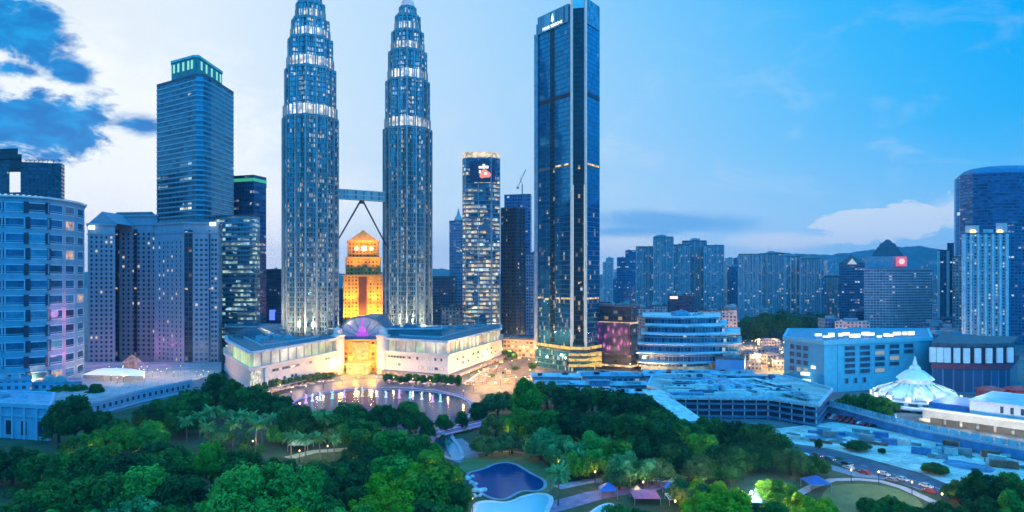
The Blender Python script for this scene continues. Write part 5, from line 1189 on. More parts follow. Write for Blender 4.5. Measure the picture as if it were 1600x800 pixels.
jc = dict(pink=(1, .42, .75), white=(.9, .92, 1), cyan=(.40, .92, 1), gold=(1, .72, .22), lemon=(1, 1, .62))
for i, (px, py, c) in enumerate(jets):
    x_, y_ = gp(px, py); h_ = (6.5 if c != 'gold' else 8) * r.uniform(.5, 1.0); mb = MB(); mb.lathe(x_, y_, [(1.3, .08), (.7, .7), (.40, h_ * .5), (.55, h_ * .75), (.40, h_ * .9), (0, h_)], 9)
    for q_ in range(9): a_q = r.uniform(0, 6.28); e_q = r.uniform(.3, 1.3); z_q = h_ * r.uniform(.25, .95); mb.lathe(x_ + e_q * math.cos(a_q), y_ + e_q * math.sin(a_q), [(.04, z_q), (.22, z_q + .25), (.03, z_q + .9)], 5)
    sib = [j for j in jets if j[2] == c]; k_ = sib.index((px, py, c))
    single('fountain_jet', mb, glow('jet_' + c, jc[c], .8, base=(.4, .4, .4)), '%s lit fountain jet, %s of its colour from the left on the lake' % (c, ('first', 'second', 'third', 'fourth')[k_]), 'fountain', (x_, y_, .08), 'coloured fountain jets on the lake')  # coloured glow put into the water in place of lamps
# lit parasols and promenade lamps before the shop fronts
r = random.Random(19)
for i in range(34):
    left = i < 17; f = (i % 17 + r.uniform(.2, .8)) / 17; p0, p1 = ((405, 618), (522, 594)) if left else ((606, 596), (716, 604)); x_, y_ = gp(p0[0] + (p1[0] - p0[0]) * f, p0[1] + (p1[1] - p0[1]) * f + r.uniform(1, 5))
    t_ = thing('parasol', 'small warm lit parasol on the promenade before the %s wing' % ('left' if left else 'right'), 'parasol', (x_, y_, .05), 'parasols before the %s wing' % ('left' if left else 'right'))
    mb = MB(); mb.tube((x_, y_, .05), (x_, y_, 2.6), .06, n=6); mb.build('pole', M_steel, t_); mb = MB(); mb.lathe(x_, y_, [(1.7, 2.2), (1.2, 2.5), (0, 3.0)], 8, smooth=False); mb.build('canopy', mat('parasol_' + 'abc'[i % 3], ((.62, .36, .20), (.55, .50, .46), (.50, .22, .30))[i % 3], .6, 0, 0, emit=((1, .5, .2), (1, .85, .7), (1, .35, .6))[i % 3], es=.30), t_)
# footbridge with violet lights
p, q = gp(688, 678, 1.5), gp(775, 657, 1.5); br = thing('footbridge', 'low footbridge with violet lit rails over the stream right of the lake', 'bridge', ((p[0] + q[0]) / 2, (p[1] + q[1]) / 2, 0))
MB().beam((*p, 1.3), (*q, 1.3), 6.5, .5).build('deck', mat('bridge_deck', (.34, .26, .34), .6), br)
d_ = (Vector(q) - Vector(p)).normalized(); n_ = Vector((d_.y, -d_.x))
for s in (-1, 1):
    mb = MB(); a2, b2 = Vector(p) + n_ * 3.1 * s, Vector(q) + n_ * 3.1 * s; mb.beam((a2.x, a2.y, 2.6), (b2.x, b2.y, 2.6), .3)
    for k_ in range(14): w_ = a2.lerp(b2, k_ / 13); mb.beam((w_.x, w_.y, 1.5), (w_.x, w_.y, 2.6), .15)
    mb.build('rail', mat('bridge_rail_v', (.40, .30, .50), .4), br); mb = MB(); mb.beam((a2.x, a2.y, 1.75), (b2.x, b2.y, 1.75), .2, .3); mb.build('rail_light', glow('bridge_violet', (.45, .28, .95), .6), br)
for f in (.15, .5, .85): w_ = Vector(p).lerp(Vector(q), f); MB().box(w_.x, w_.y, -.2, 1.05, 1.2, 5).build('pier', M_concg, br)

# ================================================================== lit street between the shopping centre and the dark tower
street = gpoly((716, 604), (760, 576), (795, 548), (800, 528), (845, 528), (846, 560), (870, 590), (850, 604), (790, 614), (740, 618))
sheet('street', street, .08, mat('street_asphalt', (.15, .125, .11), .7, var=.5, scale=.16))
sheet('street_far', [(X(795, 860), 860), (X(850, 830), 830), (X(850, 1500), 1500), (X(800, 1500), 1500)], .05, M_road)
mb = MB(); wallrun([gp(*p) for p in ((724, 600), (764, 573), (798, 546))], 0, .14, 2.2, mb); structure('pavement', mb, M_pave)
# a car and its copies
M_carw = [mat('car_white', (.62, .62, .64), .3, .2, var=0), mat('car_grey', (.20, .21, .24), .3, .5, var=0), mat('car_red', (.30, .03, .03), .3, .2, var=0), mat('car_black', (.03, .03, .04), .25, .4, var=0)]
G_head, G_tail = glow('headlight', (1, .90, .70), 1.6), glow('tail_light', (1, .06, .03), .5)
def car(m_):
    root = thing('car', '', 'car', (0, 0, 0))
    b = MB(); pr = [(-2.2, .35), (2.2, .35), (2.25, .75), (1.25, .95), (.6, 1.45), (-1.1, 1.48), (-1.75, 1.0), (-2.25, .9)]
    for s in (-.88, .88): b.face([(x_, s, z_) for x_, z_ in (pr if s < 0 else pr[::-1])])
    for i in range(len(pr)): j = (i + 1) % len(pr); b.face([(pr[i][0], .88, pr[i][1]), (pr[j][0], .88, pr[j][1]), (pr[j][0], -.88, pr[j][1]), (pr[i][0], -.88, pr[i][1])])
    b.build('body', m_, root)
    w = MB()
    for s in (-.885, .885): w.face([(1.0, s, .98), (.52, s, 1.38), (-1.0, s, 1.4), (-1.5, s, 1.02)])
    w.face([(1.24, -.7, .98), (1.24, .7, .98), (.64, .66, 1.43), (.64, -.66, 1.43)]); w.build('window', M_glass, root)
    for x_ in (-1.35, 1.35):
        for s in (-.8, .8): t_ = MB(); t_.tube((x_, s - .1, .33), (x_, s + .1, .33), .33, n=10); t_.build('wheel', M_dark, root)
    for s in (-.6, .6):
        t_ = MB(); t_.box(2.26, s, .55, .78, .1, .4); t_.build('headlight', G_head, root); t_ = MB(); t_.box(-2.25, s, .6, .85, .1, .4); t_.build('tail_light', G_tail, root)
    return root
protos = [car(m_) for m_ in M_carw]; cname = ('white', 'grey', 'dark red', 'black'); used = set(); r = random.Random(14)
def put_car(x_, y_, rot, where, group):
    k_ = r.randrange(4); o = protos[k_] if k_ not in used else copy_tree(protos[k_]); used.add(k_)
    o.location = (x_, y_, .09); o.rotation_euler = (0, 0, rot); o['label'] = '%s car %s' % (cname[k_], where); o['group'] = group + ', ' + cname[k_]
lanes = [((738, 600), (806, 536)), ((752, 603), (814, 536)), ((772, 603), (824, 534))]
for li, (p, q) in enumerate(lanes):
    p, q = Vector(gp(*p)), Vector(gp(*q)); d_ = q - p
    for k_ in range(9): f = (k_ + r.uniform(.1, .8)) / 9; w_ = p + d_ * f; put_car(w_.x, w_.y, math.atan2(d_.y, d_.x) + (math.pi if li != 2 else 0), 'in the %s lane of the golden lit street' % ('left', 'middle', 'right')[li], 'cars on the lit street')
for row in range(3):
    p, q = Vector(gp(1268 + row * 12, 640 + row * 7, .2)), Vector(gp(1335 + row * 14, 650 + row * 8, .2)); d_ = q - p
    for k_ in range(9): w_ = p + d_ * (k_ / 8); put_car(w_.x, w_.y, math.atan2(d_.y, d_.x) + 1.2, 'parked in the %s row of the lot beside the deck' % ('rear', 'middle', 'front')[row], 'cars parked beside the deck'); 
for li, (p, q, n_q, wh) in enumerate((((1225, 700), (1590, 803), 9, 'left lane of the road below the pale terrace'), ((1232, 706), (1590, 810), 8, 'right lane of the road below the pale terrace'), ((1300, 636), (1600, 704), 9, 'upper road behind the long curved blue wall'))):
    p, q = Vector(gp(*p)), Vector(gp(*q)); d_ = q - p
    for k_ in range(n_q): w_ = p + d_ * ((k_ + r.uniform(.1, .8)) / n_q); put_car(w_.x, w_.y + (1.5 if li == 0 else 0), math.atan2(d_.y, d_.x) + (math.pi if li == 1 else 0), 'on the ' + wh, 'cars on the right hand roads')
sheet('parking_lot', gpoly((1240, 640), (1275, 634), (1385, 668), (1345, 678), (1250, 672)), .10, M_road)
# street and park lamps
PROM = [(455, 624), (478, 615), (505, 607), (535, 602), (560, 600), (588, 599), (615, 600), (645, 602), (672, 605), (700, 611), (724, 622), (420, 624), (438, 612), (740, 612)]
def lamp_proto(h, head, colname):
    root = thing('street_lamp', '', 'lamp', (0, 0, 0))
    p = MB(); p.lathe(0, 0, [(.22, 0), (.16, .5), (.09, h - .4)], 8); p.build('pole', M_dark, root)
    g_ = MB(); g_.lathe(0, 0, [(.12, h - .4), (.32, h - .1), (.32, h + .2), (.1, h + .42)], 10); g_.build('lamp_head', head, root)
    return root
G_lamp = glow('lamp_warm', (1, .74, .36), 2.6); G_lampw = glow('lamp_white', (.93, .97, 1), 6.0)
LP = [lamp_proto(6, G_lamp, 'w'), lamp_proto(4.6, G_lamp, 'w'), lamp_proto(5.0, G_lampw, 'c')]; lused = set()
def put_lamp(k_, x_, y_, label, group, power=0, col=(1, .72, .38), z=0, s=1.0):
    o = LP[k_] if k_ not in lused else copy_tree(LP[k_]); lused.add(k_)
    o.location = (x_, y_, z); o.scale = (s, s, s); o['label'] = label; o['group'] = group
    if power:
        d = bpy.data.lights.new('light', 'POINT'); d.energy = power; d.color = col; d.shadow_soft_size = .5
        l = bpy.data.objects.new('light', d); COL.objects.link(l); l.parent = o; l.location = (0, 0, ((6, 4.6, 5)[k_]) + 1.0)
for i, (px, py) in enumerate(((733, 596), (752, 584), (770, 570), (785, 556), (796, 544), (806, 604), (828, 592), (838, 578), (842, 562), (846, 546), (790, 590), (815, 556), (760, 600), (776, 586), (800, 576), (820, 604), (812, 540), (835, 536), (782, 604), (798, 560), (748, 594), (826, 574))):
    put_lamp(0, *gp(px, py), 'tall warm lamp on the golden lit street' , 'tall lamps along the lit street', 13000 if i % 2 == 0 else 7000, (1, .50, .15), 0, 1.1)
for i, (px, py) in enumerate(PROM): put_lamp(1, *gp(px, py), 'warm lamp on the promenade around the lake', 'promenade lamps', 1500 if i % 2 else 900, ((1, .6, .25), (.75, .4, 1))[i % 2], .05, 1.0)
r = random.Random(5)
for i in range(26):
    px, Yd = r.uniform(1162, 1226), r.uniform(520, 760); put_lamp(0, X(px, Yd), Yd, 'warm lamp in the lanes of the small shop houses', 'lane lamps among the shop houses', 7000 if i % 5 == 0 else 0, (1, .5, .18), 0, 1.1)
for i, (px, Yd) in enumerate(((1000, 530), (1030, 526), (985, 540), (1300, 760), (1326, 700), (1470, 640), (1490, 700), (1005, 700), (1085, 690), (1140, 640))): put_lamp(0, X(px, Yd), Yd, 'warm lamp at the foot of the right hand blocks', 'lamps at the foot of the right hand blocks', 9000, (1, .55, .22), 0, 1.2)
r = random.Random(4)
for i in range(26):
    px, py = r.uniform(722, 842), r.uniform(540, 606)
    if (px - 720) / 80 + (606 - py) / 66 > 1.9 or px < 722 + (606 - py) * 1.15: continue
    x_, y_ = gp(px, py); w = r.uniform(2.5, 6); mb = MB(); mb.box(x_, y_, 2.4, 3.0, w, w * .8, .6); mb.box(x_, y_, .4, 2.2, w * .6, w * .5, .6, 1)
    for s in (-.4, .4):
        for u in (-.35, .35): mb.box(x_ + s * w, y_ + u * w, 0, 2.4, .15, .15)
    single('kiosk', mb, [mat('kiosk_top', (.50, .42, .36), .6), G_warm], 'small lit kiosk with a flat canopy on the golden lit street', 'kiosk', (x_, y_, 0), 'lit kiosks along the golden street')
b_ = MB(); b_.prism(fp((783, 650), (838, 640), (838, 672), (783, 690)), 0, 16); 
root = tower('low_block', 'low cream lit block at the far end of the golden street', 'building', fp((786, 660), (836, 645), (836, 680), (786, 700)), 17, facade('street_block', (.60, .50, .38), (.3, .2, .1), 4, 4, .7, .55, lit=.55, warm=(1, .8, .45), es=1.1, gmetal=.1), units=3, seed=71)

# ================================================================== hotel podium, arcade and pool on the left
pz = 7.0
pod = ccw([(X(-90, 398), 398), (X(84, 384), 384), gp(142, 652), gp(220, 630), gp(300, 612), (X(346, 500), 500), (X(346, 556), 556), (X(-80, 556), 556)])
root = thing('hotel_podium', 'long pale podium with a row of square openings below the stepped hotel', 'podium', (*centre(pod), 0))
M_podw = mat('podium_wall', (.22, .38, .54), .6, var=.12)
MB().prism(pod, 0, pz, 0, 1).build('wall', [M_podw, paved('podium_deck', (.34, .40, .44), 4.0)], root)
q0, q1 = Vector(gp(142, 652)), Vector(gp(300, 612)); mp = Vector(gp(220, 630))
mb = MB(); wallrun([tuple(q0), tuple(mp), tuple(q1)], pz, pz + 1.3, .7, mb); wallrun([tuple(q0 + Vector((.6, -.6))), tuple(mp + Vector((.6, -.6))), tuple(q1 + Vector((.6, -.6)))], .6, 1.6, .9, mb); mb.build('balustrade', mat('podium_trim', (.34, .50, .66), .6, var=.08), root)
windows(root, [(tuple(q0.lerp(mp, .06)), tuple(q0.lerp(mp, 1.0)), 1.8, 6.6, 8, 1, 3.2, 3.0), (tuple(mp), tuple(mp.lerp(q1, .97)), 1.8, 6.6, 9, 1, 3.0, 3.0)], mat('arcade_dark', (.02, .035, .07), .6), mat('podium_trim', (0, 0, 0)), name='opening', lit=0, depth=.5)
# classical block at the left edge
pl = fp((-70, 328), (78, 315), (84, 350), (-70, 360)); zb = Z(633, 318)
root = thing('gatehouse', 'pale blue low block with dark tall windows and pilasters at the left edge', 'building', (*centre(pl), 0))
M_gt = mat('gate_wall', (.20, .42, .60), .6, var=.10)
MB().prism(pl, 0, zb).build('wall', M_gt, root); mb = MB(); mb.ring(offset(pl, .8), offset(pl, -.6), zb - 1.2, zb + .7); mb.build('cornice', mat('podium_trim', (0, 0, 0)), root)
MB().prism(offset(pl, -.7), zb + .003, zb + .08).build('roof', mat('gate_roof', (.22, .38, .52), .6, var=.3), root)
a_, b_ = (X(-70, 328), 328), (X(78, 315), 315)
windows(root, [(e_((-70, 328), (78, 315), .02), e_((-70, 328), (78, 315), .98), .6, 9.6, 6, 1, 4.4, 7.6)], mat('gate_glass', (.03, .05, .09), .2, .2), mat('podium_trim', (0, 0, 0)), lit=.0, depth=.4)
mb = MB(); add_piers(mb, [a_, b_, (b_[0], b_[1] + .1)], .1, zb - 1.25, 7.2, 1.0, .8, [0]); mb.prism(offset(pl, .5), 10.4, 11.2, bottom=True); mb.build('pilaster', mat('podium_trim', (0, 0, 0)), root)
clutter(root, offset(pl, -3), zb + .1, 6, 61, 5, mat('gate_unit', (.30, .44, .56), .6))
# low blue roofs behind it, and the lit pool awning
for i, (p0, p1, Yd, dep, z_, lab) in enumerate(((-40, 50, 402, 24, 14, 'flat blue roofed block behind the left gatehouse'), (40, 128, 414, 18, 11, 'low blue annexe left of the lit pool awning'), (-40, 60, 440, 20, 18, 'blue block at the foot of the residential block'))):
    tower('low_block', lab, 'building', fp((p0, Yd), (p1, Yd + 6), (p1, Yd + dep), (p0, Yd + dep)), z_, facade('annexe', (.30, .46, .62), (.08, .14, .22), 4, 4, .5, .5, lit=.18, es=.8, gmetal=.2), z0=pz if i else 0, roof=M_roofb, units=4, seed=90 + i, parapet=.8)
aw = fp((128, 452), (225, 446), (226, 470), (150, 478))
root = thing('pool_awning', 'bright white awning beside the hotel pool at the foot of the stepped hotel', 'awning', (*centre(aw), pz)); c_ = centre(aw)
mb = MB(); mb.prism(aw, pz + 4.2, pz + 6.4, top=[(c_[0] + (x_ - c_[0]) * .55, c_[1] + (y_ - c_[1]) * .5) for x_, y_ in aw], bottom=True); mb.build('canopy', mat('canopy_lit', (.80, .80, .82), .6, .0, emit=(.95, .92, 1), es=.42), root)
for x_, y_ in aw: MB().tube((x_, y_, pz), (x_, y_, pz + 4.3), .25, n=6).build('post', M_white, root)
r = random.Random(8)
for i in range(30):
    px, Yd = r.uniform(158, 335), r.uniform(438, 505)
    if Yd < 455 - (px - 158) * .0 and px > 260: continue
    put_lamp(1, X(px, Yd), Yd, 'small warm garden lamp on the hotel pool terrace', 'garden lamps on the hotel pool terrace', 4200 if i % 4 == 0 else 0, (1, .55, .32), pz, .8)
for i, px in enumerate((8, 30, 52)):
    put_lamp(0, X(px, 430), 428, 'yellowish lamp by the foot of the residential block', 'lamps at the foot of the residential block', 600, (.9, 1, .45), pz, .7)
mb = MB(); mb.prism(fp((196, 478), (214, 476), (214, 490), (196, 492)), pz, pz + 9); mb.lathe(X(205, 482), 483, [(6.5, pz + 9.01), (3, pz + 12), (.2, pz + 14)], 8)
single('pool_house', mb, glow('pool_house', (1, .40, .26), .45, spots=1.3, scale=.4), 'small red lit pool house on the hotel podium', 'pool house', (X(205, 482), 483, pz))
# ================================================================== park ground
M_grass = leafy = mat('park_grass', (.035, .075, .03), .9, var=.35, scale=.06)
M_lawn = mat('lawn', (.09, .17, .06), .9, var=.22, scale=.15)
sheet('park_ground', gpoly((-400, 640), (60, 668), (150, 652), (300, 613), (400, 612), (760, 618), (830, 605), (1000, 622), (1190, 690), (1430, 752), (1640, 815), (1900, 900), (1900, 1500), (-900, 1500)), .02, M_grass)
sheet('pond_lawn', smooth_poly(gpoly((715, 716), (745, 706), (800, 704), (840, 712), (862, 735), (870, 760), (850, 775), (800, 760), (720, 740)), 2), .05, M_lawn)
sheet('round_lawn', smooth_poly(gpoly((1284, 766), (1310, 757), (1360, 756), (1410, 766), (1445, 785), (1440, 830), (1350, 845), (1280, 810)), 2), .05, M_lawn)
sheet('glade', smooth_poly(gpoly((1140, 735), (1200, 722), (1250, 740), (1230, 770), (1170, 790), (1140, 765)), 2), .05, mat('glade_grass', (.06, .12, .055), .9, var=.25, scale=.15))
# path with lamps round the lawn
def path(name, pts, w, z, m):
    P = [Vector(gp(*p)) for p in pts]; mb = MB(); L, Rr = [], []
    for i, p in enumerate(P):
        d = (P[min(i + 1, len(P) - 1)] - P[max(i - 1, 0)]).normalized(); n = Vector((-d.y, d.x)) * w / 2; L.append(p + n); Rr.append(p - n)
    for i in range(len(P) - 1): mb.face([(*Rr[i], z), (*Rr[i + 1], z), (*L[i + 1], z), (*L[i], z)])
    return structure(name, mb, m)
M_path = mat('path_paving', (.42, .42, .46), .7, var=.15, scale=.4)
path('lawn_path', [(1240, 776), (1268, 761), (1300, 750), (1340, 749), (1375, 752), (1410, 762), (1445, 778), (1490, 800)], 3.4, .09, M_path)
path('road_path', [(1235, 715), (1290, 728), (1340, 742), (1400, 748), (1450, 765)], 6.5, .07, mat('path_blue', (.20, .26, .36), .7, var=.2))
path('pond_path', [(722, 712), (755, 707), (800, 705), (838, 712)], 2.6, .09, mat('path_violet', (.26, .23, .30), .7, var=.15))
path('stream_path', [(712, 686), (730, 700), (738, 716)], 6, .10, mat('path_violet', (0, 0, 0)))
path('wood_path', [(450, 716), (490, 706), (545, 702)], 6, .08, mat('path_yellow', (.50, .44, .26), .7, var=.2))
path('play_path', [(835, 800), (880, 788), (930, 774), (975, 766), (1010, 762), (1060, 742)], 9, .07, mat('path_plum', (.26, .20, .34), .7, var=.3, scale=.3))
path('pool_path', [(870, 762), (920, 752), (960, 748)], 5, .085, mat('path_blue', (0, 0, 0)))
# ponds
def pond(name, pts, z, m, kerb, w=1.2, it=3):
    p = smooth_poly(gpoly(*pts), it); sheet(name, p, z, m); mb = MB(); mb.ring(offset(p, w), p, -.2, z + .14); structure(name + '_kerb', mb, kerb)
pond('wading_pond', ((728, 740), (755, 735), (778, 724), (802, 724), (826, 740), (852, 752), (846, 768), (815, 766), (800, 774), (785, 782), (760, 776), (744, 760)), .10, water('pond_blue', (.004, .05, .17), .10, .35, .5), mat('pond_kerb', (.20, .30, .40), .6))
pond('shallow_pool', ((742, 790), (760, 784), (785, 788), (805, 785), (822, 776), (850, 772), (860, 780), (850, 800), (842, 830), (745, 840)), .12, water('pool_pale', (.22, .62, .74), .12, .3, .6), mat('pool_kerb', (.58, .70, .74), .5), 1.6)
pond('stream', ((694, 684), (706, 680), (716, 700), (726, 714), (718, 726), (704, 716)), .10, water('stream_cyan', (.03, .30, .42), .1, .4, .5), mat('stream_kerb', (.14, .17, .20), .6), .5)
pond('splash_pool', ((905, 820), (935, 792), (960, 786), (948, 806), (925, 830)), .12, water('pool_pale', (0, 0, 0)), mat('pool_kerb', (0, 0, 0)), .8)
r = random.Random(6)
for i in range(16):
    px, py = r.choice(((735, 748), (738, 758), (748, 772), (742, 780), (752, 765))); x_, y_ = gp(px + r.uniform(-7, 9), py + r.uniform(-5, 5)); s = r.uniform(.6, 1.5)
    mb = MB(); mb.lathe(x_, y_, [(s, 0), (s * .95, s * .4), (s * .55, s * .75), (0, s * .9)], 7, smooth=False); single('boulder', mb, mat('boulder', (.46, .56, .60), .6, var=.25), 'pale boulder on the left bank of the dark wading pond', 'rock', (x_, y_, 0), 'boulders by the wading pond')
# play shelters and small tents by the plum path
def tent(px, py, w, h, m, label, cat='tent'):
    x_, y_ = gp(px, py); t_ = thing('tent', label, cat, (x_, y_, 0)); p_ = [(x_ - w / 2, y_ - w / 2), (x_ + w / 2, y_ - w / 2), (x_ + w / 2, y_ + w / 2), (x_ - w / 2, y_ + w / 2)]
    mb = MB(); mb.prism(p_, h * .55, h, top=[(x_, y_)] * 4, bottom=True); mb.build('canopy', m, t_); mb = MB()
    for q in p_: mb.tube((x_ + (q[0] - x_) * .95, y_ + (q[1] - y_) * .95, 0), (x_ + (q[0] - x_) * .95, y_ + (q[1] - y_) * .95, h * .56), .12, n=6)
    mb.build('frame', M_steel, t_)
M_pink = mat('tent_pink', (.62, .16, .28), .6); M_tw = mat('tent_white', (.72, .72, .70), .6); M_tb = mat('tent_blue', (.05, .13, .42), .5); M_ty = mat('tent_yellow', (.6, .5, .3), .6)
tent(1008, 783, 9, 4, M_pink, 'pink canopied play shelter beside the plum path'); tent(1042, 738, 8, 4, M_pink, 'small pink shelter at the edge of the right wood')
tent(1020, 757, 5, 3.5, M_tw, 'white tent by the dark end of the plum path'); tent(1042, 758, 5, 3.5, M_tw, 'white tent right of the one by the plum path'); tent(1058, 785, 7, 3.5, M_tw, 'broad white tent right of the pink play shelter')
tent(1045, 772, 3.5, 4.5, M_tb, 'narrow blue tent between the white tents'); tent(995, 772, 3, 3, M_ty, 'small yellow tent left of the pink play shelter'); tent(890, 736, 5, 4, M_tw, 'pale tent between the pond and the right wood')
tent(1183, 797, 7, 6.5, M_tb, 'blue peaked tent beside the bright white lamp'); tent(1275, 764, 8, 5, M_tb, 'blue peaked tent at the left end of the lawn path'); tent(950, 776, 6, 5, M_tb, 'dark blue tent at the bend of the plum path')
tent(470, 702, 9, 5, M_ty, 'yellow lit pavilion among the palms in the left wood', 'pavilion'); tent(26, 748, 9, 6, mat('tent_cyan', (.34, .62, .70), .5), 'pale cyan pavilion in the gap at the lower left', 'pavilion')
# pergola-like play frame
# park lamps
lamps = [(769, 706, 1, 1300, 'small lamp on the pond path, left of three'), (796, 705, 1, 1300, 'small lamp on the pond path, middle of three'), (829, 709, 1, 2600, 'small lamp at the right end of the pond path'),
         (834, 688, 1, 3500, 'left orange lamp among the trees above the pond'), (853, 694, 1, 3500, 'right orange lamp among the trees above the pond'), (832, 642, 2, 2200, 'white lamp standing above the right wood'),
         (872, 735, 1, 1600, 'yellowish lamp by the palms right of the pond'), (930, 751, 1, 3000, 'bright yellow lamp at the end of the pool path'), (1212, 733, 1, 3200, 'yellow lamp at the edge of the glade'), (1248, 738, 1, 1600, 'small lamp right of the glade'),
         (1330, 748, 1, 3600, 'first of the four lamps along the lawn path'), (1373, 751, 1, 3600, 'second of the four lamps along the lawn path'), (1425, 768, 1, 3600, 'third of the four lamps along the lawn path'), (1472, 788, 1, 3600, 'last of the four lamps along the lawn path'),
         (1174, 795, 2, 24000, 'brilliant white lamp beside the blue peaked tent'), (468, 716, 1, 3500, 'lamp on the yellow lit path in the left wood'), (512, 708, 1, 3500, 'second lamp on the yellow lit path in the left wood'), (1005, 768, 1, 2200, 'lamp by the small yellow tent'),
         (738, 795, 1, 2500, 'warm lamp on the left side of the pale pool'), (1055, 800, 1, 3500, 'warm lamp at the bottom beside the broad white tent'), (610, 792, 1, 2500, 'warm lamp hidden under the bright green crown left of the pond'),
         (966, 654, 1, 1500, 'pale lamp in the dark of the right wood'), (980, 656, 1, 0, 'small pale lamp right of another in the dark of the right wood'), (1035, 701, 1, 900, 'tiny lamp in front of the right wood')]
for i, (px, py) in enumerate(((215, 690), (300, 735), (150, 720), (395, 700), (560, 735), (610, 715), (660, 760), (345, 712), (95, 735), (520, 765))): lamps.append((px, py, 1, 2600, 'warm lamp added under the left wood, %s from left' % ('first', 'second', 'third', 'fourth', 'fifth', 'sixth', 'seventh', 'eighth', 'ninth', 'tenth')[sorted((215, 300, 150, 395, 560, 610, 660, 345, 95, 520)).index(px)]))  # added lamps that brighten the crowns from below
for i, (px, py) in enumerate(((790, 690), (900, 700), (950, 715), (1060, 715), (1110, 735), (1150, 750), (1090, 790), (1225, 775))): lamps.append((px, py, 1, 3000, 'warm lamp among the trees right of the pond, %s from left' % ('first', 'second', 'third', 'fourth', 'fifth', 'sixth', 'seventh', 'eighth')[sorted((790, 900, 950, 1060, 1110, 1150, 1090, 1225)).index(px)]))
for px, py, k_, pw, lab in lamps: put_lamp(k_, *gp(px, py + (6 if k_ == 1 else 8)), lab, 'park lamps', pw, (1, .70, .30) if k_ == 1 else (.93, .98, 1), 0, 1.0 if k_ == 1 else 1.35)
mb = MB(); 
# people-free promenade trees come with the trees below

# ================================================================== trees
def crown_mesh(name, clumps, n, size, seed, flat=.0, dens=1.0):
    """thousands of leaf faces gathered in clumps; every clump has its own tint"""
    rg = np.random.default_rng(seed); V = []; T = []
    tot = sum(c[3] ** 2 for c in clumps)
    for cx, cy, cz, cr in clumps:
        k = max(30, int(n * cr * cr / tot)); d = rg.normal(size=(k, 3)); d[:, 2] = np.where(d[:, 2] < -.35 * np.abs(d[:, 2]).max(), -d[:, 2], d[:, 2]); d /= np.linalg.norm(d, axis=1)[:, None]
        lump = 1 + .16 * np.sin(d[:, 0] * 5 + cx) * np.cos(d[:, 1] * 6 + cy) + .12 * np.sin(d[:, 2] * 8 + cz)
        c = np.array([cx, cy, cz]) + d * (cr * lump * rg.uniform(.62, 1.06, k) ** .6)[:, None] * np.array([1, 1, 1 - flat])
        nr = d + rg.normal(size=(k, 3)) * .38; nr /= np.linalg.norm(nr, axis=1)[:, None]
        up = rg.normal(size=(k, 3)); a = np.cross(nr, up); a /= np.linalg.norm(a, axis=1)[:, None]; b = np.cross(nr, a)
        s = size * rg.uniform(.55, 1.35, k)[:, None]
        tn = np.clip(rg.normal(rg.uniform(.0, .95), .17, k), 0, 1)
        q = np.stack([c - a * s * .55, c - b * s * .32 + a * s * .1, c + a * s * .6, c + b * s * .32 + a * s * .1], 1); V.append(q.reshape(-1, 3)); T.append(np.repeat(tn, 4))
    V = np.concatenate(V); T = np.concatenate(T); nf = len(V) // 4
    me = bpy.data.meshes.new(name); me.vertices.add(len(V)); me.vertices.foreach_set('co', V.astype(np.float32).ravel())
    me.loops.add(nf * 4); me.loops.foreach_set('vertex_index', np.arange(nf * 4, dtype=np.int32)); me.polygons.add(nf)
    me.polygons.foreach_set('loop_start', np.arange(0, nf * 4, 4, dtype=np.int32)); me.polygons.foreach_set('loop_total', np.full(nf, 4, np.int32))
    at = me.attributes.new('tint', 'FLOAT', 'POINT'); at.data.foreach_set('value', T.astype(np.float32)); me.update(); me.validate()
    return me
def clump_set(kind, seed):
    r = random.Random(seed); C = []
    if kind == 'broad':                       # umbrella crown, unit: radius 1, height about 1.35
        for i in range(26):
            a = r.uniform(0, 6.28); q = math.sqrt(r.uniform(.0, .82)); C.append((q * math.cos(a), q * math.sin(a), .98 - .46 * q * q + r.uniform(-.19, .17), r.uniform(.12, .30)))
        for i in range(12): a = 6.28 * i / 12 + r.uniform(-.2, .2); C.append((.72 * math.cos(a), .72 * math.sin(a), .62 + r.uniform(-.1, .08), r.uniform(.2, .30)))
    elif kind == 'round':
        for i in range(24):
            z = r.uniform(-1, 1); a = r.uniform(0, 6.28); q = math.sqrt(1 - z * z) * .70; C.append((q * math.cos(a), q * math.sin(a), 1.05 + z * .62, r.uniform(.17, .38)))
        C.append((0, 0, 1.1, .7))
    elif kind == 'dense':
        for i in range(22):
            f = r.uniform(0, 1); a = r.uniform(0, 6.28); q = (.68 - .45 * f * f) * math.sqrt(r.uniform(.4, 1)); C.append((q * math.cos(a), q * math.sin(a), .55 + 1.25 * f, r.uniform(.16, .36)))
        C.append((0, 0, 1.0, .5))
    elif kind == 'fluffy':
        for i in range(15):
            a = r.uniform(0, 6.28); q = math.sqrt(r.uniform(.05, .8)); C.append((q * math.cos(a), q * math.sin(a), 1.15 - .5 * q * q + r.uniform(-.24, .24), r.uniform(.18, .36)))
        for i in range(9): a = 6.28 * i / 9; C.append((.62 * math.cos(a), .62 * math.sin(a), .66 + r.uniform(-.1, .1), .32))
    return C
def trunk_mesh(kind, seed):
    r = random.Random(seed); b = MB(); top = dict(broad=.72, round=.75, dense=.7, fluffy=.7)[kind]
    b.tube((0, 0, 0), (.02, .01, top * .5), .075, .055, 8); b.tube((.02, .01, top * .5), (.0, .03, top * 1.25), .055, .03, 8)
    for i in range(6):
        a = 6.28 * i / 6 + r.uniform(-.3, .3); z = top * r.uniform(.45, .9); b.tube((.02, .02, z), (.5 * math.cos(a), .5 * math.sin(a), z + r.uniform(.18, .4)), .032, .012, 6)
    return b.mesh('trunk', mat('bark', (.06, .05, .045), .9, var=.3, scale=2))
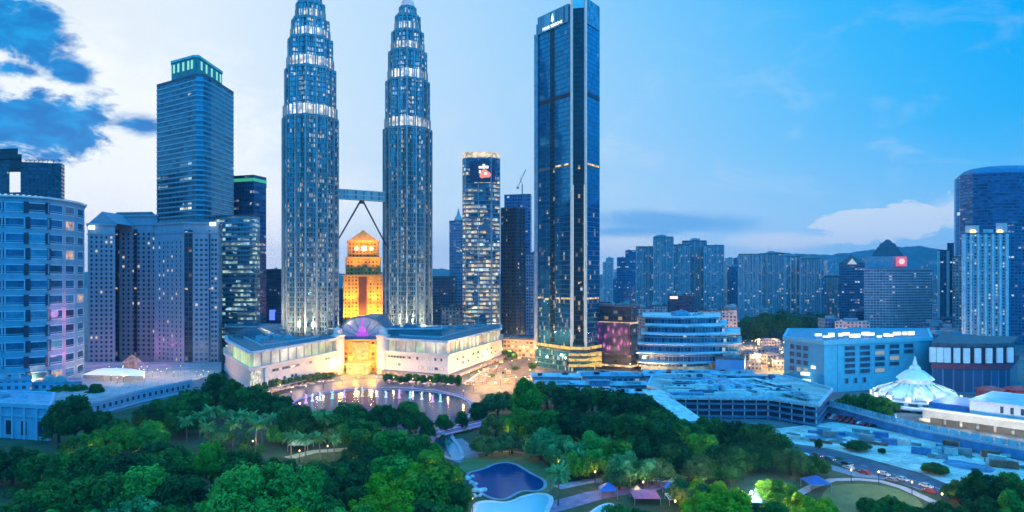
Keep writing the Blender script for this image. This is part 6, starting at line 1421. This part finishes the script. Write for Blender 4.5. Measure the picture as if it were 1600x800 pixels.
LEAF = {
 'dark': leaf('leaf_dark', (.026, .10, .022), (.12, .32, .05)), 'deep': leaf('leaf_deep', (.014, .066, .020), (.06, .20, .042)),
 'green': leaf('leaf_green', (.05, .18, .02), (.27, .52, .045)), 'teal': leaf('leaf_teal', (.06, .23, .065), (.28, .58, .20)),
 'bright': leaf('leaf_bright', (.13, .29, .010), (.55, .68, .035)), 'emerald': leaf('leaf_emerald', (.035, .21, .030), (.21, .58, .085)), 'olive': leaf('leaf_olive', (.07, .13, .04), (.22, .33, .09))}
KINDS = {}
for kind, n_, sz in (('broad', 8000, .105), ('round', 6500, .135), ('dense', 6500, .12), ('fluffy', 7000, .12)):
    KINDS[kind] = [(crown_mesh('crown', clump_set(kind, s), n_, sz, s), trunk_mesh(kind, s)) for s in (1, 2)]
BIG = (crown_mesh('crown', clump_set('broad', 5) + [(c[0] * .95, c[1] * .95, c[2] + .08, c[3] * .62) for c in clump_set('broad', 9)] + [(c[0] * 1.02, c[1] * 1.02, c[2] - .05, c[3] * .55) for c in clump_set('broad', 15)], 24000, .062, 5), trunk_mesh('broad', 5))
cnt = [0]
def tree(px, pytop, Y, rpx, kind, tone, label, group, big=False, base=0.0, name='tree'):
    x = X(px, Y); h = Z(pytop, Y) - base; rad = rpx * Y / F; cm, tm = BIG if big else KINDS[kind][cnt[0] % 2]; cnt[0] += 1
    hs = h / dict(broad=1.32, round=1.95, dense=2.1, fluffy=1.62)[kind]
    o = bpy.data.objects.new(name, None); COL.objects.link(o); o.location = (x, Y, base); o.scale = (rad / 1.05, rad / 1.05, hs); o.rotation_euler = (0, 0, rnd.uniform(0, 6.28))
    o['label'] = label; o['category'] = 'tree'; o['group'] = group
    c = bpy.data.objects.new('crown', cm); COL.objects.link(c); c.parent = o
    if not cm.materials: cm.materials.append(None)
    c.material_slots[0].link = 'OBJECT'; c.material_slots[0].material = LEAF[tone]
    t_ = bpy.data.objects.new('trunk', tm); COL.objects.link(t_); t_.parent = o
    return o
tonew = dict(dark='dark green', deep='near-black green', green='mid green', teal='pale teal', bright='bright yellow-green', emerald='emerald', olive='olive green')
kindw = dict(broad='wide umbrella-crowned', round='round-crowned', dense='dense upright', fluffy='billowing')
ordw = ['first', 'second', 'third', 'fourth', 'fifth', 'sixth', 'seventh', 'eighth', 'ninth', 'tenth', 'eleventh', 'twelfth', 'thirteenth', 'fourteenth', 'fifteenth', 'sixteenth', 'seventeenth', 'eighteenth', 'nineteenth', 'twentieth', 'twenty-first', 'twenty-second', 'twenty-third', 'twenty-fourth', 'twenty-fifth', 'twenty-sixth', 'twenty-seventh', 'twenty-eighth', 'twenty-ninth', 'thirtieth']
def row(where, group, items, real=True):
    """items: (px, top row, distance, radius in px, kind, tone[, big]); written from left to right"""
    for i, it in enumerate(sorted(items, key=lambda q: q[0])):
        lab = '%s %s tree, %s from left %s' % (tonew[it[5]], kindw[it[4]], ordw[i], where)
        it = list(it)
        if real: it[2] = H * F / (it[1] - HY + it[3] * dict(broad=1.25, round=1.75, dense=2.3, fluffy=1.6)[it[4]])     # a tree of natural height
        tree(*it[:6], lab, group, big=len(it) > 6)
GW = 'trees of the left wood'
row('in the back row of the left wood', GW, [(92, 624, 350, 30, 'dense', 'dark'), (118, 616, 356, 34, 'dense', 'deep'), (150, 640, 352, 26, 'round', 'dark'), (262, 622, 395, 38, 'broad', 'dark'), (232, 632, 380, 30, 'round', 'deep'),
    (300, 606, 408, 32, 'round', 'dark'), (338, 582, 420, 30, 'dense', 'deep'), (366, 590, 418, 30, 'dense', 'dark'), (395, 604, 415, 32, 'round', 'dark'), (428, 616, 400, 34, 'broad', 'deep'), (462, 634, 385, 34, 'round', 'deep'), (500, 640, 378, 34, 'broad', 'dark'),
    (545, 630, 380, 42, 'broad', 'dark'), (590, 631, 372, 40, 'broad', 'deep'), (640, 628, 374, 28, 'round', 'dark'), (694, 648, 374, 16, 'round', 'dark'), (668, 652, 360, 16, 'dense', 'deep'), (185, 655, 345, 30, 'broad', 'dark')])
row('in the second row of the left wood', GW, [(175, 668, 322, 42, 'broad', 'green'), (225, 655, 330, 36, 'fluffy', 'emerald'), (130, 676, 318, 36, 'broad', 'dark'), (290, 640, 335, 34, 'broad', 'dark'), (345, 662, 330, 22, 'fluffy', 'teal'), (440, 655, 325, 26, 'fluffy', 'emerald'), (525, 665, 328, 22, 'broad', 'olive'), (560, 655, 330, 40, 'broad', 'dark'), (610, 668, 322, 36, 'round', 'emerald'), (652, 680, 318, 30, 'round', 'dark'), (250, 690, 310, 40, 'broad', 'deep'), (565, 690, 305, 40, 'broad', 'deep'), (680, 690, 312, 18, 'dense', 'green')])
row('in the middle row of the left wood', GW, [(20, 700, 296, 46, 'broad', 'deep'), (75, 706, 285, 46, 'broad', 'dark'), (140, 700, 288, 44, 'round', 'dark'), (200, 704, 284, 44, 'round', 'deep'), (262, 700, 282, 46, 'broad', 'dark'), (330, 690, 292, 34, 'dense', 'green'), (375, 702, 280, 36, 'round', 'dark'), (430, 718, 270, 44, 'broad', 'deep'), (500, 720, 272, 46, 'broad', 'dark'),
    (552, 716, 276, 40, 'broad', 'deep'), (618, 706, 288, 42, 'round', 'emerald'), (672, 705, 290, 30, 'round', 'green'), (300, 716, 276, 30, 'broad', 'deep')])
row('in the front row of the left wood', GW, [(70, 752, 236, 60, 'broad', 'dark'), (150, 742, 246, 58, 'round', 'dark'), (225, 730, 252, 54, 'broad', 'emerald'), (285, 742, 246, 46, 'round', 'deep'), (130, 776, 222, 60, 'broad', 'emerald'), (205, 772, 222, 46, 'fluffy', 'teal'), (412, 720, 236, 94, 'broad', 'emerald', 1), (545, 742, 248, 44, 'broad', 'deep'), (600, 728, 256, 40, 'fluffy', 'bright'), (645, 722, 258, 40, 'fluffy', 'bright'), (690, 720, 262, 36, 'round', 'green'), (664, 740, 246, 44, 'round', 'green'), (710, 752, 244, 30, 'round', 'dark'),
    (612, 764, 228, 46, 'fluffy', 'bright'), (500, 774, 224, 44, 'broad', 'dark'), (545, 786, 214, 42, 'fluffy', 'emerald'), (575, 772, 224, 32, 'fluffy', 'bright'), (445, 790, 206, 50, 'fluffy', 'bright'), (660, 784, 218, 48, 'broad', 'deep'), (700, 790, 216, 36, 'round', 'dark'), (330, 782, 214, 50, 'broad', 'emerald'), (20, 788, 212, 60, 'broad', 'deep'), (260, 790, 208, 50, 'broad', 'dark')])
GR = 'trees of the right wood'
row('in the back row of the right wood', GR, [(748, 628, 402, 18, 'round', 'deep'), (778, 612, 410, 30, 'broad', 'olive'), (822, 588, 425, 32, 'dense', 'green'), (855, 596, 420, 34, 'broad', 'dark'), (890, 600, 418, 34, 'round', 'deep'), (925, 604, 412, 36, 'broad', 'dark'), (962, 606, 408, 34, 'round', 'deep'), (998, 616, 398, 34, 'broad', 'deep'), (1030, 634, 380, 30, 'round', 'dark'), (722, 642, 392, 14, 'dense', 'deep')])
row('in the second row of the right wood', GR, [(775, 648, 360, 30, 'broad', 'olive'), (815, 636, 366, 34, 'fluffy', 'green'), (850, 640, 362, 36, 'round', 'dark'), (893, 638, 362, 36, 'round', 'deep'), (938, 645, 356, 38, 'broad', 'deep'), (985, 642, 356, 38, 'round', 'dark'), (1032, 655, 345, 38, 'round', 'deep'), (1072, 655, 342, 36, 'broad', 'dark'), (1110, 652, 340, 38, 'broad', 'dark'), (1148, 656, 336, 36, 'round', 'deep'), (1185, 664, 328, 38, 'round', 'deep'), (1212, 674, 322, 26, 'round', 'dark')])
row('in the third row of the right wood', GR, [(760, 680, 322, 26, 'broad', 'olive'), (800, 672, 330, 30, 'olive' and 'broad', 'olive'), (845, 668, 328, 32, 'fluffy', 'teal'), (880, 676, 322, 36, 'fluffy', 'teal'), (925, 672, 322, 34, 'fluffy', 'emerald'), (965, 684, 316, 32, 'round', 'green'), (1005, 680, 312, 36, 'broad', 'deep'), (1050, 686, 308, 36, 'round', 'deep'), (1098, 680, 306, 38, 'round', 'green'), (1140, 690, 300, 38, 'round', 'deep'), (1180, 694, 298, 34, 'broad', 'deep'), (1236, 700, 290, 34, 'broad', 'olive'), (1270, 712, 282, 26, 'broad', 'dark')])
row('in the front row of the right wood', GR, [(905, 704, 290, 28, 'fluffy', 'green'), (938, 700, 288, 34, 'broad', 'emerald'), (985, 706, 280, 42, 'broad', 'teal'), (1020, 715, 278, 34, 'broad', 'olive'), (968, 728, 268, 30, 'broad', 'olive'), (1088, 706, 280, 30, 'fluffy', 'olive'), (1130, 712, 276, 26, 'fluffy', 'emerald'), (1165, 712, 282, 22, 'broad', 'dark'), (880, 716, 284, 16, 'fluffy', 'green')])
GB = 'trees between the tents and the round lawn'
row('between tents and round lawn', GB, [(1080, 742, 252, 34, 'fluffy', 'olive'), (1110, 746, 246, 36, 'fluffy', 'bright'), (1140, 758, 236, 36, 'fluffy', 'bright'), (1095, 772, 228, 34, 'fluffy', 'bright'), (1210, 746, 250, 32, 'fluffy', 'green'), (1228, 756, 244, 26, 'broad', 'emerald'), (1255, 770, 228, 32, 'fluffy', 'bright'), (1285, 778, 220, 36, 'fluffy', 'bright'), (1240, 790, 212, 30, 'fluffy', 'bright'), (1148, 788, 216, 26, 'fluffy', 'bright'), (965, 790, 214, 34, 'round', 'dark'), (1000, 796, 210, 34, 'round', 'deep'), (1210, 784, 220, 28, 'round', 'dark')])
row('in the lower right corner clump', 'trees at the lower right corner', [(1362, 778, 222, 24, 'broad', 'dark'), (1395, 776, 224, 24, 'broad', 'dark'), (1420, 790, 214, 30, 'round', 'dark'), (1520, 730, 250, 26, 'dense', 'deep'), (1548, 742, 244, 30, 'round', 'deep'), (1500, 752, 240, 28, 'broad', 'deep'), (1580, 740, 246, 26, 'round', 'dark'), (1585, 762, 228, 36, 'dense', 'emerald'), (1540, 778, 222, 40, 'broad', 'deep'), (1480, 784, 218, 34, 'broad', 'deep'), (1610, 750, 236, 30, 'round', 'dark'), (1440, 796, 210, 30, 'broad', 'deep')])
for it, lab in (((1460, 724, 262, 23, 'round', 'dark'), 'single round dark green tree standing before the pale terrace at the right'), ((1338, 690, 298, 22, 'broad', 'deep'), 'wide dark tree on the edge of the pale terrace'), ((1279, 684, 300, 8, 'dense', 'deep'), 'slim dark cypress-like tree on the edge of the terrace'),
                ((1310, 716, 284, 11, 'broad', 'dark'), 'small thin-trunked tree above the first lawn lamp'), ((1378, 700, 292, 7, 'round', 'deep'), 'tiny dark tree alone on the pale terrace'), ((1296, 718, 282, 8, 'dense', 'dark'), 'small upright tree left of the thin-trunked one above the lawn path')):
    tree(*it, lab, 'single trees by the terrace')
row('under the pale blue gridded block', 'trees under the gridded block', [(1330, 616, 424, 20, 'broad', 'dark'), (1352, 614, 420, 20, 'round', 'dark'), (1375, 620, 412, 22, 'round', 'dark'), (1392, 626, 404, 14, 'broad', 'dark'), (1316, 622, 420, 14, 'broad', 'olive')])
row('on the hotel podium', 'podium trees', [(45, 618, 400, 26, 'broad', 'deep'), (70, 616, 402, 20, 'broad', 'deep'), (100, 602, 414, 24, 'broad', 'dark'), (122, 600, 416, 18, 'broad', 'dark'), (148, 600, 408, 16, 'round', 'deep')], False)
row('in the hotel pool garden', 'hotel garden trees', [(240, 582, 510, 16, 'round', 'deep'), (258, 580, 515, 16, 'broad', 'dark'), (276, 582, 508, 14, 'round', 'deep'), (292, 584, 500, 12, 'broad', 'dark'), (196, 576, 530, 10, 'round', 'dark'), (225, 578, 525, 10, 'round', 'deep')], False)
r = random.Random(12); items = []
for f in range(12): items.append((402 + f * 10.5, 598 - f * 1.6 + r.uniform(-2, 2), 436 + f * 6.5, 7 + r.uniform(0, 2), 'round', 'olive'))
row('before the shopping centre left wing', 'promenade trees before the left wing', items, False); items = []
for f in range(11): items.append((606 + f * 11, 585 + r.uniform(-2, 3), 492 - f * 2.2, 7 + r.uniform(0, 2), 'round', 'dark'))
row('before the shopping centre right wing', 'promenade trees before the right wing', items, False)
row('in the golden lit street', 'street trees', [(790, 546, 640, 9, 'broad', 'olive'), (800, 548, 628, 9, 'broad', 'dark'), (806, 572, 556, 7, 'round', 'olive'), (768, 584, 520, 8, 'round', 'olive'), (832, 566, 560, 7, 'round', 'dark'), (745, 602, 478, 8, 'broad', 'olive')], False)
# palms
def palm_meshes(seed):
    r = random.Random(seed); b = MB(); b.tube((0, 0, 0), (.15, 0, 4), .26, .2, 8); b.tube((.15, 0, 4), (.4, .1, 8), .2, .15, 8); f_ = MB()
    for i in range(54):
        a = 2.4 * i + r.uniform(-.15, .15); L = r.uniform(2.3, 3.3); up = r.uniform(-.1, 1.9); px_, pz_ = 0.0, 0.0; P = []
        for k_ in range(8):
            t_ = k_ / 7; P.append((L * t_, up * L * .55 * t_ - 1.05 * L * .55 * t_ * t_ * (.7 + .4 * (1.2 - up))))
        for k_ in range(7):
            (r0, z0), (r1, z1) = P[k_], P[k_ + 1]; w = .55 * math.sin(math.pi * (k_ + .8) / 8.2)
            c_, s_ = math.cos(a), math.sin(a); Q = lambda rr_, zz_, ww: (.4 + rr_ * c_ - ww * s_, .1 + rr_ * s_ + ww * c_, 8 + zz_ - abs(ww) * .45)
            for s in (-1, 1): f_.face([Q(r0, z0, 0), Q(r1, z1, 0), Q(r1 - .1, z1, s * w), Q(r0 + .1, z0, s * w * .7)])
    me = f_.mesh('crown', LEAF['teal']); at = me.attributes.new('tint', 'FLOAT', 'POINT'); at.data.foreach_set('value', [random.Random(q // 28).uniform(.1, .9) for q in range(len(me.vertices))])
    return me, b.mesh('trunk', mat('palm_bark', (.16, .13, .11), .9, var=.3, scale=2))
PM = [palm_meshes(s) for s in (1, 2)]
def palm(px, py, s, label, group):
    x, y = gp(px, py); o = bpy.data.objects.new('palm_tree', None); COL.objects.link(o); o.location = (x, y, 0); o.scale = (s, s, s); o.rotation_euler = (0, 0, rnd.uniform(0, 6))
    o['label'] = label; o['category'] = 'palm'; o['group'] = group; c_, t_ = PM[cnt[0] % 2]; cnt[0] += 1
    for nm, me in (('crown', c_), ('trunk', t_)): q = bpy.data.objects.new(nm, me); COL.objects.link(q); q.parent = o
for px, py, s, lab in ((872, 790, 1.35, 'large fresh green palm standing right of the pale pool'), (885, 748, .9, 'small palm between the pond lawn and the pool path'), (905, 745, 1.0, 'palm at the left of the yellow lamp on the pool path'), (455, 718, 1.2, 'leftmost palm before the yellow lit path in the left wood'), (478, 722, 1.2, 'second palm before the yellow lit path in the left wood'), (500, 718, 1.15, 'third palm before the yellow lit path in the left wood'), (522, 716, 1.0, 'rightmost palm before the yellow lit path in the left wood'), (860, 775, 1.0, 'palm at the right tip of the dark wading pond')):
    palm(px, py, s, lab, 'park palms')
for i, (px, py) in enumerate(((292, 690), (312, 684), (334, 680), (352, 678), (372, 684), (392, 690), (410, 694), (426, 688), (448, 686), (466, 690), (490, 688), (508, 692), (326, 700), (364, 698), (400, 706))):
    palm(px, py, 1.2 + .12 * (i % 3), 'pale palm, %s from left in the palm row of the left wood' % ordw[sorted(p_[0] for p_ in ((292,), (312,), (334,), (352,), (372,), (392,), (410,), (426,), (448,), (466,), (490,), (508,), (326,), (364,), (400,))).index(px)], 'palm row of the left wood')
# the wooded rise in the distance on the right reads as one mass
r = random.Random(21); C = []
for i in range(150):
    px = r.uniform(1158, 1312); Yd = r.uniform(800, 930); prof = 491 + (8 if px < 1190 else 0) + (1215 - px) * -.08 * (px > 1215) + abs(px - 1215) * .04
    topz = Z(prof, 860) * r.uniform(.35, 1.0); C.append((X(px, Yd), Yd, max(4, topz - 4), r.uniform(6, 10)))
me = crown_mesh('wood', C, 42000, 2.2, 77); me.materials.append(LEAF['deep']); o = bpy.data.objects.new('wood', me); COL.objects.link(o); o['kind'] = 'stuff'; o['label'] = 'dark wooded rise before the far apartment towers'; o['category'] = 'wood'
mb = MB(); mb.lathe(X(1235, 900), 900, [(90, 0), (80, 10), (50, 22), (20, 28), (0, 29)], 24); structure('wooded_rise', mb, mat('rise_soil', (.02, .04, .03), .95))
# low planting under the trees
C = []
for i in range(420):
    px = r.uniform(-60, 1250); py = r.uniform(672, 860); x_, y_ = gp(px, py)
    if 690 < px < 900 and 695 < py: continue
    if 440 < px < 550 and 690 < py < 725: continue
    if 900 < px < 1075 and 735 < py: continue
    if px > 1130 and py > 720: continue
    C.append((x_, y_, .7, r.uniform(1.2, 3.0)))
me = crown_mesh('shrubs', C, 30000, .8, 5); me.materials.append(LEAF['dark']); o = bpy.data.objects.new('shrubs', me); COL.objects.link(o); o['kind'] = 'stuff'; o['label'] = 'low shrubs filling the ground under the park trees'; o['category'] = 'shrubs'

# ================================================================== air
hz = MB(); hz.prism([(-7500, -700), (7500, -700), (7500, 7700), (-7500, 7700)], -6, 415, bottom=True)
m = bpy.data.materials.new('haze_air'); m.use_nodes = True; k = NT(m.node_tree); k.n.clear(); o_ = k.n.new('ShaderNodeOutputMaterial'); v_ = k.n.new('ShaderNodeVolumePrincipled')
v_.inputs['Color'].default_value = (.20, .64, 1, 1); v_.inputs['Density'].default_value = HAZE; k.l.new(v_.outputs[0], o_.inputs['Volume'])
if HAZE > 0:
    o = bpy.data.objects.new('haze', hz.mesh('haze', m)); COL.objects.link(o); o['kind'] = 'stuff'; o['label'] = 'thin blue evening haze over the city'; o['category'] = 'haze'

for o in bpy.data.objects:
    if '_o' in o: del o['_o']
bpy.context.view_layer.update()
